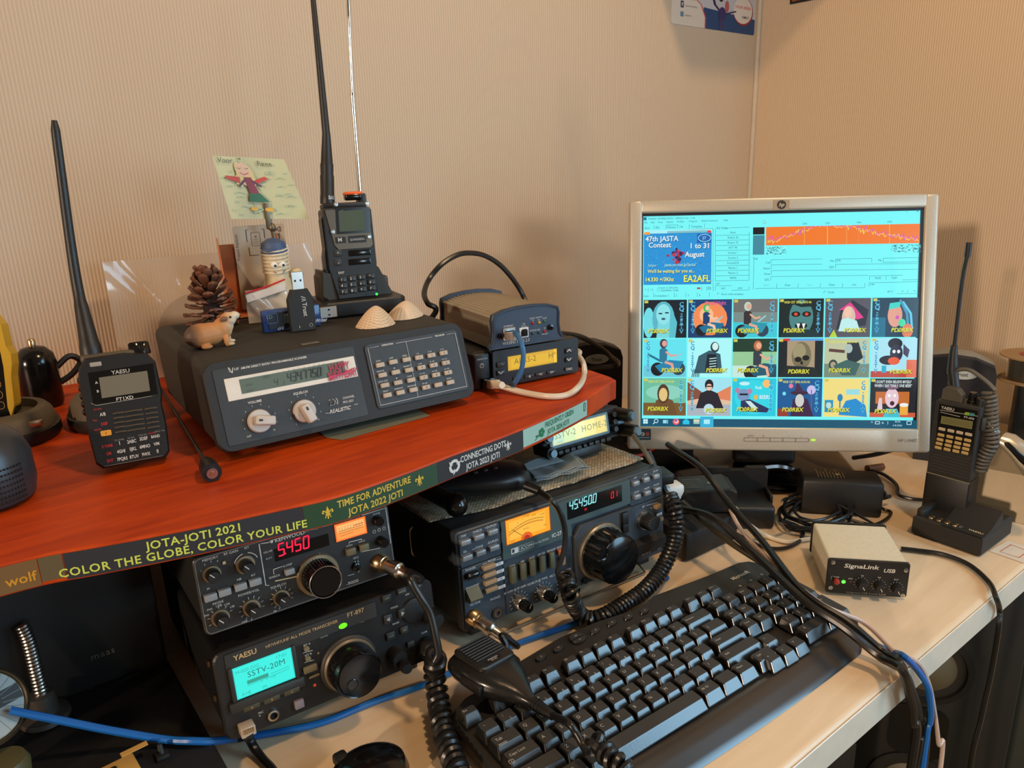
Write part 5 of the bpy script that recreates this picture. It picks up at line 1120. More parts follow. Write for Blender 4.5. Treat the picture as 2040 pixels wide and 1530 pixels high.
# RJ45 microphone plug in the lower left corner
u, v = c(500, 960, -.006)
rj = MB(); rj.box(u, -.010, v+.0005, .0120, .012, .0085, .001); rj.build('socket_plug', mat('clear_plug', (176, 160, 140), 0.2), ft)
mb = MB()
for i in range(6): mb.box(u-.004+i*.0016, -.0165, v+.002, .0008, .0012, .004)
mb.build('plug_contacts', BRASS, ft)
rj_end = PF.M @ Vector((u, -.015, v-.001))
# ================================================================ all mode transceiver with amber meter
D = crop(820, 880, 3.778)
ic = thing('transceiver', 'wide blue grey transceiver with amber needle meter and big black dial behind the keyboard', 'radio', (0.510, 0.566, 0.0185), radians(-3.9), radians(3.6))
PI_ = Pan(ic)
def i_(x, y, y0=-0.003): return PI_.P(D(x, y), y0)
TEAL = mat('panel_blue_grey', (50, 60, 70), 0.45, bump=0.15, bscale=1800)
sweep_box(-0.141, 0.141, 0.002, 0.109, 0.008, 0.275, 0.003).build('casing', mat('case_grey', (44, 44, 44), 0.5, bump=0.2, bscale=1500), ic)
sweep_box(-0.1425, 0.1425, 0.0, 0.111, 0.0, 0.012, 0.004).build('panel_frame', TEAL, ic)
def pl(pts, o=.003, name='panel_block', m=TEAL, y0=0.001): return plate(pts, y0, -o, b=.0006).build(name, m, ic)
X1 = (i_(655, 580)[0]+i_(690, 870)[0])/2-.0004; X2 = i_(1640, 300)[0]; ZL = i_(520, 910)[1]; ZR = i_(1770, 450)[1]
pl(rrect(-.1405, ZL+.0006, X1, .1095, .002)); pl(rrect(-.1405, .0015, X1+.0, ZL-.0006, .002)); 
XD = i_(1215, 800)[0]
pl(rrect(X1+.0008, .0015, XD, ZL+.006, .001), .002)
pl(rrect(X2+.0006, ZR+.0006, .1405, .1095, .002)); pl(rrect(X2+.0006, .0015, .1405, ZR-.0006, .002))
# display frame
a0, a1 = i_(668, 900, -.004), i_(1630, 280, -.004)
fr = [(X1+.0008, ZL+.0075), (X2-.0004, ZL+.0075+.0), (X2-.0004, .1095), (X1+.0008, .1095)]
zfb = i_(700, 890, -.004)[1]; zfr = i_(1640, 470, -.004)[1]
mb = MB(); plate([(X1+.0008, zfb), (i_(1200, 700)[0], zfb), (i_(1200, 700)[0], zfr+.001), (X2-.0006, zfr+.001), (X2-.0006, .1095), (X1+.0008, .1095)], 0.001, -.0045, mb, b=0).build('display_frame', mat('frame_teal_grey', (64, 82, 84), 0.35), ic)
# dial plate (clipped corners)
DP = mat('dial_plate', (54, 58, 62), 0.45, bump=0.2, bscale=1500)
du0, dv1 = i_(1210, 690); du1 = X2-.0010
zt = i_(1640, 480)[1]-.001
plate([(XD+.0006, .003), (du1, .003), (du1, zt), (XD+.010, zt), (XD+.0006, zt-.012)], .001, -.006, b=.0008).build('dial_plate', DP, ic)
# meter
q0, q1, q2, q3 = i_(700, 600, -.0045), i_(1030, 488, -.0045), i_(1045, 665, -.0045), i_(722, 770, -.0045)
mu0, mu1, mv0, mv1 = (q0[0]+q3[0])/2, (q1[0]+q2[0])/2, (q2[1]+q3[1])/2, (q0[1]+q1[1])/2
d = D2(front(-.0046), off=.0002); d.rect(mu0-.001, mv0-.001, mu1+.001, mv1+.001, (150, 70, 10)); d.rect(mu0, mv0, mu1, mv1, (255, 168, 34)); d.rect(mu0+.004, mv0+.004, mu1-.006, mv1-.003, (255, 190, 66))
W_, H_ = mu1-mu0, mv1-mv0; f_ = lambda U, V: (mu0+U*W_, mv0+V*H_); BRN = (120, 56, 10)
d.line([f_(.06+.8*t_/12, .36+.36*sin(pi*(.1+.62*t_/12))) for t_ in range(13)], .0005, BRN); d.line([f_(.04+.8*t_/12, .24+.36*sin(pi*(.1+.62*t_/12))) for t_ in range(13)], .0005, (190, 60, 20)); d.line([f_(.05+.8*t_/12, .27+.36*sin(pi*(.1+.62*t_/12))) for t_ in range(13)], .0003, BRN)
for t_ in range(0, 13): u, v = f_(.06+.8*t_/12, .36+.36*sin(pi*(.1+.62*t_/12))); d.line([(u, v), (u, v+.0012)], .0003, BRN)
for t_, U, V in (('1', .12, .60), ('3', .26, .74), ('5', .38, .82), ('9', .50, .86), ('+20dB', .62, .86), ('+60dB', .82, .78), ('RF SQL', .44, .40), ('POWER', .1, .06), ('SIGNAL', .46, .94), ('MHz', .88, .28)): d.text(t_, *f_(U, V), .0016, BRN)
d.line([f_(.38, .12), f_(.13, .56)], .0005, (30, 20, 10)); u, v = f_(.44, .0); d.poly(circ(u, v, .0075, .0075, 14, 0, 180), (230, 96, 20)); d.poly(circ(u, v, .004, .004, 12, 0, 180), (170, 40, 10))
# digits
e0, e1, e2, e3 = i_(1168, 475, -.0045), i_(1580, 330, -.0045), i_(1585, 450, -.0045), i_(1175, 585, -.0045)
gu0, gu1, gv0, gv1 = e0[0], e1[0], (e2[1]+e3[1])/2, (e0[1]+e1[1])/2+.0015
u, v = i_(1180, 515, -.0046); d.seg7('45.450.0', u+.0005, v-.0002, .0096, (150, 232, 236), .16, .0042)
u, v = i_(1492, 422, -.0046); d.seg7('0.1', u, v, .0068, (236, 20, 30), .1, .0034); u, v = i_(1290, 500, -.0046); d.text('(S)', u, v-.002, .0024, (230, 30, 40), 'l', True)
d.mb.build('lit_display', GLOW, ic, solid=False)
plate([(gu0, gv0), (gu1, gv0), (gu1, gv1), (gu0, gv1)], -.0045, -.0047).build('digit_window', GLOSS, ic)
# printing
d = D2(front(-.003), off=.0003); PI2 = (198, 202, 202)
for t_, x, y, h in (('OW', 390, 712, .0026), ('CHECK', 495, 675, .0026), ('+DUPLEX', 595, 638, .0026), ('SEL', 402, 828, .0024), ('TONE', 508, 793, .0026), ('-DUPLEX', 610, 752, .0026), ('POWER', 443, 960, .0027), ('TRANSMIT', 458, 1092, .0026), ('RECEIVE', 478, 1218, .0026), ('PHONES', 628, 1178, .0026),
     ('MODE', 602, 895, .0026), ('VOX', 756, 936, .0026), ('NB', 832, 903, .0026), ('AGC', 903, 873, .0026), ('METER', 975, 845, .0026), ('PREAMP', 1048, 818, .0026), ('MODE', 1115, 792, .0026), ('A/B', 1680, 270, .0022), ('A=B', 1756, 246, .0022), ('SCAN', 1832, 220, .0024), ('VFO/M', 1688, 378, .0022), ('WRITE', 1766, 350, .0022), ('M>VFO', 1840, 322, .0022),
     ('RIT', 1742, 488, .0024), ('+', 1798, 500, .0030), ('-', 1688, 545, .0030), ('MHz', 1795, 705, .0022)):
    u, v = i_(x, y); d.text(t_, u, v-.0008, h, PI2, hs=.92)
for t_, x, y in (('AF GAIN @ RF GAIN', 775, 1112), ('SQUELCH @ TONE', 943, 1048), ('MIC GAIN @ RF PWR', 1115, 985)): u, v = i_(x, y); d.text(t_, u, v-.0008, .0026, PI2, hs=.86)
for p in (((450, 810), (475, 800)), ((530, 920), (565, 908)), ((635, 885), (672, 875)), ((1762, 478), (1845, 455)), ((1845, 455), (1846, 465)), ((1700, 738), (1770, 720)), ((1810, 708), (1880, 690))): d.line([i_(*q) for q in p], .0004, PI2)
for x, y, t_ in ((657, 916, 'FM'), (662, 972, 'USB'), (668, 1028, 'LSB'), (674, 1088, 'CW'), (1857, 543, 'CLR')): u, v = i_(x, y); d.poly(rrect(u-.0045, v-.0016, u+.0045, v+.0020, .0006), PI2); d.text(t_, u, v-.0008, .0020, (50, 54, 60))
cts = [((800, 1195), 'af'), ((985, 1125), 'sq'), ((1150, 1070), 'mic')]
for (x, y), _n in cts: ticks(d, i_(x, y), .0098, .0125, -30, 210, 11, PI2)
u, v = i_(1410, 612); d.line([(u, v-.002), (u+.0003, v+.002)], .0004, PI2)
d.o = .0018+.0003
dd = D2(front(-.0045), mb=d.mb, off=.0002)
u, v = i_(750, 842, -.0045); dd.poly(rrect(u, v-.0012, u+.0092, v+.0052, .0004), PI2); dd.rect(u+.001, v, u+.0042, v+.004, (58, 66, 74)); dd.line(rrect(u+.0102, v-.0012, u+.0290, v+.0052, .0003), .0003, PI2, True); dd.text('ICOM', u+.0196, v, .0040, PI2, 'c', hs=1.05)
u, v = i_(888, 786, -.0045); dd.text('144MHz ALL MODE', u, v, .0024, PI2, 'l', hs=.88); u, v = i_(1055, 722, -.0045); dd.text('IC-271E', u, v, .0044, PI2, 'l', True, hs=0.95)
d.mb.build('lettering', PRINT, ic, solid=False)
SB = mat('silver_button', (150, 154, 156), 0.35, metal=0.5)
for x, y in ((405, 757), (506, 716), (610, 678), (418, 872), (519, 835), (620, 798), (1687, 313), (1765, 285), (1840, 260), (1697, 413), (1773, 385), (1850, 360)):
    u, v = i_(x, y, -.006); w = .0112 if x < 700 else .0092; button(ic, u, v, w, .0052, .006, SB, 'button', -.002)
TB = mat('tan_button', (150, 124, 92), 0.45)
for x, y in ((583, 942), (588, 998), (594, 1055), (600, 1112)): u, v = i_(x, y, -.006); button(ic, u, v, .0150, .0046, .006, TB, 'mode_button', -.002)
for x, y, w in ((1855, 487, .010), (1875, 580, .006)): u, v = i_(x, y, -.006); button(ic, u, v, w, .0046, .006, TB, 'button', -.002)
OL = mat('olive_slide', (84, 84, 64), 0.5)
for x, y in ((770, 1005), (845, 978), (915, 948), (990, 920), (1060, 893)): u, v = i_(x, y, -.007); button(ic, u, v, .0066, .0190, .006, OL, 'lever_switch', -.002, .0012)
u, v = i_(1125, 850, -.006); button(ic, u, v+.003, .0060, .006, .005, mat('orange_button', (170, 90, 50), 0.5), 'lever_switch', -.002); button(ic, u+.002, v-.008, .0066, .010, .005, TB, 'lever_switch', -.002)
u, v = i_(455, 1003, -.005); MB().box(u, -.005, v, .0165, .008, .0075, .003, 3).build('power_switch', GLOSS, ic)
u, v = i_(475, 1160, -.008); mb = MB(); mb.prism([(0, .009), (.002, .009), (.012, -.002), (.008, -.006), (0, -.004)], -.0075, .0075, T(u, -.001, v) @ RZ(-pi/2) @ RX(pi/2)); mb.build('transmit_lever', OL, ic)
u, v = i_(640, 1285); mb = MB(); mb.lathe([(.0062, 0), (.0062, .002), (.0036, .0022), (.0036, 0)], 28, T(u, -.003, v) @ RX(pi/2), cap=False); mb.build('phones_jack', GREYBLK, ic)
MB().lathe([(.0042, 0), (.0042, .0026), (.0030, .0026), (.0030, 0)], 24, T(u, -.003, v) @ RX(pi/2), cap=False).build('jack_ring', BRASS, ic)
for ((x, y), nm) in cts:
    p_ = i_(x, y, -.003); k_ = knob(ic, p_, .0082, .010, METAL, nm.replace('af', 'volume').replace('sq', 'squelch').replace('mic', 'mic_gain')+'_knob', None, y0=-.003); knob(k_, p_, .0062, .022, GLOSS, 'inner_knob', y0=-.003, mark=((150, 140, 120), radians(60)))
knob(ic, i_(1757, 590, -.004), .0100, .017, BLACK, 'rit_knob', .0122, METAL, -.003, n=24)
# main dial
u, v = i_(1425, 820, -.006); A_ = T(u, -.006, v) @ RX(pi/2)
dl = MB().lathe([(.0335, 0), (.0335, .003), (.0320, .0045), (.0280, .0045)], 56, A_, cap=False).build('tuning_knob', mat('dial_ring_metal', (150, 140, 120), 0.35, metal=0.8), ic)
mb = MB(); N = 96; vs = []; fs = []; prof = [(.0300, .004), (.0300, .008), (.0290, .010), (.0290, .028), (.0275, .0315)]
for j, (r, z) in enumerate(prof):
    for i in range(N): k = 1 if (i % 4 < 2 or j < 1 or j == 4) else .965; t_ = 2*pi*i/N; vs.append((r*k*cos(t_), r*k*sin(t_), z))
for j in range(len(prof)-1):
    for i in range(N): fs.append([j*N+i, j*N+(i+1) % N, (j+1)*N+(i+1) % N, (j+1)*N+i])
mb.add(vs, fs, A_, sm=True); mb.lathe([(.0272, .0313), (.0265, .0318), (.0001, .0318)], 48, A_); mb.build('dial_grip', GLOSS, dl)
uu, vv = i_(1455, 850, -.040); MB().lathe([(.0072, .0318), (.0070, .0326), (.0056, .0322), (.0040, .0300), (.0001, .0290)], 28, T(uu, -.006, vv) @ RX(pi/2)).build('finger_dimple', GLOSS, dl)
# keys right of the dial, down / up keys
for x, y in ((1605, 577), (1607, 640)): u, v = i_(x, y, -.008); button(ic, u, v, .0085, .0150, .006, BLACK, 'vfo_key', -.004)
for x, y, t_ in ((1762, 795, 'DOWN'), (1860, 760, 'UP')):
    u, v = i_(x, y, -.012); mb = MB(); mb.prism([(0, .010), (.009, .004), (.010, -.009), (0, -.010)], -.0135, .0135, T(u, -.002, v) @ RZ(-pi/2) @ RX(pi/2)); mb.build('rocker_key', BLACK, ic)
    dd = D2(front(-.0125), off=.0005); dd.text(t_, u, v-.0085, .0022, PI2, sp=1.4); dd.mb.build('key_legend', PRINT, ic, solid=False)
MB().lathe([(.0035, 0), (.0035, .004), (.0001, .0045)], 16, T(*[i_(1295, 1040, -.006)[0], -.006, i_(1295, 1040, -.006)[1]]) @ RX(pi/2)).build('calibrate_knob', BLACK, ic)
pe2, Qp2 = mic_plug(ic, i_(470, 1320, -.003), -.003, (.38, -1, -.34), 'microphone_socket', .0092, .046)
for x in (-.12, .12):
    for y in (.02, .25): MB().box(x, y, .0005 if y > .1 else -.008, .018, .018, .003 if y > .1 else .012, .001).build('foot', RUBBER, ic)
mb = MB(); mb.tube([(-.11, .03, -.001), (-.108, -.004, -.0155), (.108, -.004, -.0155), (.11, .03, -.001)], .0014, 8, 0); mb.build('wire_bail', METAL, ic)
mb = MB(); mb.tube([(-.1425, .10, .085), (-.1465, .10, .080), (-.1465, .10, .055), (-.1425, .10, .050)], .0014, 8, 3); mb.build('side_wire', BRASS, ic)
# woven mat on the radio
ITOP = lambda x, y: 0.111
def w_ic(x, y, z): return PI_.M @ Vector((x, y, z))
mt = thing('woven_mat', 'beige woven mat lying on the blue grey transceiver', 'mat', tuple(w_ic(0, .13, .1112)), radians(-3.9), radians(3.6))
WV = bpy.data.materials.new('woven_fabric'); WV.use_nodes = True; nt = WV.node_tree; b_ = nt.nodes['Principled BSDF']
tc = nt.nodes.new('ShaderNodeTexCoord'); ck = nt.nodes.new('ShaderNodeTexBrick'); ck.inputs['Scale'].default_value = 130; ck.inputs['Mortar Size'].default_value = 0.06; ck.inputs['Brick Width'].default_value = .6; ck.inputs['Row Height'].default_value = .35
ck.inputs['Color1'].default_value = (*lin((196, 180, 150)), 1); ck.inputs['Color2'].default_value = (*lin((150, 132, 104)), 1); ck.inputs['Mortar'].default_value = (*lin((84, 70, 50)), 1)
nt.links.new(tc.outputs['Object'], ck.inputs[0]); nt.links.new(ck.outputs['Color'], b_.inputs['Base Color']); b_.inputs['Roughness'].default_value = 0.9
bp = nt.nodes.new('ShaderNodeBump'); bp.inputs['Strength'].default_value = .8; bp.inputs['Distance'].default_value = .001; nt.links.new(ck.outputs['Fac'], bp.inputs['Height']); bp.invert = True; nt.links.new(bp.outputs[0], b_.inputs['Normal']); MATS['woven_fabric'] = WV
I2 = (T(*w_ic(0, .13, .1112)) @ RZ(radians(-3.9)) @ RX(-radians(3.6))).inverted()
def matp(px, z=.131): w = onz(*px, z); l = I2 @ w; return l.x, l.y
corn = [matp(D(130, 588)), matp(D(300, 548)), matp(D(620, 475)), matp(D(960, 372)), matp(D(1120, 320)), matp(D(1400, 235)), matp(D(1745, 112))]
poly = [(-.142, .085)]+[(x, y) for x, y in corn]+[(.118, .135), (-.142, .135)]
N = len(corn); fr_ = spline([Vector((x, y, 0)) for x, y in corn], 5)
mb = MB(); back = [(p.x, .13) for p in fr_]
vs = []; fs = []; n = len(fr_); rr = random.Random(5)
for j in range(9):
    for i in range(n):
        t_ = j/8; x = fr_[i].x; y = fr_[i].y+(0.13-fr_[i].y)*t_; vs.append((x+(rr.uniform(-.0006, .0006) if j == 0 else 0), y+(rr.uniform(-.0007, .0007) if j == 0 else 0), .0018+.0006*sin(x*60+y*30)))
for j in range(8):
    for i in range(n-1): fs.append([j*n+i, j*n+i+1, (j+1)*n+i+1, (j+1)*n+i])
mb.add(vs, fs, sm=True); o = mb.build('weave', WV, mt); sd = o.modifiers.new('thick', 'SOLIDIFY'); sd.thickness = .0016; sd.offset = -1
# cleaning cloth
CLO = mat('grey_blue_cloth', (122, 132, 134), 0.8, bump=0.2, bscale=700)
cw = onz(*crop(860, 760, 4.08)(1020, 740), .1375)
cl = thing('cleaning_cloth', 'grey blue cleaning cloth with zigzag edge folded on the woven mat', 'cloth', tuple(cw), radians(-8), radians(3.0))
mb = MB()
for lay, (w, h, dx, dy, z) in enumerate(((.074, .042, 0, 0, 0.0), (.072, .042, .002, .003, .0012), (.068, .044, -.001, .006, .0024))):
    vs = []; fs = []; nu, nv = 36, 14
    for j in range(nv+1):
        for i in range(nu+1):
            u_ = i/nu; v_ = j/nv; zig = (.0008 if i % 2 else -.0008) if j == 0 else 0
            x = (u_-.5)*w+dx+v_*.010; y = (v_-.3)*h+dy+zig; vs.append((x, y, z+.0024*sin(u_*5+lay)*v_+.0008*sin(u_*17+v_*5)+.001))
    for j in range(nv):
        for i in range(nu): fs.append([j*(nu+1)+i, j*(nu+1)+i+1, (j+1)*(nu+1)+i+1, (j+1)*(nu+1)+i])
    mb.add(vs, fs, sm=True)
o = mb.build('folded_cloth', CLO, cl); sd = o.modifiers.new('thick', 'SOLIDIFY'); sd.thickness = .0005
# flap of the cloth reaching left under the shelf
vs = []; fs = []; nu, nv = 24, 6
for j in range(nv+1):
    for i in range(nu+1): u_ = i/nu; v_ = j/nv; vs.append((-.040+u_*.062-v_*.006, .018+v_*.022*(.3+u_*.7), .0042+.004*sin(u_*2.6)*v_+.002*v_))
for j in range(nv):
    for i in range(nu): fs.append([j*(nu+1)+i, j*(nu+1)+i+1, (j+1)*(nu+1)+i+1, (j+1)*(nu+1)+i])
mb = MB(); mb.add(vs, fs, sm=True); o = mb.build('cloth_flap', CLO, cl); sd = o.modifiers.new('thick', 'SOLIDIFY'); sd.thickness = .0005
# remote display head on the radio
F4_ = crop(860, 760, 4.08)
hp = thing('remote_radio_head', 'slim radio control head with cream lit display behind the shelf edge', 'radio head', (0.607, 0.648, 0.138), radians(-4), radians(12))
PH2 = Pan(hp)
def h2(x, y, y0=-.004): return PH2.P(F4_(x, y), y0)
mb = MB(); sweep_box(-.062, .062, .004, .044, 0, .024, .004, mb=mb); mb.prism([(-.05, .024), (.05, .024), (.055, .012), (-.055, .012)], .044, .049); mb.build('body', BLACK, hp)
l0, l1 = h2(985, 530), h2(1428, 400); l2 = h2(1410, 268)
lx0, lx1, lz0, lz1 = l0[0], l1[0], (l0[1]+l1[1])/2, l2[1]
plate(rrect(lx0-.004, lz0-.0035, lx1+.004, lz1+.003, .002), 0, -.0042, b=.0006).build('display_frame', mat('head_frame', (66, 88, 96), 0.3), hp)
d = D2(front(-.0043), off=.0002); d.rect(lx0, lz0, lx1, lz1, (206, 200, 120)); wd = lx1-lx0
for i, c_ in enumerate(((196, 226, 190), (216, 236, 170), (240, 240, 170), (250, 236, 140), (246, 220, 112))): d.rect(lx0+wd*(.02+i*.19), lz0+.001, lx0+wd*(.21+i*.19), lz1-.001, c_)
d.text('SSTV-2', lx0+.004, lz0+.0075, .0078, (130, 134, 92), 'l', hs=.95, sp=1.1); d.text('HOME-2', lx0+wd*.53, lz0+.0075, .0078, (130, 134, 92), 'l', hs=.95, sp=1.1)
d.text('144 HI', lx0+.006, lz0+.002, .0022, (150, 156, 110), 'l'); d.mb.build('lit_display', GLOW, hp, solid=False)
for i in range(9):
    x = -.040+i*.0095; z = lz0-.0105; button(hp, x, z, .0078 if i != 4 else .006, .0050, .003, GREYBLK, 'key', -.002, .0012)
for x, y in ((1480, 268), (1485, 325), (1492, 385)): u, v = h2(x, y); MB().cyl((u, 0, v), (u, -.0065, v), .0034).build('key', GREYBLK, hp)
BLC = mat('knob_blue_cap', (96, 126, 142), 0.3)
for x, y in ((1545, 265), (1590, 390)):
    u, v = h2(x, y, -.008); k_ = MB().cyl((u, .002, v), (u+.004, -.020, v-.002), .0088, .0078, 24).build('knob', BLACK, hp); MB().cyl((u+.004, -.0202, v-.002), (u+.0048, -.0245, v-.0025), .0055, .005, 20).build('knob_cap', BLC, k_)
for x, y in ((925, 455), (955, 580)):
    u, v = h2(x, y, -.006); k_ = MB().cyl((u, .002, v), (u-.001, -.014, v), .0080, .0070, 24).build('knob', BLACK, hp); MB().cyl((u-.001, -.0142, v), (u-.001, -.018, v), .005, .0045, 20).build('knob_cap', BLC, k_)
u, v = h2(1530, 328); button(hp, u, v, .010, .005, .004, BLC, 'key', -.002)
mb = MB(); mb.box(0, .012, -.002, .05, .03, .012, .002); mb.build('mount', BLACK, hp)
# ================================================================ handheld radios and chargers on the shelf
L_ = crop(0, 600, 3.643)
def beam(parent, pts, m, name): return MB().tube(pts, .003, 8).build(name, m, parent)
# ---- handheld with long whip, leaning back on its clip
hf = thing('handheld_radio', 'black handheld radio with long whip antenna standing at the left front of the red shelf', 'handheld radio', (0.114, 0.703, 0.2375), radians(-12), radians(15))
PX1 = Pan(hf)
def l(x, y, y0=-.002): return PX1.P(L_(x, y), y0)
sweep_box(-.028, .028, .0105, .093, .004, .034, .006).build('battery_body', BLACK, hf)
out = [(-.0245, .001), (.0260, .001), (.0300, .006), (.0310, .030), (.0300, .050), (.0318, .060), (.0305, .088), (.0250, .096), (.006, .099), (-.024, .098), (-.0300, .090), (-.0318, .080), (-.0305, .055), (-.0310, .030), (-.0290, .006)]
plate(out, .016, -.002, b=.002).build('front_shell', BLACK, hf)
sil = mat('worn_top_olive', (78, 68, 52), 0.5, bump=.2, bscale=900)
mb = MB(); mb.box(-.003, .012, .0975, .050, .020, .008, .003, 3); mb.build('top_cap', sil, hf)
mb = MB()
for i in range(5): mb.ball((-.0315, .010, .080-i*.007), .0022, .006, .0034)
mb.build('side_buttons', RUBBER, hf)
k_ = knob(hf, (0, 0), .0092, .011, GLOSS, 'dial_knob', ribs=True); k_.parent = hf; k_.location = (.019, .010, .0965); k_.rotation_euler = (-pi/2, 0, 0)
w_ = [l(640, 520), l(1110, 450), l(1145, 680), l(680, 750)]
plate([w_[3], w_[2], w_[1], w_[0]], -.002, -.0026).build('screen_window', GLOSS, hf)
d = D2(front(-.0026), off=.0002); LCD = (104, 98, 80)
d.poly([l(740, 705), l(1090, 650), l(1068, 505), l(718, 555)], LCD)
d.text('YAESU', *l(878, 524), .0034, (170, 166, 156), 'c', True, hs=1.05); d.text('FT1XD', *l(908, 716), .0030, (186, 182, 172), 'c', True, hs=1.1)
d.text('A', *l(702, 600), .0022, PW_, 'c', True); d.text('B', *l(712, 662), .0022, PW_, 'c', True)
d.o = .0001; d5 = D2(front(-.002), mb=d.mb, off=.0006)
d5.line([l(660, 740), l(700, 757), l(1090, 690), l(1140, 676)], .0004, (150, 146, 130))
RD = (190, 40, 44)
for t_, x, y, h, cc_ in (('A/B', 748, 832, .0030, PW_), ('DISP', 760, 900, .0026, RD), ('F', 772, 968, .0022, (60, 40, 20)), ('D.TUNE', 780, 1060, .0024, RD), ('GM', 792, 1116, .0026, RD), ('ENT', 802, 1168, .0028, RD), ('1', 870, 1042, .0034, PW_), ('2ABC', 958, 1028, .0030, PW_), ('3DEF', 1044, 1008, .0030, PW_), ('BAND', 1130, 990, .0026, PW_),
     ('4GHI', 882, 1100, .0030, PW_), ('5JKL', 968, 1082, .0030, PW_), ('6MNO', 1054, 1064, .0030, PW_), ('V/M', 1138, 1045, .0028, PW_), ('7PQRS', 890, 1154, .0029, PW_), ('8TUV', 976, 1138, .0030, PW_), ('9WX', 1062, 1120, .0030, PW_), ('0', 1146, 1100, .0034, PW_)):
    u, v = l(x, y)
    if t_ == 'F': d5.poly(rrect(u-.0042, v-.001, u+.0042, v+.0038, .001), (206, 140, 40))
    d5.text(t_, u, v, h, cc_, 'c', True, hs=.72)
for t_, x, y, cc_ in (('SCOPE', 710, 790, RD), ('TX PWR', 866, 1012, (130, 128, 120)), ('SCAN', 952, 996, (130, 128, 120)), ('P.RCVR', 1036, 976, (130, 128, 120)), ('SCOPE', 1105, 962, RD), ('MAG TN', 1160, 948, (130, 128, 120)), ('SQL', 692, 870, RD), ('MONI', 712, 938, RD)):
    d5.text(t_, *l(x, y), .0015, cc_)
d5.line([l(760, 1198), l(1180, 1120)], .0004, (110, 104, 90))
u, v = l(694, 458); d.mb.build('lettering', PRINT, hf, solid=False)
u, v = l(694, 458); MB().box(u, -.0005, v, .0095, .004, .0042, .001).build('indicator_lens', mat('lens_grey', (150, 146, 134), .2), hf)
mb = MB()
for r in range(5):
    for cx, w in ((858, .0085), (970, .0145), (1095, .0100)):
        u, v = l(cx+r*5-(0 if cx < 900 else 0), 812+r*34-(cx-858)*.14); mb.tube([(u-w/2, -.0022, v), (u, -.0036, v+.0003), (u+w/2, -.0022, v)], .0008, 6, 2)
mb.build('speaker_ribs', sil, hf)
# whip
def whip(parent, base, tip, segs, m, name='antenna', mid=None):
    """antenna made of stacked segments: (fraction, radius)"""
    mb = MB(); b0 = Vector(base); t0 = Vector(tip); pts = [b0.lerp(t0, i/30) for i in range(31)]
    if mid: pts = spline([b0, Vector(mid), t0], 16)
    def tp(t_):
        for (f0, r0), (f1, r1) in zip(segs, segs[1:]):
            if t_ <= f1: return r0+(r1-r0)*((t_-f0)/(f1-f0) if f1 > f0 else 1)
        return segs[-1][1]
    return mb.tube(pts, 1, 16, 0, taper=tp).build(name, m, parent)
Ih = PX1.I
wb = Vector((-.019, .012, .099))
wbw = PX1.M @ wb
def on_plane(px, p0, nrm):
    d_ = ray(*px); t_ = (Vector(p0)-CAMP).dot(nrm)/d_.dot(nrm); return CAMP+d_*t_
n_ = Vector((cos(YAW), sin(YAW), 0))
tipw = on_plane((108, 240), wbw+Vector((.02, .03, 0)), n_); midw = on_plane((148, 535), wbw+Vector((.012, .018, 0)), n_)
whip(hf, wb, Ih @ tipw, [(0, .0088), (.06, .0088), (.08, .0080), (.34, .0054), (.345, .0047), (.98, .0036), (1, .0022)], BLACK, 'whip_antenna', Ih @ midw)
# ---- whip antenna lying on the shelf
wa = thing('loose_antenna', 'thin loose whip antenna with gold connector lying between handheld and scanner', 'antenna', tuple(onz(420, 940, SZ+.008)), 0)
IW = Pan(wa).I
e0 = onz(422, 942, SZ+.0085); e1 = onz(395, 895, SZ+.0078); e2 = onz(330, 790, SZ+.006); dr = (e0-e1).normalized()
b_w = e0+dr*.002; a_w = e0-dr*.016; c_w = e0-dr*.030
mb = MB(); mb.cyl(IW @ a_w, IW @ e0, .0078, .0082, 20); mb.cyl(IW @ c_w, IW @ a_w, .0052, .0078, 20); mb.build('connector_sleeve', BLACK, wa)
MB().cyl(IW @ (e0-dr*.001), IW @ (e0+dr*.0022), .0046, .0046, 20).build('connector_ring', METAL, wa)
MB().cyl(IW @ (e0+dr*.0022), IW @ (e0+dr*.0030), .0018, .0018, 12).build('centre_pin', BRASS, wa)
MB().tube([IW @ c_w, IW @ e2, IW @ (e2+(e2-c_w)*.30)], .0016, 8).build('whip_rod', GREYBLK, wa)
# ---- round thing at the left margin
PG = lambda x, y: onz(x, y, SZ)
rc = thing('round_speaker', 'dark rounded speaker cut by the left photo edge on the red shelf', 'speaker', (0.004, 0.712, SZ))
mb = MB(); mb.lathe([(.030, 0), (.036, .004), (.0385, .016), (.038, .038), (.033, .052), (.024, .060), (.0001, .062)], 36); mb.build('shell', mat('anthracite_shell', (44, 46, 48), .35), rc)
mb = MB(); 
for i in range(7):
    for j in range(9):
        t_ = radians(-78+j*4); z = .008+i*.0045; mb.ball((.0388*cos(t_)*(1-.0), .0388*sin(t_), z), .0009, .0009, .0009, 6, 4)
props(mb.build('grille', mat('grille_dark', (16, 18, 20), .6), rc), kind='stuff')
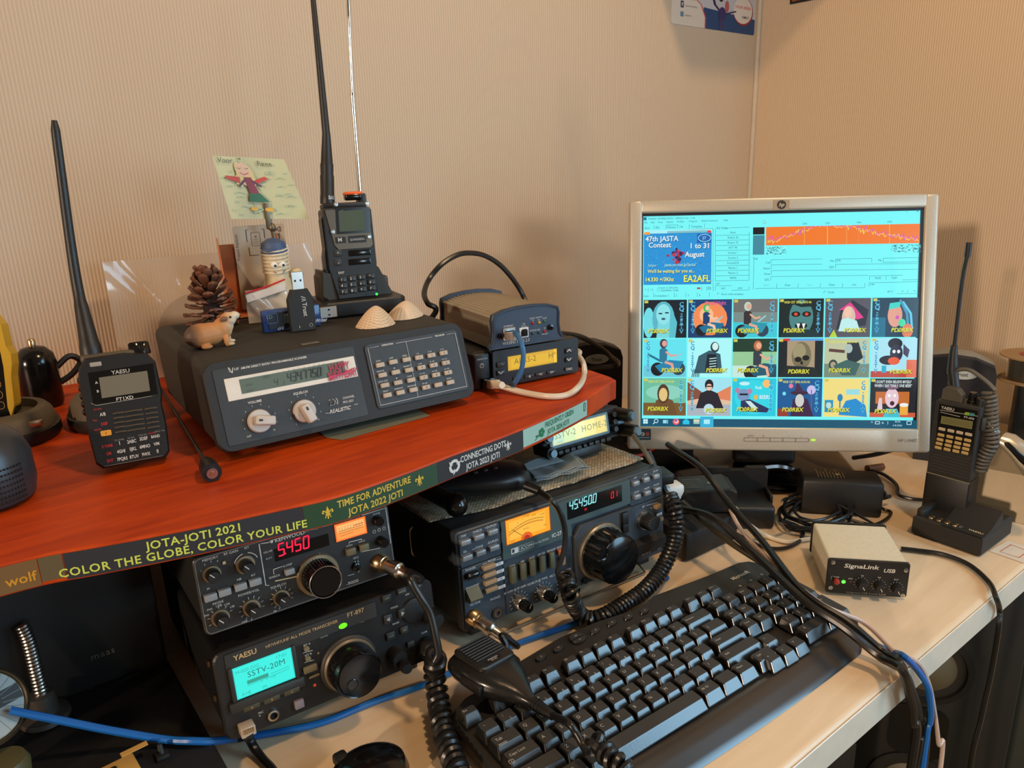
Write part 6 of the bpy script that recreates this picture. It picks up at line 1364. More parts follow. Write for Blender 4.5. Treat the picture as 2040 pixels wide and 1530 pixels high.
# ---- yellow handheld in a round charger
def charger(name, lab, loc, yaw, r=.046, slot=True):
    t = thing(name, lab, 'charger', loc, yaw)
    mb = MB(); mb.lathe([(r, 0), (r*1.04, .004), (r*1.03, .012), (r*.985, .013)], 40, Matrix.Diagonal((1, 1.12, 1, 1))); mb.build('base', BLACK, t)
    TP = mat('charger_top_olive', (84, 74, 58), .55, bump=.2, bscale=1200)
    mb = MB(); mb.lathe([(r*.985, .0131), (r*.97, .018), (r*.90, .026), (r*.82, .030), (r*.66, .031), (r*.64, .0225), (.0001, .0225)], 40, Matrix.Diagonal((1, 1.12, 1, 1))); mb.build('top_shell', TP, t)
    return t
ch1 = charger('desk_charger', 'round olive topped charger under the yellow handheld', (0.036, 0.885, SZ), 0)
MB().box(.022, -.044, .021, .012, .003, .006, .001).build('contact_plate', BRASS, ch1)
yh = thing('handheld_radio', 'yellow edged black handheld radio standing in the left charger', 'handheld radio', (0.020, 0.882, SZ+.0235), radians(-16), radians(10))
YEL = mat('yellow_rubber', (206, 158, 30), .5)
sweep_box(-.026, .026, 0, .088, .003, .030, .006).build('body', BLACK, yh)
mb = MB(); side = [(.0225, .0), (.027, .012), (.0285, .040), (.0310, .052), (.0315, .062), (.0285, .070), (.0275, .092), (.020, .106), (.014, .108), (.0225, .090), (.0235, .05), (.021, .01)]
mb.prism(side, -.026, .003, FR, b=0); mb.prism([(-x, z) for x, z in side], -.026, .003, FR); mb.build('side_guard', YEL, yh)
plate([(-.0225, 0), (.0225, 0), (.0240, .05), (.0235, .088), (.016, .106), (-.016, .106), (-.0235, .088), (-.0240, .05)], .004, -.002, b=.001).build('front_panel', GLOSS, yh)
d = D2(front(-.002), off=.0005)
for i, t_ in enumerate(('BAND', 'EXIT', '*', 'O')):
    z = .046-i*.0105-.010*(i > 0)*.2; x = .0135+(-.001*i); x = .012
    d.line(rrect(x-.0065, z-.0035, x+.0065, z+.0035, .0025), .0005, (176, 120, 60), True); d.text(t_, x, z-.0012, .0026, (206, 160, 110), 'c', True, hs=.75)
for i in range(9): d.line([(.004, .060+i*.0042), (.021, .060+i*.0042)], .0007, (60, 60, 56))
d.mb.build('front_print', PRINT, yh, solid=False)
ch2 = charger('desk_charger', 'second round charger empty behind the long whip handheld', (0.131, 0.868, SZ), .2, .042)
MB().box(0, -.004, .0285, .040, .030, .007, .003).build('cradle_slot', GLOSS, ch2)
# ---- car plug and strap behind
cp_ = thing('car_power_plug', 'black dome shaped car power plug with metal tip behind the two chargers', 'car plug', tuple(onz(70, 838, SZ).lerp(onz(70, 838, SZ), 0).xy)+(SZ,), 0)
cp_.location = (0.080, 0.985, SZ)
mb = MB(); mb.lathe([(.019, 0), (.021, .006), (.021, .050), (.019, .060), (.012, .068), (.0045, .070)], 28); mb.build('dome', GLOSS, cp_)
MB().lathe([(.0040, .0695), (.0040, .0765), (.0025, .0785), (.0001, .079)], 16).build('tip', BRASS, cp_)
mb = MB(); mb.box(-.0215, 0, .045, .002, .006, .016, .0008); mb.build('spring_contact', METAL, cp_)
mb = MB(); mb.tube([(.019, .0, .042), (.034, .002, .052), (.044, .002, .044), (.034, .0, .032), (.020, .0, .024)], .0035, 8, 6); mb.build('strap_loop', BLACK, cp_)
# ---- handheld with orange key in its charger on the scanner's lid
chx, chy = 0.4085, 0.795
cg = thing('desk_charger', 'black angled charger with green light on the rear of the scanner', 'charger', (0.3925, 0.812, 0.3215), radians(-10))
mb = MB(); mb.prism([(-.040, -.030), (.046, -.034), (.052, -.028), (.052, .034), (-.040, .034), (-.046, .028), (-.046, -.024)], 0, .017, b=.002)
mb.build('base', BLACK, cg)
mb = MB()
mb.prism([(-.030, 0), (.046, 0), (.030, .034), (.022, .040), (.020, .018), (-.018, .018), (-.020, .030), (-.036, .034), (-.038, .006)], -.030, .006, T(0, -.002, .015) @ FR, b=.001); 
mb.box(-.031, .010, .030, .018, .030, .030, .004); mb.box(.033, .012, .026, .020, .030, .024, .004); mb.build('cradle', mat('charger_brown_black', (46, 41, 33), .5), cg)
d = D2(lambda u, v, o: (u, -.0335-o, v), off=.0012); d.disc(.0165, .0225, .0016, (60, 255, 90)); d.mb.build('charge_light', GLOW, cg, solid=False)
uv = thing('handheld_radio', 'black handheld radio with orange top key standing in the charger on the scanner', 'handheld radio', (0.3895, 0.800, 0.3370), radians(-14), radians(6))
PU = Pan(uv); Mm = M
def u_(x, y, y0=-.002): return PU.P(Mm(x, y), y0)
sweep_box(-.027, .027, 0, .104, .004, .034, .004).build('body', BLACK, uv)
mb = MB(); 
for p_ in ([(-.0275, .026), (-.0305, .034), (-.0305, .050), (-.0285, .060), (-.029, .092), (-.0265, .098), (-.026, .026)],): mb.prism(p_, -.024, -.004, FR, b=.001)
mb.build('side_grip', RUBBER, uv)
plate([(-.020, .001), (.0235, .001), (.0275, .040), (.0275, .100), (.022, .104), (-.024, .104), (-.0275, .100), (-.0275, .036)], .008, -.002, b=.0012).build('front_shell', BLACK, uv)
ft_ = [u_(1238, 425), u_(1600, 425), u_(1612, 740), u_(1590, 760), u_(1330, 760), u_(1300, 740)]
plate([(-.0255, .102), (.0235, .102), (.0252, .060), (.022, .057), (-.015, .057), (-.019, .062)], -.0018, -.0036, b=.0006).build('face_frame', mat('gunmetal_brown', (92, 82, 68), .35, metal=.5), uv)
s_ = [u_(1340, 492, -.0036), u_(1590, 482, -.0036), u_(1598, 668, -.0036), u_(1350, 680, -.0036)]
plate(s_, -.0036, -.0040).build('screen_bezel', GLOSS, uv)
d = D2(front(-.004), off=.0002); d.poly([u_(1362, 512, -.004), u_(1548, 502, -.004), u_(1552, 650, -.004), u_(1372, 662, -.004)], (62, 74, 54)); d.line([u_(1372, 512, -.004), u_(1400, 504, -.004)], .0004, (100, 110, 90))
dd = D2(front(-.0036), mb=d.mb, off=.0004)
for c4_ in ([(1338, 702), (1412, 698), (1418, 742), (1344, 748)], [(1432, 694), (1560, 684), (1566, 736), (1438, 744)]): dd.poly([u_(*p, -.0036) for p in c4_], (18, 17, 16))
dd.text('M', *u_(1375, 734, -.0036), .0045, (190, 186, 176), 'c', True); dd.text('QUANSHENG', *u_(1500, 724, -.0036), .0026, (150, 150, 146), 'c', True, hs=.75)
d3 = D2(front(-.002), mb=d.mb, off=.0013)
for i, t_ in enumerate(('1', '2', '3', '*', '4', '5', '6', '0', '7', '8', '9', 'F')):
    r, c_ = divmod(i, 4); x, y = 1392+c_*68+r*4, 1018-c_*9+r*44; u, v = u_(x, y); d3.text(t_, u-.0012, v, .0030, (196, 194, 186), 'c', True); d3.text('abc', u+.0028, v, .0014, (150, 148, 140))
d3.text('^', *u_(1358, 832), .004, PW_); d3.text('v', *u_(1362, 896), .003, PW_); d3.text('EXIT', *u_(1382, 966), .0024, PW_, 'c', True)
d.mb.build('front_print', PRINT, uv, solid=False)
for x, y in ((1342, 462), (1568, 455), (1320, 662), (1584, 698)):
    u, v = u_(x, y, -.004); MB().lathe([(.0026, 0), (.0026, .001), (.0014, .0012), (.0012, .0005), (.0001, .0005)], 14, T(u, -.0036, v) @ RX(pi/2)).build('screw', METAL, uv)
for z0 in (812, 876):
    a_, b_2 = u_(1420, z0, -.002), u_(1612, z0-10, -.002); MB().box((a_[0]+b_2[0])/2, -.0022, (a_[1]+b_2[1])/2-.001, .026, .002, .0068, .0014).build('speaker_bar', GLOSS, uv)
for i in range(12):
    r, c_ = divmod(i, 4); u, v = u_(1392+c_*68+r*4, 1012-c_*9+r*44); MB().box(u, -.0020, v+.0005, .0098, .0024, .0062, .0010).build('key', GREYBLK if False else BLACK, uv)
for y in (815, 882): u, v = u_(1358, y); MB().box(u, -.0020, v, .0090, .0024, .0080, .0012).build('key', GREYBLK, uv)
mb = MB(); mb.box(0, .018, .1065, .050, .024, .006, .002); mb.box(.021, .016, .113, .009, .018, .012, .002); mb.build('top_cap', BLACK, uv)
mb = MB(); mb.box(.0105, .010, .1155, .020, .014, .0080, .003, 3); mb.build('key_surround', GLOSS, uv)
mb = MB(); mb.box(.0105, .010, .1190, .0205, .0145, .0038, .0018, 3); mb.build('orange_top_key', mat('orange_plastic', (226, 88, 24), .4), uv)
bb_ = Vector((-.0175, .018, .109)); n2 = n_
bw = PU.M @ bb_; tw = on_plane((620, -40), bw+Vector((.02, .02, 0)), n2)
mb = MB(); ax_ = (PU.I @ on_plane((650, 265), bw+Vector((.004, .004, 0)), n2))-bb_; L0 = ax_.length; q_ = ax_.to_track_quat('Z', 'Y').to_matrix().to_4x4()
mb.lathe([(.0082, 0), (.0082, L0*.12), (.0078, L0*.13), (.0078, L0*.40), (.0072, L0*.42), (.0074, L0*.56), (.0068, L0*.58), (.0045, L0), (.0030, L0*1.002)], 22, T(*bb_) @ q_); o = mb.build('antenna_base', BLACK, uv)
MB().tube([bb_+ax_*.98, PU.I @ tw], 1, 12, 6, taper=lambda t_: .0044-.0016*t_).build('long_antenna', BLACK, uv)
d = D2(lambda u, v, o: tuple(T(*bb_) @ q_ @ Vector((.0083*sin(u/.0083)+0, -.0083*cos(u/.0083)-o, v))), off=.0002); d.text('BAOFENG', .0022, .0055, .0042, (190, 190, 186), 'c', True, hs=.8); d.mb.build('antenna_print', PRINT, uv, solid=False)
# ---- telescopic antenna behind (rises from the back of the scanner)
ta0 = on_plane((716, 372), Vector((.445, .872, .4)), n_); ta1 = on_plane((702, 188), Vector((.452, .872, .4)), n_); ta2 = on_plane((691, -60), Vector((.452, .872, .4)), n_)
tb_ = ta0+(ta0-ta1)*((ta0.z-SZ-.001)/(ta1.z-ta0.z))
te = thing('telescopic_antenna', 'chrome telescopic antenna rising behind the orange keyed handheld', 'antenna', tuple(tb_)); tb2 = Vector(te.location)
f0 = lambda p: tuple(p-tb2)
MB().cyl(f0(tb_), f0(ta1), .0030, .0028, 14).build('lower_section', CHROME, te); MB().cyl(f0(ta1), f0(ta2), .0022, .0020, 14).build('upper_section', CHROME, te); MB().cyl(f0(ta1-(ta1-tb_).normalized()*.001), f0(ta1+(ta2-ta1).normalized()*.002), .0034, .0032, 14).build('joint_ring', CHROME, te)
# ================================================================ mobile transceiver with modem box on top
E_ = crop(780, 480, 4.026)
tm = thing('mobile_transceiver', 'black mobile transceiver with amber display under the aluminium modem box', 'radio', (0.5415, 0.6785, SZ+.001), radians(-8), radians(1))
PM7 = Pan(tm)
def e(x, y, y0=-.004): return PM7.P(E_(x, y), y0)
sweep_box(-.069, .069, 0.003, .044, .004, .17, .003).build('casing', BLACKM, tm)
xs = e(800, 1000)[0]
sweep_box(-.0700, xs, .001, .043, -.002, .02, .003).build('power_block', BLACK, tm)
plate(rrect(xs+.0005, .0015, .0705, .0445, .003), .01, -.006, b=.001).build('front_panel', BLACK, tm)
d = D2(front(-.006), off=.0003); c0, c1, c2, c3 = e(932, 935, -.006), e(1322, 860, -.006), e(1325, 972, -.006), e(935, 1040, -.006)
az0, az1 = (c2[1]+c3[1])/2, (c0[1]+c1[1])/2
d.rect(c0[0]-.0008, az0-.0008, c1[0]+.0008, az1+.0008, (110, 80, 10)); d.rect(c0[0], az0, c1[0], az1, (214, 166, 14)); d.rect(c0[0]+.004, az0+.002, c1[0]-.006, az1-.003, (226, 178, 20)); d.rect(c1[0]-.004, az0, c1[0], az1, (250, 196, 30))
d.text('APRS-2', c0[0]+.008, az0+.0065, .0068, (120, 92, 14), 'l', hs=1.0, sp=1.05); d.text('H*', c0[0]+.055, az0+.0065, .0068, (120, 92, 14), 'l', hs=1.0)
d.mb.build('lit_display', GLOW, tm, solid=False)
d = D2(front(-.006), off=.0020)
def arrow(x, y, s_, w=.0012):
    u, v = e(x, y, -.008); d.line([(u-.0030, v-s_*.0012), (u, v+s_*.0014), (u+.0030, v-s_*.0012)], w, PW_)
for x, y, s_ in ((878, 992, 1), (878, 1056, -1), (1424, 880, 1), (1424, 950, -1)):
    u, v = e(x, y, -.007); button(tm, u, v, .0110, .0062, .002, GREYBLK, 'key', -.006, .001); arrow(x, y, s_)
for x, y, t_ in ((1012, 1098, 'A'), (1105, 1085, 'B'), (1192, 1067, '<C'), (1284, 1050, 'D>'), (1422, 1024, 'CALL')):
    u, v = e(x, y, -.007); button(tm, u, v, .0125, .0040, .002, GREYBLK, 'key', -.006, .0015); d.text(t_, u, v-.0013, .0028, PW_, 'c', True)
d6 = D2(front(-.002), mb=d.mb, off=.0003); u, v = e(724, 1000, -.002); d6.ring(u, v, .0024, .0005, PW_, 14); d6.line([(u, v), (u, v+.003)], .0005, PW_); d6.text('KENWOOD', *e(728, 952, -.002), .0018, PW_, hs=1.0)
d.mb.build('lettering', PRINT, tm, solid=False)
u, v = e(778, 1135, -.004); MB().box(u-.002, -.004, v, .014, .012, .012, .001).build('microphone_socket', GLOSS, tm)
mbx = thing('modem_box', 'aluminium modem box with dark blue end plates on top of the mobile transceiver', 'modem', (0.5375, 0.6735, SZ+.0475), radians(-8))
PN = Pan(mbx)
def n3(x, y, y0=-.004): return PN.P(E_(x, y), y0)
NB = mat('navy_end_plate', (42, 54, 72), .45, bump=.15, bscale=1500)
ALU = mat('anodised_aluminium', (170, 158, 136), .4, metal=.55)
# aluminium extrusion: flat sides, domed ribbed top
prof = [(-.0455, .001), (.0455, .001), (.0430, .012), (.0420, .030)]
for k in range(17):
    x = .041-.082*k/16; zt = .0365+.0055*(1-(x/.042)**2); prof += [(x+.0012, zt), (x, zt+.0012), (x-.0012, zt), (x-.0020, zt-.0012)]
prof += [(-.0420, .030), (-.0430, .012)]
mb = MB(); mb.prism(prof, -.135, .0, FR); mb.build('body', ALU, mbx)
fp = [(-.050, .0), (.050, .0), (.0505, .003), (.0465, .008), (.0450, .020), (.0455, .034), (.0440, .040), (.030, .0445), (.010, .0465), (-.010, .0465), (-.030, .0445), (-.0440, .040), (-.0455, .034), (-.0450, .020), (-.0465, .008), (-.0505, .003)]
plate(fp, .004, -.0030, b=.001).build('front_plate', NB, mbx)
inn = [(x*.93, .002+z*.93) for x, z in fp]; plate(fp, .134, .140, b=.001).build('rear_plate', NB, mbx)
mb = MB(); mb.tube([(x*.955, -.0034, .0012+z*.955) for x, z in fp[2:]], .0016, 6, 1); mb.build('plate_rim', NB, mbx)
u, v = n3(945, 745); mb = MB(); mb.box(u, -.002, v, .0160, .006, .0145, .0006, 1); mb.build('ethernet_socket', METAL, mbx)
MB().box(u+.0005, -.0052, v-.001, .0115, .001, .0095).build('socket_opening', MATS['hole_black'], mbx)
u2, v2 = n3(1065, 735); MB().box(u2, -.002, v2, .0120, .004, .0120, .0004, 1).build('usb_socket', mat('socket_white', (206, 204, 200), .35), mbx)
mb = MB(); mb.prism([(-.0042, -.0042), (.0042, -.0042), (.0042, .0025), (.0025, .0042), (-.0025, .0042), (-.0042, .0025)], .0, .0004, T(u2, -.0042, v2) @ FR); mb.box(u2, -.0050, v2, .0045, .0012, .0026); mb.build('socket_opening', MATS['hole_black'], mbx)
d = D2(front(-.003), off=.0003)
for t_, x, y, h in (('ETHERNET', 942, 690, .0021), ('USB', 1062, 672, .0018), ('SETUP', 1062, 692, .0018), ('RADIO1 RADIO2', 1160, 622, .0018), ('TX', 1135, 642, .0018), ('RX', 1184, 640, .0018), ('BUSY', 1232, 625, .0018), ('STATUS LAN', 1152, 722, .0019), ('PACKET', 1232, 752, .0018), ('TX', 1232, 706, .0018)): d.text(t_, *n3(x, y), h, PW_, hs=.92)
u3, v3 = n3(893, 838); d.text('WX3IN1 PLUS 2.0', u3, v3, .0040, PW_, 'l', hs=.83)
d.mb.build('lettering', PRINT, mbx, solid=False)
for x, y, cc_, nm in ((1135, 660, (150, 30, 36), 'red_led'), (1187, 655, (180, 150, 40), 'amber_led'), (1230, 645, (30, 96, 80), 'green_led'), (1135, 742, (30, 96, 80), 'green_led'), (1185, 735, (30, 70, 80), 'green_led'), (1230, 725, (150, 30, 40), 'red_led')):
    u, v = n3(x, y); MB().lathe([(.0016, 0), (.0016, .0014), (.0008, .0022), (.0001, .0024)], 12, T(u, -.003, v) @ RX(pi/2)).build(nm, mat(nm+str(cc_[1]), cc_, .3), mbx)
for x, y in ((872, 762), (1275, 692)): u, v = n3(x, y); MB().lathe([(.0034, 0), (.0034, .003), (.0014, .0032), (.0014, .001), (.0001, .001)], 18, T(u, -.003, v) @ RX(pi/2)).build('screw', GLOSS, mbx)
# blue patch cable from the ethernet socket down behind the white plug
def cable(name, lab, pts, r, m, cat='cable', n=8, sm=8, group=None):
    P0 = Vector(pts[0]); t = thing(name, lab, cat, tuple(P0), group=group); MB().tube([Vector(p)-P0 for p in pts], r, n, sm).build('sheath', m, t); return t
wE = PN.M @ Vector((n3(945, 745)[0], -.010, n3(945, 745)[1]-.001))
BLUE = mat('patch_blue', (54, 104, 150), .35, vary=.03)
lat = on_plane(E_(1000, 735), wE+Vector((0, -.012, 0)), Vector((.1, 1, 0)))
yq = wE.y-.022
pts = [wE, ony(*E_(1000, 745), wE.y-.010), ony(*E_(1040, 820), yq-.004), ony(*E_(1058, 920), yq-.008), ony(*E_(1040, 1040), yq-.006), ony(*E_(1000, 1120), yq+.0), ony(*E_(970, 1160), yq+.010)]
bc = cable('patch_cable', 'short blue patch cable hanging from the modem box socket', pts, .0030, BLUE)
MB().box(0, 0, 0, .0115, .016, .008, .001).build('clear_plug', mat('clear_plug2', (170, 160, 150), .15, alpha=.8), bc).rotation_euler = (0, 0, radians(-8))
# white network cable plugged in the transceiver, looping over the shelf
wS = PM7.M @ Vector((e(778, 1135, -.004)[0], -.012, e(778, 1135, -.004)[1]))
WC = mat('white_cable', (206, 194, 172), .42, vary=.03)
pz = SZ+.0045
pts = [wS, onz(*E_(830, 1150), SZ+.012), onz(*E_(900, 1170), SZ+.008), onz(*E_(1050, 1212), pz), onz(*E_(1250, 1245), pz), onz(*E_(1400, 1235), pz), onz(*E_(1500, 1170), SZ+.010), ony(*E_(1545, 1080), .655), ony(*E_(1540, 990), .668), ony(*E_(1500, 920), .69), ony(*E_(1450, 870), .74), Vector((.628, .84, SZ+.012)), Vector((.600, .93, SZ+.005))]
wc = cable('network_cable', 'white network cable looping from the mobile transceiver across the shelf', pts, .0034, WC)
dv = (onz(*E_(830, 1150), SZ+.012)-wS).normalized(); q_ = dv.to_track_quat('Z', 'Y').to_matrix().to_4x4()
MB().box(0, 0, .004, .0120, .0095, .018, .001, M=q_).build('plug', WC, wc)
mb = MB()
for i in range(5): mb.lathe([(.0048-i*.0002, 0), (.0048-i*.0002, .0022)], 14, q_ @ T(0, 0, .014+i*.0040))
mb.lathe([(.0042, 0), (.0036, .022)], 14, q_ @ T(0, 0, .012)); mb.build('strain_relief', WC, wc)
# black cable arching behind the modem box
ya = 0.86
pts = [Vector((.462, .83, SZ+.006)), Vector((.462, .825, .262)), ony(*E_(350, 575), .815), ony(*E_(290, 500), .82), ony(*E_(262, 420), .84), ony(*E_(300, 310), ya), ony(*E_(400, 190), ya), ony(*E_(520, 115), ya), ony(*E_(620, 96), ya), ony(*E_(740, 115), ya), ony(*E_(860, 185), ya), ony(*E_(960, 290), ya), ony(*E_(1040, 410), ya), ony(*E_(1085, 515), .85), ony(*E_(1108, 585), .84), Vector((.562, .822, .302))]
cable('coaxial_cable', 'black cable arching high behind the aluminium modem box', pts, .0036, CABLE)
pts = [ony(*E_(1280, 745), .79), ony(*E_(1380, 745), .80), ony(*E_(1520, 770), .81), ony(*E_(1650, 840), .82), ony(*E_(1750, 920), .83), ony(*E_(1800, 1000), .86), Vector((.87, .955, .12)), Vector((.90, .985, .02))]
cable('coaxial_cable', 'black cable running down right of the modem box to the speaker', pts, .0042, CABLE)
# ================================================================ keyboard
KO = Vector((0.3249, 0.4216, 0.0287)); KYAW = radians(-2.485); KT = radians(2.865)
kbd = thing('keyboard', 'black full size keyboard with oval media keys in front of the monitor', 'keyboard', tuple(KO), KYAW, -KT)
PK = Pan(kbd); K1 = crop(880, 1200, 3.923); K2 = crop(1300, 1080, 4.435)
def kp(px, z=-.008): return PK.Z(px, z)
U = .01905
# shell outline from the photo's edge of the housing
ol = [kp(p, -.010) for p in (K1(90, 930), K1(80, 830), K1(150, 740), K1(330, 640), K1(600, 440), K1(900, 262), K1(1200, 135), K1(1560, 20), K2(0, 455), K2(500, 270), K2(760, 160), K2(850, 148), K2(950, 165), K2(1200, 300))]
rg = [kp(p, -.010) for p in (K2(1680, 690), K2(1860, 800), K2(1850, 860), K2(1700, 960))]
fr2 = [kp(p, -.012) for p in (K2(1080, 1419), K1(2040, 1130), K1(1800, 1270))]
front_y = -.0765
x_l = -.0385
o2 = [(x_l-.004, -.070), (x_l-.008, -.040), (x_l-.012, .0)]
shape = ol+[(rg[0][0]-.0, rg[0][1]), rg[1], rg[2]]
xr_ = .386
KB_ = mat('keyboard_shell', (38, 36, 34), .48, bump=.25, bscale=1500)
def housing(yfront):
    pts = [(x, y) for x, y in shape]
    # rounded front right corner, gently curved front lip, front left corner
    pts += [(xr_-.003, yfront+.004), (xr_-.012, yfront), (xr_-.05, yfront), (xr_-.2, yfront-.006), (.1, yfront-.006), (x_l+.03, yfront+.002), (x_l-.006, yfront+.016)]
    return pts
shape = ol+[(.3900, -.012), (.3885, -.040), (.3860, -.058)]
hs = housing(-.072)
mb = MB(); cxx = .2; cyy = -.02
rings = []
for z, k in ((-.0238, 1.0), (-.016, 1.0), (-.0115, .985)):
    rings.append([(cxx+(x-cxx)*k, cyy+(y-cyy)*(k if k == 1 else k-.008), z-.0*y) for x, y in hs])
mb.loft(rings); mb.build('housing', KB_, kbd)
# sloping palm edge in front
mb = MB(); N = 40; vs = []; fs = []
secs = [(-.064, -.0112), (-.070, -.0100), (-.076, -.0112), (-.083, -.0150), (-.091, -.0192), (-.096, -.0218), (-.097, -.0230)]
for i in range(N+1):
    t_ = i/N; x = x_l-.004+(xr_-x_l+.002)*t_; bow = -.006*sin(pi*t_); ed = max(0, 1-min(t_, 1-t_)*18)
    for y, z in secs: k_e = max(0, (-y-.064)/.033); vs.append((x-.024*k_e**1.6*max(0, (t_-.75)/.25)**2+.012*k_e**1.6*max(0, (.12-t_)/.12)**2, y+bow+ed*ed*.008*k_e, z-ed*.002*(1-k_e)))
n = len(secs)
for i in range(N):
    for j in range(n-1): fs.append([i*n+j, i*n+j+1, (i+1)*n+j+1, (i+1)*n+j])
mb.add(vs, fs, sm=True); mb.build('palm_edge', mat('palm_edge_satin', (34, 34, 34), .26, spec=.9), kbd)
# keys
KEYM = mat('keycap_black', (30, 29, 27), .25, spec=.9, bump=.1, bscale=1200)
_n = KEYM.node_tree; _g = _n.nodes.new('ShaderNodeNewGeometry'); _s = _n.nodes.new('ShaderNodeSeparateXYZ'); _n.links.new(_g.outputs['Normal'], _s.inputs[0])
_r = _n.nodes.new('ShaderNodeMapRange'); _r.inputs['From Min'].default_value = .75; _r.inputs['From Max'].default_value = .92; _r.inputs['To Min'].default_value = .25; _r.inputs['To Max'].default_value = .62   # textured tops, smooth sides
_n.links.new(_s.outputs['Z'], _r.inputs['Value']); _n.links.new(_r.outputs['Result'], _n.nodes['Principled BSDF'].inputs['Roughness'])
dk = D2(top(0.0), off=.0001); LGD = (186, 180, 168)
_k0 = {}
def key(cx, cy, w=1.0, h=1.0, zt=0.0, hh=.0090, name='key'):
    kk = (w, h, round(zt, 4), hh)
    if kk in _k0:
        s_ = _k0[kk]; o = s_.copy(); COL.objects.link(o); o.parent = kbd; o.location = (cx, cy, 0); return o
    W2, H2 = w*U/2-.0004, h*U/2-.0004; ins, insf = .0020, .0050; mb = MB()
    zb_ = zt-hh; rings = []
    for z, a_, f_ in ((zb_, 0, 0), (zb_+.001, .0001, .0002), (zt-.0006, ins-.0002, insf), (zt, ins+.0003, insf+.0005)):
        rings.append([(p[0], p[1], z) for p in rrect(-W2+a_, -H2+f_*1.12, W2-a_, H2-a_*.4, .0010, 2)])
    mb.loft(rings, sm=False); o = mb.build(name, KEYM, kbd); o.location = (cx, cy, 0); _k0[kk] = o; return o
# legends sit at upper left of each cap; Q's legend is the local origin
OX, OY = .0038, -.0032
def leg(t_, cx, cy, w=1.0, h=.0033, dx=0, dy=0, z=0):
    dk.o = .0004+z; dk.text(t_, cx-OX+dx-(w-1)*U/2, cy-OY+dy-h/2, h, LGD, 'c')
rows = [('QWERTYUIOP[]', 0, 0), ('ASDFGHJKL;\'', .25, -1), ('ZXCVBNM,./', .75, -2)]
for s_, off, r in rows:
    for i, ch in enumerate(s_):
        cx, cy = (i+off)*U+OX, r*U+OY; key(cx, cy, zt=.0004); leg(ch, cx, cy, z=.0006)
for i, (a_, b_3) in enumerate(zip('1234567890-=', '!"#$%&/()*_+')):
    cx, cy = (i-.5)*U+OX, U+OY; key(cx, cy, zt=.0010); leg(b_3, cx, cy, z=.0012, h=.0026); leg(a_, cx, cy, z=.0012, h=.0026, dx=.0045, dy=-.0055)
key(-1.5*U+OX, U+OY, zt=.0010); leg('~', -1.5*U+OX, U+OY, z=.0012, h=.0026)
key((12.0+.0)*U+OX, U+OY, 2.0, zt=.0010); leg('Backspace', 12*U+OX, U+OY, 2, .0020, dx=.004, z=.0012)
key(-1.25*U+OX, OY, 1.5, zt=.0004); leg('Tab', -1.25*U+OX, OY, 1.5, .0030, z=.0006, dx=.002); dk.rect(-1.6*U, -.0055, -1.6*U+.008, -.0050, LGD); dk.rect(-1.6*U, -.0068, -1.6*U+.008, -.0063, LGD)
key(-1.125*U+OX, -U+OY, 1.75, zt=.0); leg('Caps Lock', -1.125*U+OX, -U+OY, 1.75, .0026, dx=.007, z=.0002); dk.line(rrect(-1.75*U, -U-.0078, -1.75*U+.0042, -U-.0040, .0008), .0004, LGD, True); dk.text('A', -1.75*U+.0021, -U-.0070, .0022, LGD)
key(-.875*U+OX, -2*U+OY, 2.25, zt=-.0004); leg('Shift', -.875*U+OX, -2*U+OY, 2.25, .0026, dx=.003)
key(12.25*U+OX, OY, 1.5, zt=.0004); key(12.125*U+OX, -U+OY, 2.25, zt=0); leg('Enter', 12.125*U+OX, -U+OY, 2.25, .0024, dx=.003, z=.0002); leg('|', 12.25*U+OX, OY, 1.5, z=.0006)
key(11.875*U+OX, -2*U+OY, 2.75, zt=-.0004); leg('Shift', 11.875*U+OX, -2*U+OY, 2.75, .0024, dx=.003)
for x, w, t_ in ((-1.25, 1.5, 'Ctrl'), (.125, 1.25, 'Start'), (1.375, 1.25, 'Alt'), (8.375, 1.25, 'Alt Gr'), (9.625, 1.25, ''), (10.875, 1.25, 'Menu'), (12.5, 1.5, 'Ctrl')):
    key(x*U+OX, -3*U+OY, w, zt=-.0006); leg(t_, x*U+OX, -3*U+OY, w, .0024, dx=.002)
o = key(4.875*U+OX, -3*U+OY-.0005, 5.65, 1.05, zt=-.0002, hh=.0092, name='space_bar')
gapF = {'F1': -1.5}
fx = [K1(820, 545), K1(985, 460), K1(1105, 402), K1(1220, 345), K1(1335, 290), K1(1478, 215), K1(1592, 160), K1(1692, 108), K1(1795, 60)]
fpos = [kp(p, 0) for p in fx]      # F4 .. F12 legends
f4 = fpos[0]; names = ['F4', 'F5', 'F6', 'F7', 'F8', 'F9', 'F10', 'F11', 'F12']
FY = sum(p[1] for p in fpos)/len(fpos)+OY*.6
for i, (p, nme) in enumerate(zip(fpos, names)): key(p[0]+.003, FY, .95, .80, zt=.0006, hh=.0088); leg(nme, p[0]+.003, FY+.0008, 1, .0022, z=.0009)
for i, nme in enumerate(('F3', 'F2', 'F1')): x = f4[0]-U*(i+1); key(x+.003, FY, .95, .80, zt=.0006, hh=.0088); leg(nme, x+.003, FY+.0008, 1, .0022, z=.0009)
key(-1.5*U+OX-.004, FY, .95, .80, zt=.0006, hh=.0088); leg('Esc', -1.5*U+OX-.004, FY, 1, .0024, z=.0009)
for p, nme in ((K2(320, 520), 'PrtSc'), (K2(430, 465), 'ScrLk'), (K2(530, 420), 'Pause')): x = kp(p, 0)[0]; key(x+.003, FY, .95, .80, zt=.0006, hh=.0088); leg(nme, x+.003, FY+.0008, 1, .0016, z=.0009, dx=.001)
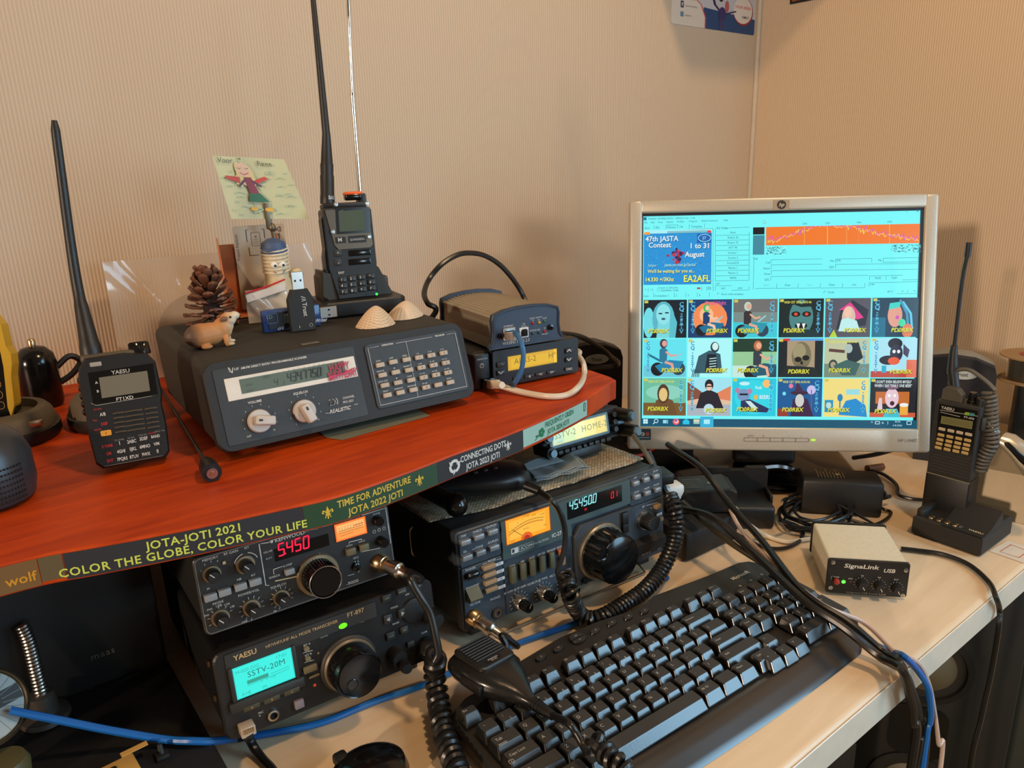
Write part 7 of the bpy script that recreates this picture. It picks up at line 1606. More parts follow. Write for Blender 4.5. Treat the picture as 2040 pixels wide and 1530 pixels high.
# navigation block
NX = kp(K2(545, 550), 0)[0]
for j, (l_, r_) in enumerate((('Home', 'End'), ('Insert', 'PgUp'), ('Delete', 'PgDn'))):
    hgt = 1.0
    for i, t_ in enumerate((l_, r_)):
        px = ((545, 550), (660, 500), (680, 640), (790, 595), (822, 722), (935, 668))[j*2+i]; x, y = kp(K2(*px), 0); key(x+OX, y+OY, 1, 1, zt=.0006); leg(t_, x+OX, y+OY, 1, .0018, z=.0008, dx=.002)
for px, t_ in (((990, 858), '^'), ((1240, 885), '>'), ((1020, 1015), '<'), ((1140, 955), 'v')): x, y = kp(K2(*px), 0); key(x+OX, y+OY, 1, 1, zt=.0); leg(t_, x+OX, y+OY, 1, .0028, z=.0003)
# number pad
NP = .305377
for r in range(3):
    for i in range(3): ch = '789456123'[r*3+i]; cx, cy = NP+i*U+OX, -r*U+OY; key(cx, cy, zt=.0004); leg(ch, cx, cy, z=.0006)
for i, t_ in enumerate(('Num', '/', '*', '-')): cx = NP+i*U+OX; key(cx, U+OY, zt=.0010); leg(t_, cx, U+OY, 1, .0022, z=.0012)
key(NP+3*U+OX, -.5*U+OY, 1, 2, zt=.0004); key(NP+3*U+OX, -2.5*U+OY, 1, 2, zt=0.0); key(NP+.5*U+OX, -3*U+OY, 2, zt=-.0004); key(NP+2*U+OX, -3*U+OY, 1, zt=-.0004)
leg('0', NP+.5*U+OX, -3*U+OY, 2, .0030, dx=.002); leg('.', NP+2*U+OX, -3*U+OY, 1, .0030); leg('+', NP+3*U+OX, -.0*U+OY, 1, .0030, z=.0006); leg('Enter', NP+3*U+OX, -2*U+OY, 1, .0018, z=.0002)
dk.mb.build('legends', PRINT, kbd, solid=False)
# media keys and badge
for p, t_ in ((K1(775, 430), 'o'), (K1(912, 362), '>/'), (K1(1200, 222), 'o'), (K1(1330, 162), 'o'), (K1(1460, 112), 'o'), (K1(1585, 66), 'o')):
    x, y = kp(p, -.010); mb = MB(); mb.lathe([(.0068, -.001), (.0070, .0012), (.0060, .0026), (.0001, .0030)], 24, T(x, y, -.0118) @ RZ(.2) @ Matrix.Diagonal((1, .58, 1, 1))); kk = mb.build('media_key', KEYM, kbd)
    dd = D2(top(-.0086), off=.0002); dd.text(t_, x, y-.001, .0022, LGD, 'c', True); dd.mb.build('media_symbol', PRINT, kbd, solid=False)
x, y = kp(K1(1062, 282), -.010)
for s_ in (1, -1):
    mb = MB(); pts = [(x+.0088*cos(radians(a)), y+s_*.0006+s_*.0072*sin(radians(a))) for a in range(0, 181, 15)]; mb.prism(pts, -.013, -.0088, b=.0008); mb.build('volume_key', KEYM, kbd)
dd = D2(top(-.0087), off=.0002); dd.text('<+', x, y+.002, .0022, LGD, 'c', True); dd.text('<-', x, y-.0045, .0022, LGD, 'c', True)
x, y = kp(K2(776, 290), -.010); dd.o = -.0115+.0087+.0004-.0; dd = D2(top(-.0112), mb=dd.mb, off=.0004); dd.text('Microsoft', x, y-.002, .0056, (186, 182, 172), 'c', True, hs=.95)
for p in ((775, 388), (868, 338), (965, 288)): x, y = kp(K2(*p), -.011); dd.ring(x, y, .0017, .0003, LGD, 12); dd.rect(x-.0007, y-.0007, x+.0007, y+.0007, LGD)
dd.mb.build('badge_print', PRINT, kbd, solid=False)
# ================================================================ hand microphone on the keyboard
hm = thing('hand_microphone', 'black hand microphone with grooved front lying on the left end of the keyboard', 'microphone', (0.365, 0.487, 0.040), 0)
S_ = crop(880, 1200, 3.923)
ma_ = onz(*S_(330, 440), .052); mb_ = onz(*S_(760, 760), .044)
dirv = (mb_-ma_); dirv.z = 0; ang = atan2(dirv.y, dirv.x)
hm.matrix_world = T(ma_.x, ma_.y, .0300) @ RZ(ang) @ RY(radians(2)) @ RX(radians(-6)); PH_ = Pan(hm)
# local x runs from the grooved end to the cord, z up
def sec(x, w, zt, zb, r=.35, n=20):
    out = []
    for i in range(n):
        a = 2*pi*i/n; cx, cz = cos(a), sin(a); k = (abs(cx)**3.2+abs(cz)**3.2)**(-1/3.2); out.append((x, cx*k*w, (zt+zb)/2+cz*k*(zt-zb)/2))
    return out
rings = [sec(-.0275, .014, .016, .004), sec(-.0255, .024, .021, .0015), sec(-.015, .0275, .0245, 0), sec(.002, .0285, .026, 0), sec(.018, .0275, .0245, .0), sec(.032, .020, .021, .0), sec(.044, .0115, .017, .001), sec(.054, .0062, .013, .003), sec(.060, .0052, .0125, .0035)]
mb = MB(); mb.loft(rings); mb.build('body', mat('mic_black_gloss', (28, 27, 26), .24, bump=.1, bscale=900), hm)
mb = MB(); mb.prism(rrect(-.0235, -.0215, .017, .0215, .006), .0225, .0275, b=.0012); mb.build('face_plate', mat('mic_black_satin', (30, 29, 27), .38), hm)
mb = MB()
for i in range(8): mb.box(-.0205+i*.0036, 0, .0281, .0016, .036, .0016, .0005, 1)
mb.build('groove_ribs', mat('mic_rib', (40, 37, 33), .5), hm)
d = D2(lambda u, v, o: (-v, u, .0276+o), off=.0002); d.poly(rrect(-.0115, -.0125, .0075, -.0085, .0019), (10, 10, 10)); d.text('KENWOOD', -.002, -.0103, .0016, (196, 190, 180), 'c', True); d.text('MC-43S', -.002, -.0124, .0015, (196, 190, 180), 'c', True)
d.mb.build('name_print', PRINT, hm, solid=False)
mb = MB()
for i in range(5): mb.lathe([(.0058-i*.0003, 0), (.0058-i*.0003, .0020)], 16, T(.062+i*.0030, 0, .008) @ RY(pi/2))
mb.lathe([(.0052, 0), (.0040, .024)], 16, T(.058, 0, .008) @ RY(pi/2)); mb.build('strain_relief', RUBBER, hm)
mb = MB(); mb.box(.010, -.0275, .012, .026, .004, .010, .0015, 2); mb.build('talk_key', RUBBER, hm)
IM = PH_.I
def z_on(px, z): return onz(*px, z)
cpts = [PH_.M @ Vector((.080, 0, .008)), z_on(S_(985, 940), .047), z_on(S_(1050, 1020), .042), z_on(S_(1100, 1110), .036), z_on(S_(1140, 1180), .034)]
mb = MB(); mb.tube([IM @ p for p in cpts], .0032, 10, 8); mb.build('cord', CABLE, hm)
def coil(path, rc_, rw, pitch, n=7, sub=14, inv=None):
    """helix of radius rc_ wound round a path"""
    P = spline(path, 24); L_c = [0]
    for a_, b_4 in zip(P, P[1:]): L_c.append(L_c[-1]+(b_4-a_).length)
    tot = L_c[-1]; N = int(tot/pitch*sub); pts = []; up = None; j = 0
    for i in range(N+1):
        s_ = tot*i/N
        while j < len(P)-2 and L_c[j+1] < s_: j += 1
        d_ = (P[j+1]-P[j]).normalized(); p = P[j]+d_*(s_-L_c[j])
        if up is None: up = d_.orthogonal().normalized()
        up = (up-d_*up.dot(d_)).normalized(); w = d_.cross(up); a = 2*pi*i/sub
        pts.append(p+(up*cos(a)+w*sin(a))*rc_)
    if inv is not None: pts = [inv @ p for p in pts]
    return MB().tube(pts, rw, n, 0)
cc2 = [z_on(S_(1180, 1150), .042), z_on(S_(1240, 1105), .044), z_on(S_(1290, 1190), .042), z_on(S_(1370, 1260), .042), z_on(S_(1440, 1330), .040), z_on(S_(1480, 1420), .038)]
coil(cc2, .0066, .0031, .0074, inv=IM).build('coiled_cord', CABLE, hm)
# ---- coiled cord from the upper stack radio down over the desk
cm = thing('microphone_cord', 'thick glossy coiled cord hanging from the upper stacked radio down the desk front', 'cord', tuple(PT.M @ pe))
IC = Pan(cm).I; CZ = crop(700, 1250, 3.778)
pw = PT.M @ pe; dq = (PT.M.to_3x3() @ (Qp.to_3x3() @ Vector((0, 0, 1)))).normalized()
yr = pw.y
s1 = [pw-dq*.004, pw+dq*.012, ony(*B(1730, 640), yr-.020), ony(*B(1810, 780), yr-.030), ony(*B(1880, 900), yr-.035), ony(868, 1270, yr-.042), ony(873, 1300, yr-.045), ony(866, 1318, yr-.045)]
MB().tube([IC @ p for p in s1], .0036, 10, 8).build('straight_cord', CABLE, cm)
MB().lathe([(.0056, 0), (.0050, .012), (.0040, .016)], 16, IC @ (T(*pw) @ dq.to_track_quat('Z', 'Y').to_matrix().to_4x4())).build('strain_relief', RUBBER, cm)
zc = [.052, .030, .018, .013, .012, .012]
s2 = [z_on(CZ(640, 215), .056), z_on(CZ(625, 320), .036), z_on(CZ(640, 450), .022), z_on(CZ(660, 590), .0135), z_on(CZ(690, 760), .0125), z_on(CZ(730, 900), .0125), z_on(CZ(790, 1058), .0125), z_on(CZ(840, 1180), .0125)]
coil(s2, .0074, .0035, .0084, inv=IC).build('coiled_cord', CABLE, cm)
# ---- microphone under the shelf on the woven mat, with its coiled cord looping to the radio
m2 = thing('hand_microphone', 'large rounded black hand microphone lying on the woven mat under the shelf', 'microphone', (0.452, 0.640, .1345), radians(-10))
rings = []
for x, w, zt in ((-.055, .018, .018), (-.052, .026, .023), (-.02, .031, .027), (.01, .030, .027), (.030, .026, .026), (.043, .018, .021), (.047, .010, .014)): rings.append(sec(x, w, zt, 0 if w > .015 else .003))
mb = MB(); mb.loft(rings, M=RZ(radians(-20))); mb.build('body', mat('mic_matt_black', (22, 22, 22), .35), m2)
I_m2 = Pan(m2).I
g0 = onz(*D(855, 330), .149); g1 = onz(*D(960, 370), .146)
mb = MB(); mb.tube([I_m2 @ g0, I_m2 @ g0.lerp(g1, .5), I_m2 @ g1], .0050, 12, 6); mb.build('strain_relief', RUBBER, m2)
mb = MB()
for i in range(5): mb.ball((-.02+(i % 3)*.012, -.010+(i//3)*.012, .0272), .0035, .0028, .0012)
mb.build('buttons', GREYBLK, m2)
P_ = lambda a_, b_5, y: ony(*D(a_, b_5), y)
yf = .548
s3 = [g1, P_(1040, 430, yf), P_(1110, 520, yf-.004), P_(1150, 640, yf-.006), P_(1155, 760, yf-.008), P_(1130, 880, yf-.010), P_(1100, 970, yf-.012), P_(1110, 1030, yf-.014)]
MB().tube([I_m2 @ p for p in s3], .0030, 8, 8).build('cord', CABLE, m2)
s4 = [P_(1155, 990, .520), P_(1170, 1060, .518), P_(1195, 1160, .51), z_on(D(1240, 1260), .022), z_on(D(1300, 1325), .012), z_on(D(1400, 1330), .012), z_on(D(1500, 1285), .014), z_on(D(1620, 1210), .016), z_on(D(1755, 1115), .020), P_(1870, 980, .515), P_(1960, 800, .520), P_(1992, 640, .526), P_(1978, 500, .535), P_(1945, 410, .548)]
coil(s4, .0072, .0026, .0054, inv=I_m2).build('coiled_cord', CABLE, m2)
# ---- torch-like stick on the mat
tz = thing('black_torch', 'black rod with shiny round end lying on the mat corner left of the microphone', 'torch', tuple(onz(*D(330, 480), .148)))
IT = Pan(tz).I; t0 = onz(*D(335, 475), .1455); t1 = onz(*D(100, 350), .1475)
mb = MB(); mb.tube([IT @ t0, IT @ t0.lerp(t1, .5), IT @ t1], .0100, 16, 6); mb.build('barrel', BLACK, tz)
MB().ball(tuple(IT @ t0), .0125, .0125, .0125, 20, 14).build('round_end', GLOSS, tz)
# cord from the wide radio's plug into the microphone on the keyboard area
pw2 = PI_.M @ pe2; dq2 = (PI_.M.to_3x3() @ (Qp2.to_3x3() @ Vector((0, 0, 1)))).normalized()
cable('microphone_cord', 'short black cord from the silver plug of the wide transceiver behind the microphone', [pw2-dq2*.003, pw2+dq2*.010, z_on(S_(470, 260), .040), z_on(S_(500, 330), .034), z_on(S_(505, 420), .026)], .0035, CABLE, 'cord')
pw3 = rj_end
zf = lambda x, y, z=.004: onz(*C_(x, y), z)
cable('microphone_cord', 'black cord from the corner plug of the teal screened radio to the desk front', [pw3, zf(520, 1030, .018), zf(560, 1110, .008), zf(620, 1190), zf(680, 1253), zf(730, 1330)], .0038, CABLE, 'cord')
# blue cable across the desk
bp_ = [onz(20, 1415, .085), onz(60, 1423, .078), onz(130, 1437, .066), onz(220, 1455, .050), onz(330, 1473, .034), onz(385, 1476, .033), onz(430, 1476, .026), onz(480, 1469, .006), onz(520, 1464, .004), onz(640, 1440, .004), onz(740, 1400, .004), onz(850, 1362, .004), onz(950, 1315, .004), onz(1050, 1275, .004), onz(1160, 1236, .004), onz(1250, 1190, .004), onz(1330, 1150, .004)]
cable('network_cable', 'long bright blue network cable crossing the desk under the radios', bp_, .0032, mat('bright_blue_cable', (20, 96, 168), .4, vary=.03))
# ================================================================ small sound card box
S3 = crop(1600, 1020, 3.0)
sg = thing('usb_sound_box', 'cream metal box with black front panel, red and green lights, right of the keyboard', 'sound interface', (0.769, 0.3605, 0.0035), radians(-48))
PSG = Pan(sg)
def sg_(x, y, y0=-.002): return PSG.P(S3(x, y), y0)
CRM = mat('cream_paint', (212, 202, 176), .45, bump=.1, bscale=2500)
sweep_box(-.0415, .0415, .001, .0415, .001, .090, .0025).build('casing', CRM, sg)
plate(rrect(-.043, 0, .043, .043, .003), .0015, -.002, b=.0006).build('front_panel', BLACK, sg); plate(rrect(-.043, 0, .043, .043, .003), .0925, .090, b=.0006).build('rear_panel', BLACK, sg)
d = D2(front(-.002), off=.0003)
u, v = sg_(243, 328); u1, _ = sg_(448, 350); d.text('SignaLink', u, v-.0005, .0050, (206, 198, 180), 'l', True, hs=(u1-u)/d.width('SignaLink', .005, True), shear=.2)
u, v = sg_(478, 356); u1, _ = sg_(548, 362); d.text('USB', u, v-.0008, .0046, (206, 198, 180), 'l', True, hs=(u1-u)/d.width('USB', .0046, True), shear=.2)
u, v = sg_(375, 485); d.text('Integrated USB Sound Card', u, v-.001, .0020, (176, 168, 150), 'c', hs=1.15, sp=1.15)
for t_, x, y in (('PWR', 200, 390), ('PTT', 283, 400), ('TX', 353, 382), ('RX', 455, 392), ('DLY', 556, 404)): u, v = sg_(x, y); d.text(t_, u, v-.0006, .0019, (200, 192, 176))
d.line([sg_(182, 382), sg_(168, 382), sg_(166, 402)], .0003, (200, 192, 176))
cs = ((345, 425), (450, 435), (553, 450))
for x, y in cs: ticks(d, sg_(x, y), .0065, .0080, -40, 220, 11, (180, 174, 160))
d.mb.build('lettering', PRINT, sg, solid=False)
for x, y in cs: knob(sg, sg_(x, y), .0052, .009, BLACK, 'knob', y0=-.002, mark=((210, 200, 180), radians(-60)))
u, v = sg_(198, 412); MB().lathe([(.0032, 0), (.0032, .003), (.0026, .0034), (.0001, .0034)], 18, T(u, -.002, v) @ RX(pi/2)).build('power_button', mat('button_red', (190, 60, 40), .4), sg)
d = D2(front(-.002), off=.0012); d.disc(*sg_(240, 414), .0024, (80, 255, 60)); d.disc(*sg_(240, 414), .0013, (180, 255, 150)); d.mb.build('power_light', GLOW, sg, solid=False)
MB().ball((sg_(280, 416)[0], -.0025, sg_(280, 416)[1]), .0011).build('transmit_light', mat('dull_red', (90, 30, 20), .4), sg)
for x, y in ((178, 300), (614, 348), (163, 450), (594, 498)): u, v = sg_(x, y); MB().lathe([(.0026, 0), (.0024, .0010), (.0010, .0012), (.0008, .0006), (.0001, .0006)], 14, T(u, -.002, v) @ RX(pi/2)).build('screw', METAL, sg)
# ================================================================ handheld radio in the right-hand charger
Rr = crop(1740, 780, 4.25); R2 = crop(1840, 680, 3.475)
rcg = thing('desk_charger', 'black wedge charger holding the keypad handheld on the right of the desk', 'charger', (0.955, 0.3555, 0), radians(-90))
mb = MB(); mb.prism([(-.042, 0), (.042, 0), (.042, .090), (-.042, .090)], 0, .027, b=.003); mb.build('base', BLACKM, rcg)
mb = MB(); mb.box(-.036, .030, .030, .010, .05, .012, .003); mb.prism([(0, .027), (.020, .030), (.052, .046), (.060, .027)], -.008, .042, Matrix(((0, 0, 1, 0), (1, 0, 0, 0), (0, 1, 0, 0), (0, 0, 0, 1))), b=.0015); mb.build('cradle', BLACKM, rcg)
mb = MB()
for i in range(4): mb.box(-.022+i*.0095, .008, .0285, .0050, .010, .003, .001)
mb.build('charge_contacts', BRASS, rcg)
PRC = Pan(rcg); d = D2(lambda u, v, o: (u, v, .0275+o), off=.0010)
d.text('YAESU', .030, .006, .0042, (206, 190, 140), 'c', True, rot=.0); d.line([(.012, .004), (.012, .022)], .0005, (170, 160, 130)); d.line([(.014, .004), (.014, .018)], .0005, (150, 140, 120)); d.mb.build('print', PRINT, rcg, solid=False)
rh = thing('handheld_radio', 'grey black handheld radio with gold keypad standing in the wedge charger', 'handheld radio', (0.995, 0.378, 0.076), radians(-88), radians(0.5))
PR = Pan(rh)
def r_(x, y, y0=-.002): return PR.P(Rr(x, y), y0)
sweep_box(-.0262, .0262, .0, .0995, 0, .030, .002).build('body', GREYBLK, rh)
plate([(-.0258, .0), (.0258, .0), (.0262, .0985), (-.0262, .0985)], .001, -.002, b=.0008).build('front_shell', BLACKM, rh)
sweep_box(-.0268, .0268, -.056, .0, -.001, .031, .002).build('battery_pack', BLACK, rh)
MB().box(0, -.0015, -.0005, .052, .002, .0012).build('battery_seam', mat('seam_light', (120, 110, 92), .4), rh)
wn = [r_(560, 105), r_(885, 165), r_(835, 545), r_(520, 480)]
plate(wn[::-1], -.002, -.0024).build('key_panel', GLOSS, rh)
d = D2(front(-.0024), off=.0003); d.poly([r_(580, 205), r_(845, 252), r_(835, 318), r_(570, 268)], (112, 108, 60)); d.poly([r_(588, 213), r_(838, 258), r_(829, 308), r_(580, 262)], (96, 94, 52))
d.text('YAESU', *r_(575, 143), .0038, (190, 186, 176), 'l', True); d.text('FT-470', *r_(768, 222), .0026, (190, 186, 176), 'l', True, hs=1.1)
d.line([r_(565, 155), r_(885, 208)], .0005, (190, 186, 176)); d.line([r_(568, 172), r_(735, 212)], .0008, (150, 146, 136)); d.poly([r_(780, 172), r_(820, 178), r_(808, 202), r_(770, 196)], (120, 160, 50)); d.poly([r_(824, 179), r_(862, 186), r_(852, 208), r_(812, 203)], (50, 130, 130))
d.mb.build('display_print', PRINT, rh, solid=False)
GK = mat('gold_key', (176, 148, 92), .4)
for r in range(5):
    for c_ in range(4):
        x = 580+c_*75+(-8*r if r else 0); y = (318, 365, 404, 438, 472)[r]+c_*15+(3 if r else 0); u, v = r_(x, y, -.003); MB().box(u, -.0030, v, .0082, .0022, .0040, .0008, 1).build('key', GK if r else BEIGEK, rh)
mb = MB()
for i in range(7): mb.box(0, -.0022, .0055+i*.0042, .046, .0012, .0018, .0005, 1)
mb.build('grille_ribs', GREYBLK, rh)
mb = MB(); mb.lathe([(.0058, 0), (.0058, .003), (.005, .004), (.005, .010), (.0042, .014)], 18, T(.0100, .014, .0995)); mb.build('volume_knob', GLOSS, rh)
MB().lathe([(.0062, 0), (.0060, .008), (.005, .009), (.0001, .0092)], 18, T(.021, .012, .0995)).build('squelch_knob', BLACK, rh)
mb = MB(); mb.prism([(-.012, 0), (.012, 0), (.012, .010), (.006, .017), (-.008, .018), (-.012, .014)], -.014, -.002, T(-.010, 0, .0995) @ FR, b=.001); mb.build('plug_block', mat('plug_olive', (70, 66, 54), .5), rh)
mb = MB(); mb.box(.0285, .012, .078, .005, .018, .018, .002); mb.build('side_block', GREYBLK, rh)
IR = PR.I
ab = Vector((-.011, .020, .100)); abw = PR.M @ ab; n3_ = Vector((1, 0, 0))
hwd = lambda px: IR @ on_plane(px, abw, n3_)
a1 = hwd(R2(200, 300)); a2 = hwd(R2(212, 30)); 
mb = MB(); mb.tube([ab, hwd(R2(200, 200))], 1, 14, 8, taper=lambda t_: .0062); mb.tube([hwd(R2(200, 205)), hwd(R2(205, 100)), hwd(R2(213, 28))], 1, 14, 6, taper=lambda t_: .0064-.0026*t_); mb.build('antenna_base', BLACK, rh)
mb = MB(); mb.tube([hwd(R2(213, 30)), hwd((1917, 560)), hwd((1928, 505))], 1, 12, 6, taper=lambda t_: .0024); mb.tube([hwd((1927, 512)), hwd((1931, 483))], .0036, 12, 0); mb.build('whip_antenna', BLACK, rh)
s5 = [hwd(R2(180, 300))+Vector((0, 0, .0)), hwd(R2(195, 235)), hwd(R2(245, 198)), hwd(R2(320, 200)), hwd(R2(400, 250)), hwd(R2(460, 300)), hwd(R2(495, 340))]
MB().tube(s5, .0026, 8, 8).build('accessory_cord', mat('cord_grey', (84, 80, 72), .5), rh)
s6 = [PR.M @ hwd(R2(455, 350)), PR.M @ hwd(R2(460, 450)), PR.M @ hwd(R2(465, 560)), PR.M @ hwd(R2(470, 700)), PR.M @ hwd(R2(420, 800)), PR.M @ hwd(R2(385, 900))]
coil(s6, .0070, .0022, .0052, inv=IR).build('coiled_cord', MATS['cord_grey'], rh)
c1_ = hwd(R2(450, 560)); c2_ = hwd(R2(510, 640)); MB().tube([c1_, c2_], .0045, 10, 2).build('belt_clip', mat('clip_grey', (110, 130, 136), .3, metal=.3), rh)
# ================================================================ desk speakers
def speaker(name, lab, loc, yaw, oval):
    t = thing(name, lab, 'speaker', loc, yaw, 0); mb = MB()
    out = [(-.048, 0), (.048, 0), (.050, .09), (.050, .150), (.046, .163), (.020, .173), (-.015, .176), (-.046, .170), (-.050, .150)]
    plate(out, .012, -.006, b=.002).build('front_baffle', mat('speaker_cloth', (38, 36, 38), .85, bump=.6, bscale=900), t)
    mb = MB(); mb.loft([[(x*k, y, z*kz) for x, z in out] for y, k, kz in ((.012, 1.0, 1.0), (.05, 1.02, .985), (.090, .95, .95))]); mb.build('cabinet', mat('speaker_side', (140, 140, 132), .5) if oval == 'R' else BLACK, t)
    mb = MB(); mb.lathe([(.021, 0), (.020, .0012), (.0001, .0014)], 30, T(.004, -.006, .149) @ RX(pi/2) @ Matrix.Diagonal((1, .42, 1, 1))); bd = mb.build('badge', mat('badge_silver', (176, 182, 176), .35), t)
    d = D2(front(-.0074), off=.0003); d.text('Trust', .003, .146, .0060, (70, 76, 80), 'c', True); d.mb.build('badge_print', PRINT, t, solid=False)
    return t
speaker('desk_speaker', 'black speaker with silver oval badge behind the shelf left of the monitor', (0.893, 0.930, 0), radians(-32), 'L')
speaker('desk_speaker', 'black and grey speaker with silver oval badge behind the keypad handheld', (1.235, 0.475, 0), radians(-66), 'R')
# ---- cardboard solder spool on a black box, far right
bb2 = thing('storage_box', 'tall black box under the wire spool at the right edge', 'box', (1.340, 0.400, 0), radians(-70))
MB().box(.035, .06, .0675, .12, .12, .135, .006).build('box', BLACKM, bb2)
spx = thing('wire_spool', 'cardboard spool of shiny wire on the black box at the right edge', 'spool', (1.318, 0.405, .1352))
CBD = mat('cardboard', (150, 118, 78), .8, bump=.3, bscale=300)
MB().lathe([(.043, 0), (.043, .002)], 40).build('lower_disc', CBD, spx)
MB().lathe([(.0445, .0385), (.0445, .0405), (.0001, .0405)], 40).build('upper_disc', CBD, spx)
mb = MB()
for i in range(15): mb.lathe([(.030, .0025+i*.0024), (.0322, .0037+i*.0024), (.030, .0049+i*.0024)], 36, cap=False)
mb.build('wire_winding', METAL, spx)
d = D2(top(.0405), off=.0005); d.ring(0, 0, .016, .005, (150, 60, 50), 24); d.disc(0, 0, .010, (80, 50, 40)); d.mb.build('label', PRINT, spx, solid=False)
# ---- silver handset and wedge base at the right edge
hs_ = thing('telephone_cradle', 'grey wedge shaped telephone cradle at the right edge behind the wedge charger', 'phone base', (1.085, 0.338, 0), radians(-75))
mb = MB(); prof = [(0, 0), (.10, 0), (.10, .030), (.085, .062), (.060, .080), (.040, .085), (.022, .060), (.004, .016)]
mb.prism([(p[0], p[1]) for p in prof], -.045, .045, Matrix(((0, 0, 1, 0), (1, 0, 0, 0), (0, 1, 0, 0), (0, 0, 0, 1))), b=.004); mb.build('wedge', mat('dark_champagne', (120, 106, 82), .4, metal=.4), hs_)
hsx = thing('phone_handset', 'silver rimmed curved handset with dark inset standing at the right edge', 'handset', (1.075, 0.300, .085), 0)
IH = Pan(hsx).I; xp = 1.04
pp = [(1992, 868), (2003, 862), (2020, 866), (2040, 880), (2075, 905)]; lowp = [(1990, 880), (2000, 892), (2018, 912), (2040, 945), (2075, 985)]
cen = [((a[0]+b_[0])/2, (a[1]+b_[1])/2) for a, b_ in zip(pp, lowp)]
rings = []
for k, (a, b_6) in enumerate(zip(pp, lowp)):
    A3 = IH @ on_plane(a, (xp, .30, .15), Vector((1, .15, 0)).normalized()); B3 = IH @ on_plane(b_6, (xp, .30, .15), Vector((1, .15, 0)).normalized()); c3 = (A3+B3)/2; h3 = (A3-B3)/2; w3 = Vector((.016, 0, 0))*(.55 if k == 0 else 1)
    rings.append([tuple(c3+h3*cos(2*pi*i/20)+w3*sin(2*pi*i/20)) for i in range(20)])
mb = MB(); mb.loft(rings); mb.build('shell', mat('handset_silver', (190, 180, 160), .28, metal=.6), hsx)
ins = []
for k in range(1, 5):
    A3, B3 = IH @ on_plane(pp[k], (xp, .30, .15), Vector((1, .15, 0)).normalized()), IH @ on_plane(lowp[k], (xp, .30, .15), Vector((1, .15, 0)).normalized()); c3 = A3*.62+B3*.38; h3 = (A3-B3)*.20; w3 = Vector((.0145, 0, 0))*(.6 if k == 1 else 1)
    ins.append([tuple(c3+h3*cos(2*pi*i/16)+w3*sin(2*pi*i/16)-Vector((.0040, 0, 0))) for i in range(16)])
mb = MB(); mb.loft(ins); mb.build('dark_inset', GLOSS, hsx)
st = thing('picture_card', 'white card with red outlined box under the wedge charger at the right', 'card', tuple(onz(2010, 1100, 0)))
PSt = [onz(*p, .0006)-Vector(st.location) for p in ((1972, 1098), (2008, 1077), (2072, 1100), (2040, 1122))]
MB().prism([(p.x, p.y) for p in PSt], 0, .0006).build('sheet', mat('white_card', (214, 206, 190), .6), st)
st2 = [onz(*p, .0006)-Vector(st.location) for p in ((1992, 1100), (2014, 1086), (2048, 1099), (2030, 1112))]
d = D2(lambda u, v, o: (u, v, .0006+o), off=.0003); d.line([(p.x, p.y) for p in st2], .0008, (190, 70, 60), True); d.mb.build('print', PRINT, st, solid=False)
# ================================================================ chargers, power supplies and loose cable behind the keyboard
Q = crop(1260, 860, 3.4)
def brick(name, lab, cat, loc, yaw, w, dp, h, m=BLACKM, b=.004, extra=None):
    t = thing(name, lab, cat, loc, yaw); MB().box(0, dp/2, h/2, w, dp, h, b, 2).build('case', m, t)
    if extra: extra(t)
    return t
# big power brick under the right part of the monitor
p1_, p2_ = onz(*Q(1210, 530), 0), onz(*Q(1565, 590), 0)
a_ = atan2(p2_.y-p1_.y, p2_.x-p1_.x)
def lab1(t):
    d = D2(top(.050), off=.0005)
    for i in range(9): d.line([(-.030+i*.0042, .014), (-.030+i*.0042, .014+(.020 if i % 3 else .030))], .0009, (120, 104, 74))
    d.disc(-.004, .026, .0028, (140, 130, 100)); d.mb.build('rating_print', PRINT, t, solid=False)
brick('power_supply', 'long black power supply with rating print below the monitor right half', 'power supply', (0.935, 0.484, 0), radians(-50), .105, .050, .050, BLACK, extra=lab1)
# charging cradle with three glowing slots
cr_ = thing('charging_cradle', 'black charging cradle with three orange lit openings below the monitor', 'charger', (0.8, 0.549, 0), radians(-42))
PCR = Pan(cr_)
mb = MB(); mb.box(0, .030, .016, .088, .060, .032, .005, 3); mb.build('base', BLACK, cr_)
mb = MB(); mb.prism([(-.044, 0), (.044, 0), (.044, .034), (.040, .038), (.016, .038), (.012, .034), (-.006, .034), (-.010, .038), (-.040, .038), (-.044, .034)], -.050, -.060, T(0, 0, .030) @ FR); 
mb.box(-.043, .040, .034, .004, .04, .012, .001); mb.box(.043, .040, .034, .004, .04, .012, .001); mb.build('back_plate', BLACK, cr_)
d = D2(front(.050), off=.0005)
for p in ((747, 445), (857, 450), (892, 450)):
    u, v = PCR.P(Q(*p), .0495); d.poly([(u-.0020, v+.0036), (u+.0020, v+.0036), (u+.0022, v-.001), (u, v-.0040), (u-.0020, v-.001)], (255, 170, 50)); d.poly([(u-.0011, v+.0026), (u+.0011, v+.0026), (u+.0010, v-.001), (u, v-.0020), (u-.001, v-.001)], (255, 226, 150))
d.mb.build('lit_openings', GLOW, cr_, solid=False)
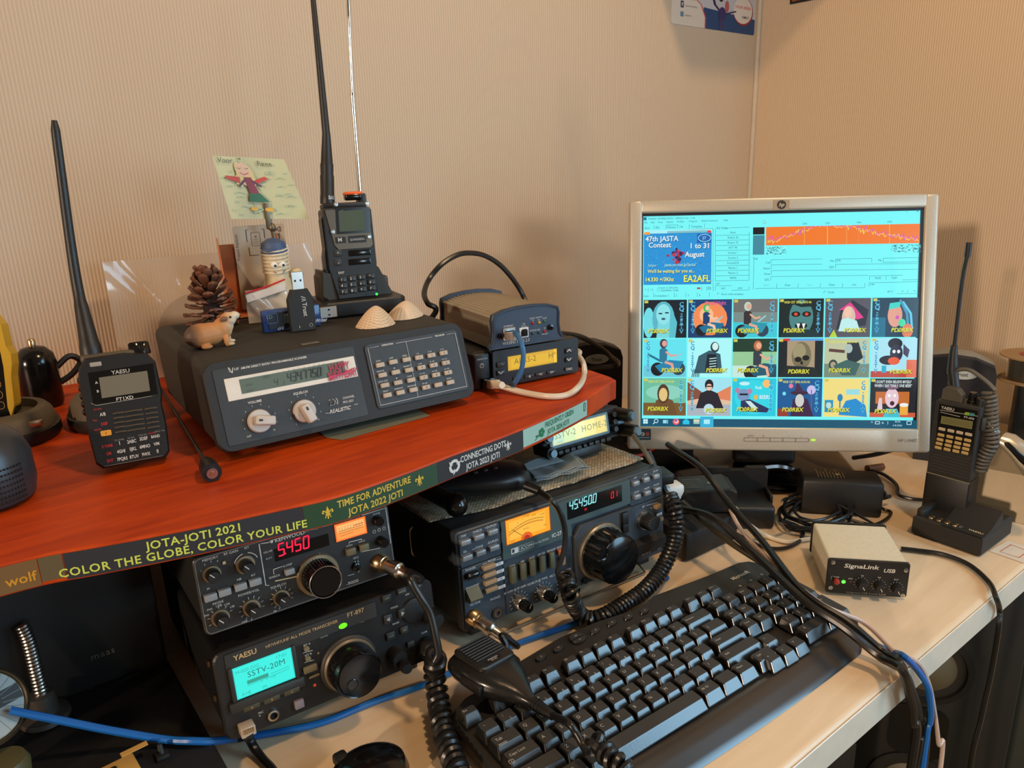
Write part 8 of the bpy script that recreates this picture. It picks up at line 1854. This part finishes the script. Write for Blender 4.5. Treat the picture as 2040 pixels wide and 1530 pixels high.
# adapter plug block leaning on the large black box beside the radio
brick('speaker_box', 'low black box with rounded corners between the wide transceiver and the adapter', 'box', (0.724, 0.536, 0), radians(-2), .100, .110, .040, BLACKM, .006)
ad = thing('power_adapter', 'black plug-in power adapter with printed marks lying on the low black box', 'power adapter', (0.740, 0.556, .041), radians(-38), 0)
mb = MB(); mb.prism([(-.038, .0), (.032, .0), (.035, .006), (.035, .028), (.026, .033), (-.033, .030), (-.038, .024)], -.026, .026, T(0, .026, 0) @ FR, b=.003); mb.build('case', BLACK, ad)
d = D2(lambda u, v, o: (u, v, .0316+.0008*u/.04+o), off=.0008); 
for i in range(5): d.line([(-.030, .012+i*.006), (-.006, .012+i*.006)], .0008, (120, 118, 114))
d.text('CE', .006, .020, .006, (170, 168, 160), 'c', True); d.mb.build('rating_print', PRINT, ad, solid=False)
wa2 = thing('white_adapter', 'small white usb adapter behind the right edge of the wide transceiver', 'adapter', tuple(onz(*Q(255, 400), .07)), radians(-20))
MB().box(0, 0, 0, .030, .022, .020, .003).build('case', mat('bright_white', (226, 226, 222), .35), wa2); MB().box(-.014, -.002, .024, .02, .03, .014, .002).build('black_plug', BLACK, wa2)
MB().box(0, .0, -.040, .012, .012, .062, .002).build('plug_stem', GREYBLK, wa2)
# curved stand / cable hump under the monitor
arch = [onz(*Q(700, 290), .045), onz(*Q(830, 255), .050), onz(*Q(960, 235), .052), onz(*Q(1060, 250), .048), onz(*Q(1160, 300), .034)]
cable('thick_cable', 'thick black cable arching over the monitor foot', arch, .0060, GLOSS, 'cable')
db = thing('digital_box', 'black receiver box with faint lettering behind the monitor foot', 'receiver', (0.845, 0.770, 0), radians(-44))
MB().box(0, .05, .0325, .16, .10, .065, .003).build('case', BLACK, db); d = D2(front(0), off=.0006); d.text('DIGI-BOX', -.045, .040, .0075, (62, 62, 62), 'c'); d.text('TV', .03, .040, .006, (56, 56, 56)); d.mb.build('front_print', PRINT, db, solid=False)
# red and other leads behind the radio head
for i, (pts, r, m_, lab) in enumerate((
    ([(1240, 900), (1262, 908), (1290, 902), (1312, 882), (1325, 850)], .0026, mat('red_lead', (186, 34, 30), .4), 'red lead curling under the monitor left corner'),
    ([(1245, 885), (1268, 893), (1290, 888), (1306, 870)], .0030, CABLE, 'black lead beside the red lead under the monitor left corner'))):
    cable('power_lead', lab, [onz(*p, .05) for p in pts], r, m_, 'cable')
head_c = [onz(1262, 868, .150), onz(1275, 885, .146), onz(1288, 905, .140), onz(1300, 925, .130)]
cable('power_lead', 'grey lead hanging from the knob side of the radio head', head_c, .0030, MATS['cord_grey'])
# tangle of thin black cable
rr = random.Random(12); cc0 = onz(*Q(1240, 580), .004)
pts = []
for k in range(7*12):
    t_ = k/12*2*pi; R_w = .046+.010*sin(k*.37)+.006*rr.random(); pts.append(Vector((cc0.x+R_w*1.10*cos(t_)*.95+.006*sin(k*.21), cc0.y+R_w*.72*sin(t_), .004+.0035*(k//12)*.6+.004*rr.random())))
pts += [onz(*Q(1690, 660), .006), onz(*Q(1740, 720), .004)]
cable('coiled_lead', 'bundle of thin black cable coiled on the desk between cradle and power supply', [onz(*Q(1010, 470), .03), onz(*Q(1080, 450), .02)]+pts, .0019, CABLE, sm=3)
cable('thin_lead', 'thin black lead looping right of the long power supply', [onz(*Q(1640, 470), .02), onz(*Q(1690, 520), .006), onz(*Q(1750, 545), .004), onz(*Q(1720, 590), .004), onz(*Q(1640, 630), .004), onz(*Q(1560, 620), .004), onz(*Q(1450, 590), .006)], .0022, CABLE)
MBk = thing('cable_ties', 'knot of tied black wire beside the long power supply', 'wire', tuple(onz(*Q(1655, 500), 0)))
mb = MB(); pk = [Vector((rr.uniform(-.012, .012), rr.uniform(-.012, .012), rr.uniform(.004, .034))) for _ in range(16)]; mb.tube(pk, .0028, 6, 5); mb.build('knot', CABLE, MBk)
cable('usb_lead', 'brown black lead with plug lying by the monitor shadow right of the power supply', [onz(1728, 935, .006), onz(1760, 945, .006), onz(1785, 965, .004), onz(1790, 985, .004), onz(1812, 993, .004), onz(1840, 996, .004)], .0026, CABLE)
MB().cyl((0, 0, 0), (.028, -.010, 0), .0065, .0055, 14).build('lead_plug', mat('plug_brown', (120, 70, 40), .5), bpy.data.objects['usb_lead'])
cable('desk_lead', 'black lead under the monitor running to the right wall', [onz(1700, 912, .04), onz(1745, 905, .06), onz(1790, 893, .08), onz(1830, 885, .09)], .0034, CABLE)
cable('white_lead', 'pale lead arching from the white adapter down behind the keyboard', [onz(*Q(300, 360), .065), onz(*Q(380, 325), .062), onz(*Q(470, 315), .055), onz(*Q(540, 350), .045), onz(*Q(640, 440), .050), onz(*Q(760, 600), .038), onz(*Q(900, 700), .006), onz(*Q(1020, 740), .004), onz(*Q(1100, 740), .004), onz(*Q(1270, 715), .004)], .0028, WC)
cable('thin_lead', 'black lead curving out of the adapter in front of the cradle', [onz(*Q(700, 690), .012), onz(*Q(800, 745), .004), onz(*Q(900, 785), .004), onz(*Q(1020, 790), .004), onz(*Q(1120, 750), .004), onz(*Q(1155, 690), .004), onz(*Q(1120, 640), .006), onz(*Q(1000, 600), .03)], .0026, CABLE)
# the bundle running over the keyboard corner and down the desk front
V1 = crop(1680, 1200, 4.636)
def over(ptsz, **k): return [onz(*p, z) for p, z in ptsz]
FY_ = .266
def hang(px, y=FY_): return ony(*px, y)
b1 = over([((1330, 885), .10), ((1345, 896), .10), ((1400, 935), .095), ((1450, 1000), .07), ((1520, 1080), .052), ((1600, 1180), .046), ((1690, 1240), .034), ((1760, 1300), .016)])+[hang(V1(520, 560), .265), hang(V1(600, 760), .262), hang(V1(650, 1000), .260), hang(V1(660, 1300), .262), hang(V1(650, 1560), .262), Vector((.72, .29, -.60)), Vector((.76, .33, -.73))]
cable('thick_cable', 'thick black cable from behind the radios crossing the keyboard corner and hanging off the desk', b1, .0040, CABLE, 'cable', group='cables hanging over the desk front')
b2 = over([((1290, 900), .12), ((1340, 1000), .065), ((1420, 1030), .070), ((1500, 1100), .054), ((1600, 1195), .048), ((1680, 1250), .038), ((1755, 1310), .020)])+[hang(V1(540, 620), .256), hang(V1(610, 860), .258), hang(V1(640, 1100), .256), hang(V1(620, 1560), .256), Vector((.68, .27, -.60)), Vector((.66, .33, -.73))]
cable('thick_cable', 'second thick black cable in the bundle, left of the first at the desk edge', b2, .0042, CABLE, 'cable', group='cables hanging over the desk front')
b3 = over([((1360, 1000), .060), ((1440, 1070), .054), ((1530, 1130), .042), ((1620, 1200), .036), ((1700, 1262), .022), ((1765, 1316), .007)])+[hang(V1(560, 640), .266), hang(V1(640, 820), .265), hang(V1(700, 1040), .265), hang(V1(740, 1560), .265), Vector((.72, .26, -.60)), Vector((.70, .24, -.73))]
cable('thick_cable', 'brown black cable in the middle of the bundle at the desk edge', b3, .0036, mat('cable_brown', (48, 42, 30), .4), 'cable', group='cables hanging over the desk front')
b4 = over([((1440, 985), .045), ((1480, 1060), .045), ((1560, 1140), .042), ((1640, 1205), .036), ((1720, 1240), .014), ((1785, 1300), .006)])+[hang(V1(690, 560), .266), hang(V1(790, 760), .263), hang(V1(840, 1000), .262), hang(V1(880, 1300), .262), hang(V1(895, 1560), .262), Vector((.80, .26, -.60)), Vector((.86, .22, -.73))]
cable('white_lead', 'pinkish white lead at the right of the bundle hanging off the desk', b4, .0024, mat('pinkish_white', (206, 178, 160), .45), 'cable')
b5 = over([((1725, 1275), .005), ((1755, 1290), .0045), ((1783, 1300), .0045)])+[hang(V1(560, 500), .2665), hang(V1(680, 620), .262), hang(V1(770, 760), .258), hang(V1(800, 900), .257), hang(V1(800, 1100), .258), hang(V1(730, 1560), .258), Vector((.745, .25, -.60)), Vector((.80, .19, -.73))]
cable('network_cable', 'blue network cable inside the bundle hanging off the desk', b5, .0032, MATS['bright_blue_cable'], 'cable')
b6 = over([((1795, 1093), .004), ((1830, 1097), .004), ((1880, 1105), .004), ((1930, 1125), .004), ((1970, 1160), .004), ((1984, 1190), .004)])+[hang((1991, 1215), .266), hang((1990, 1250), .262), hang((1975, 1340), .262), hang((1955, 1430), .262), hang((1930, 1560), .262), Vector((.95, .26, -.60)), Vector((1.0, .20, -.73))]
cable('power_lead', 'black lead from behind the cream box running over the desk edge at the right', b6, .0030, CABLE)
# ================================================================ under the desk
fs_ = thing('floor_speaker', 'large dim black loudspeaker standing on the floor under the right desk side', 'speaker', (1.075, 0.40, -.74), radians(-62))
BR2 = mat('speaker_black_ash', (30, 28, 24), .5)
MB().box(0, .14, .32, .24, .28, .64, .006).build('cabinet', BR2, fs_)
CN = mat('cone_paper', (92, 82, 58), .55)
for z, r in ((.475, .050), (.255, .050)):
    MB().lathe([(r*1.25, 0), (r*1.25, .004), (r*1.08, .005), (r*1.02, -.002), (r*.55, -.02)], 40, T(0, 0, z) @ RX(pi/2), cap=False).build('driver_ring', BLACK, fs_)
    MB().lathe([(r*.95, -.004), (r*.60, .006), (r*.3, .014), (.0001, .017)], 40, T(0, 0, z) @ RX(pi/2)).build('driver_dome', CN, fs_)
plate(rrect(-.04, .315, .04, .405, .02), .0, -.003).build('terminal_plate', GLOSS, fs_)
for x, z in ((.0, .352), (.0, .330)): MB().lathe([(.008, 0), (.007, .005), (.0001, .006)], 20, T(x, -.003, z) @ RX(pi/2)).build('knob', CN, fs_)
pcx = thing('computer_case', 'dark computer case under the desk left of the loudspeaker', 'computer', (0.80, 0.42, -.74), radians(-10))
MB().box(0, .2, .22, .19, .4, .44, .006).build('case', BLACK, pcx); MB().box(0, -.002, .3, .15, .006, .05, .001).build('drive_front', GREYBLK, pcx)
gc = thing('dark_filler', 'dark grey green block added for a dark surface at the far right under the desk', 'filler', (1.27, 0.44, -.74), radians(-75))
MB().box(0, .08, .34, .40, .16, .68, .01).build('filler', mat('filler_dark_green', (52, 54, 46), .7), gc)  # added dark block, stands in for a dark greenish surface before the pale wall
bx2 = thing('carton', 'light brown flat carton on the floor under the desk', 'box', (1.02, 0.10, -.74), radians(-35))
MB().box(0, .1, .03, .30, .2, .06, .002).build('box', mat('carton_board', (150, 128, 84), .75), bx2)
# ================================================================ left side under the shelf
PL_ = thing('desk_power_supply', 'large matt black power supply with yellow lit button under the shelf left', 'power supply', (-0.030, 0.722, 0), radians(0), radians(0))
PP = Pan(PL_); Y5 = crop(0, 1000, 2.886); Y6 = crop(0, 1340, 4.857)
MB().box(0.0, .12, .098, .29, .24, .196, .004).build('case', mat('matt_black_case', (20, 19, 18), .6, bump=.3, bscale=1500), PL_)
MB().box(0.0, -.111, .013, .29, .22, .026, .003).build('front_ledge', MATS['matt_black_case'], PL_)
d = D2(front(0), off=.0006); u, v = PP.P(Y5(595, 885), 0); d.text('maas', u, v, .0068, (96, 90, 78), 'c', sp=1.1); d.mb.build('front_print', PRINT, PL_, solid=False)
u, v = PP.P(Y5(530, 1105), 0); MB().lathe([(.0065, 0), (.0062, .004), (.0050, .0042), (.0050, .002)], 24, T(u, 0, v) @ RX(pi/2), cap=False).build('button_ring', BRASS, PL_)
d = D2(front(-.0025), off=.0003); d.disc(u, v, .0052, (200, 120, 10)); d.disc(u, v-.0006, .0032, (255, 190, 50)); d.mb.build('lit_button', GLOW, PL_, solid=False)
u, v = PP.P(Y5(708, 1040), 0); MB().lathe([(.0064, 0), (.0062, .003), (.0044, .0032), (.0030, -.001)], 24, T(u, 0, v) @ RX(pi/2), cap=False).build('socket_ring', METAL, PL_)
gl = thing('gooseneck_lamp', 'short ribbed metal gooseneck rising from a dark foot before the power supply', 'lamp', tuple(onz(*Y5(265, 1235), .0272)))
gb = Vector(gl.location)
MB().lathe([(.020, 0), (.019, .004), (.012, .006), (.0105, .024), (.0001, .025)], 28).build('foot', mat('grey_foot', (64, 58, 50), .45), gl)
g_y = gb.y; gp_ = [ony(*Y5(240, 1110), g_y)-gb, ony(*Y5(205, 960), g_y+.004)-gb, ony(*Y5(165, 800), g_y+.008)-gb, ony(*Y5(125, 705), g_y+.010)-gb]
sp_ = spline(gp_, 16); mb = MB(); Ltot = sum((b-a).length for a, b in zip(sp_, sp_[1:])); mb.tube(sp_, 1, 12, 0, taper=lambda t_: .0042+.0010*sin(t_*Ltot/.0030*2*pi)); 
coil(gp_, .0048, .0014, .0032, 6, 10).build('spring_neck', METAL, gl)
# dial gauge at the left margin
dg = thing('dial_gauge', 'round metal rimmed gauge cut by the left photo edge', 'gauge', tuple(att(-6, 1398, .60)), radians(20), radians(35))
MB().lathe([(.030, 0), (.031, .004), (.0285, .007), (.027, .004), (.0001, .004)], 40, T(-.010, 0, 0) @ RX(pi/2)).build('rim', mat('worn_rim', (110, 96, 74), .35, metal=.8), dg)
d = D2(front(-.0045), off=.0004); d.disc(-.010, 0, .0265, (150, 160, 158)); d.rect(-.036, -.006, .016, .006, (46, 44, 40))
for k in range(-5, 6): d.line([(-.010+.012*cos(k*.25), .012*sin(k*.25)), (-.010+.026*cos(k*.25), .026*sin(k*.25))], .0005, (110, 120, 118))
d.mb.build('dial_face', PRINT, dg, solid=False)
MB().cyl((-.010, .002, 0), (-.010, .050, -.030), .008, .008, 16).build('stem', BLACK, dg)
kx = thing('round_knob_box', 'round olive lid at the bottom left corner', 'lid', tuple(onz(8, 1528, .047)))
MB().lathe([(.016, -.02), (.018, 0), (.0155, .006), (.0001, .007)], 36).build('lid', mat('olive_lid', (84, 78, 48), .5), kx)
# yellow labelled box at the bottom
yb_ = thing('yellow_box', 'yellow box with black MIC label at the bottom left', 'box', tuple(onz(*Y6(1280, 900), .0272)), radians(4))
MB().box(-.028, -.012, .006, .060, .024, .012, .001).build('box', mat('mustard_card', (196, 150, 74), .5), yb_)
MB().box(.004, .002, .0125, .020, .005, .001).build('flap', MATS['mustard_card'], yb_)
d = D2(top(.012), off=.0004); d.poly(rrect(-.038, -.016, -.012, -.006, .002), (24, 18, 12)); d.text('MIC', -.025, -.0138, .0055, (196, 190, 170), 'c', True); d.mb.build('label', PRINT, yb_, solid=False)
tgs = thing('toggle_block', 'small dark block with toggle at the bottom left of the desk', 'switch', tuple(onz(*Y6(1570, 810), .0280)))
MB().box(0, 0, .001, .010, .009, .004, .001).build('base', BLACKM, tgs); MB().cyl((0, .001, .002), (0, .003, .010), .0025, .0020, 12).build('lever', GREYBLK, tgs)
# small black thing cut by the lower edge
hdm = thing('black_headset', 'curved glossy black object cut by the lower photo edge in front of the radios', 'headset', tuple(onz(738, 1560, 0)))
mb = MB(); mb.lathe([(.030, 0), (.032, .006), (.029, .016), (.020, .022), (.0001, .024)], 36, Matrix.Diagonal((1.05, .9, 1, 1))); mb.build('shell', GLOSS, hdm)
mb = MB(); mb.box(-.014, .022, .016, .012, .012, .010, .003); mb.build('hinge', BLACK, hdm)
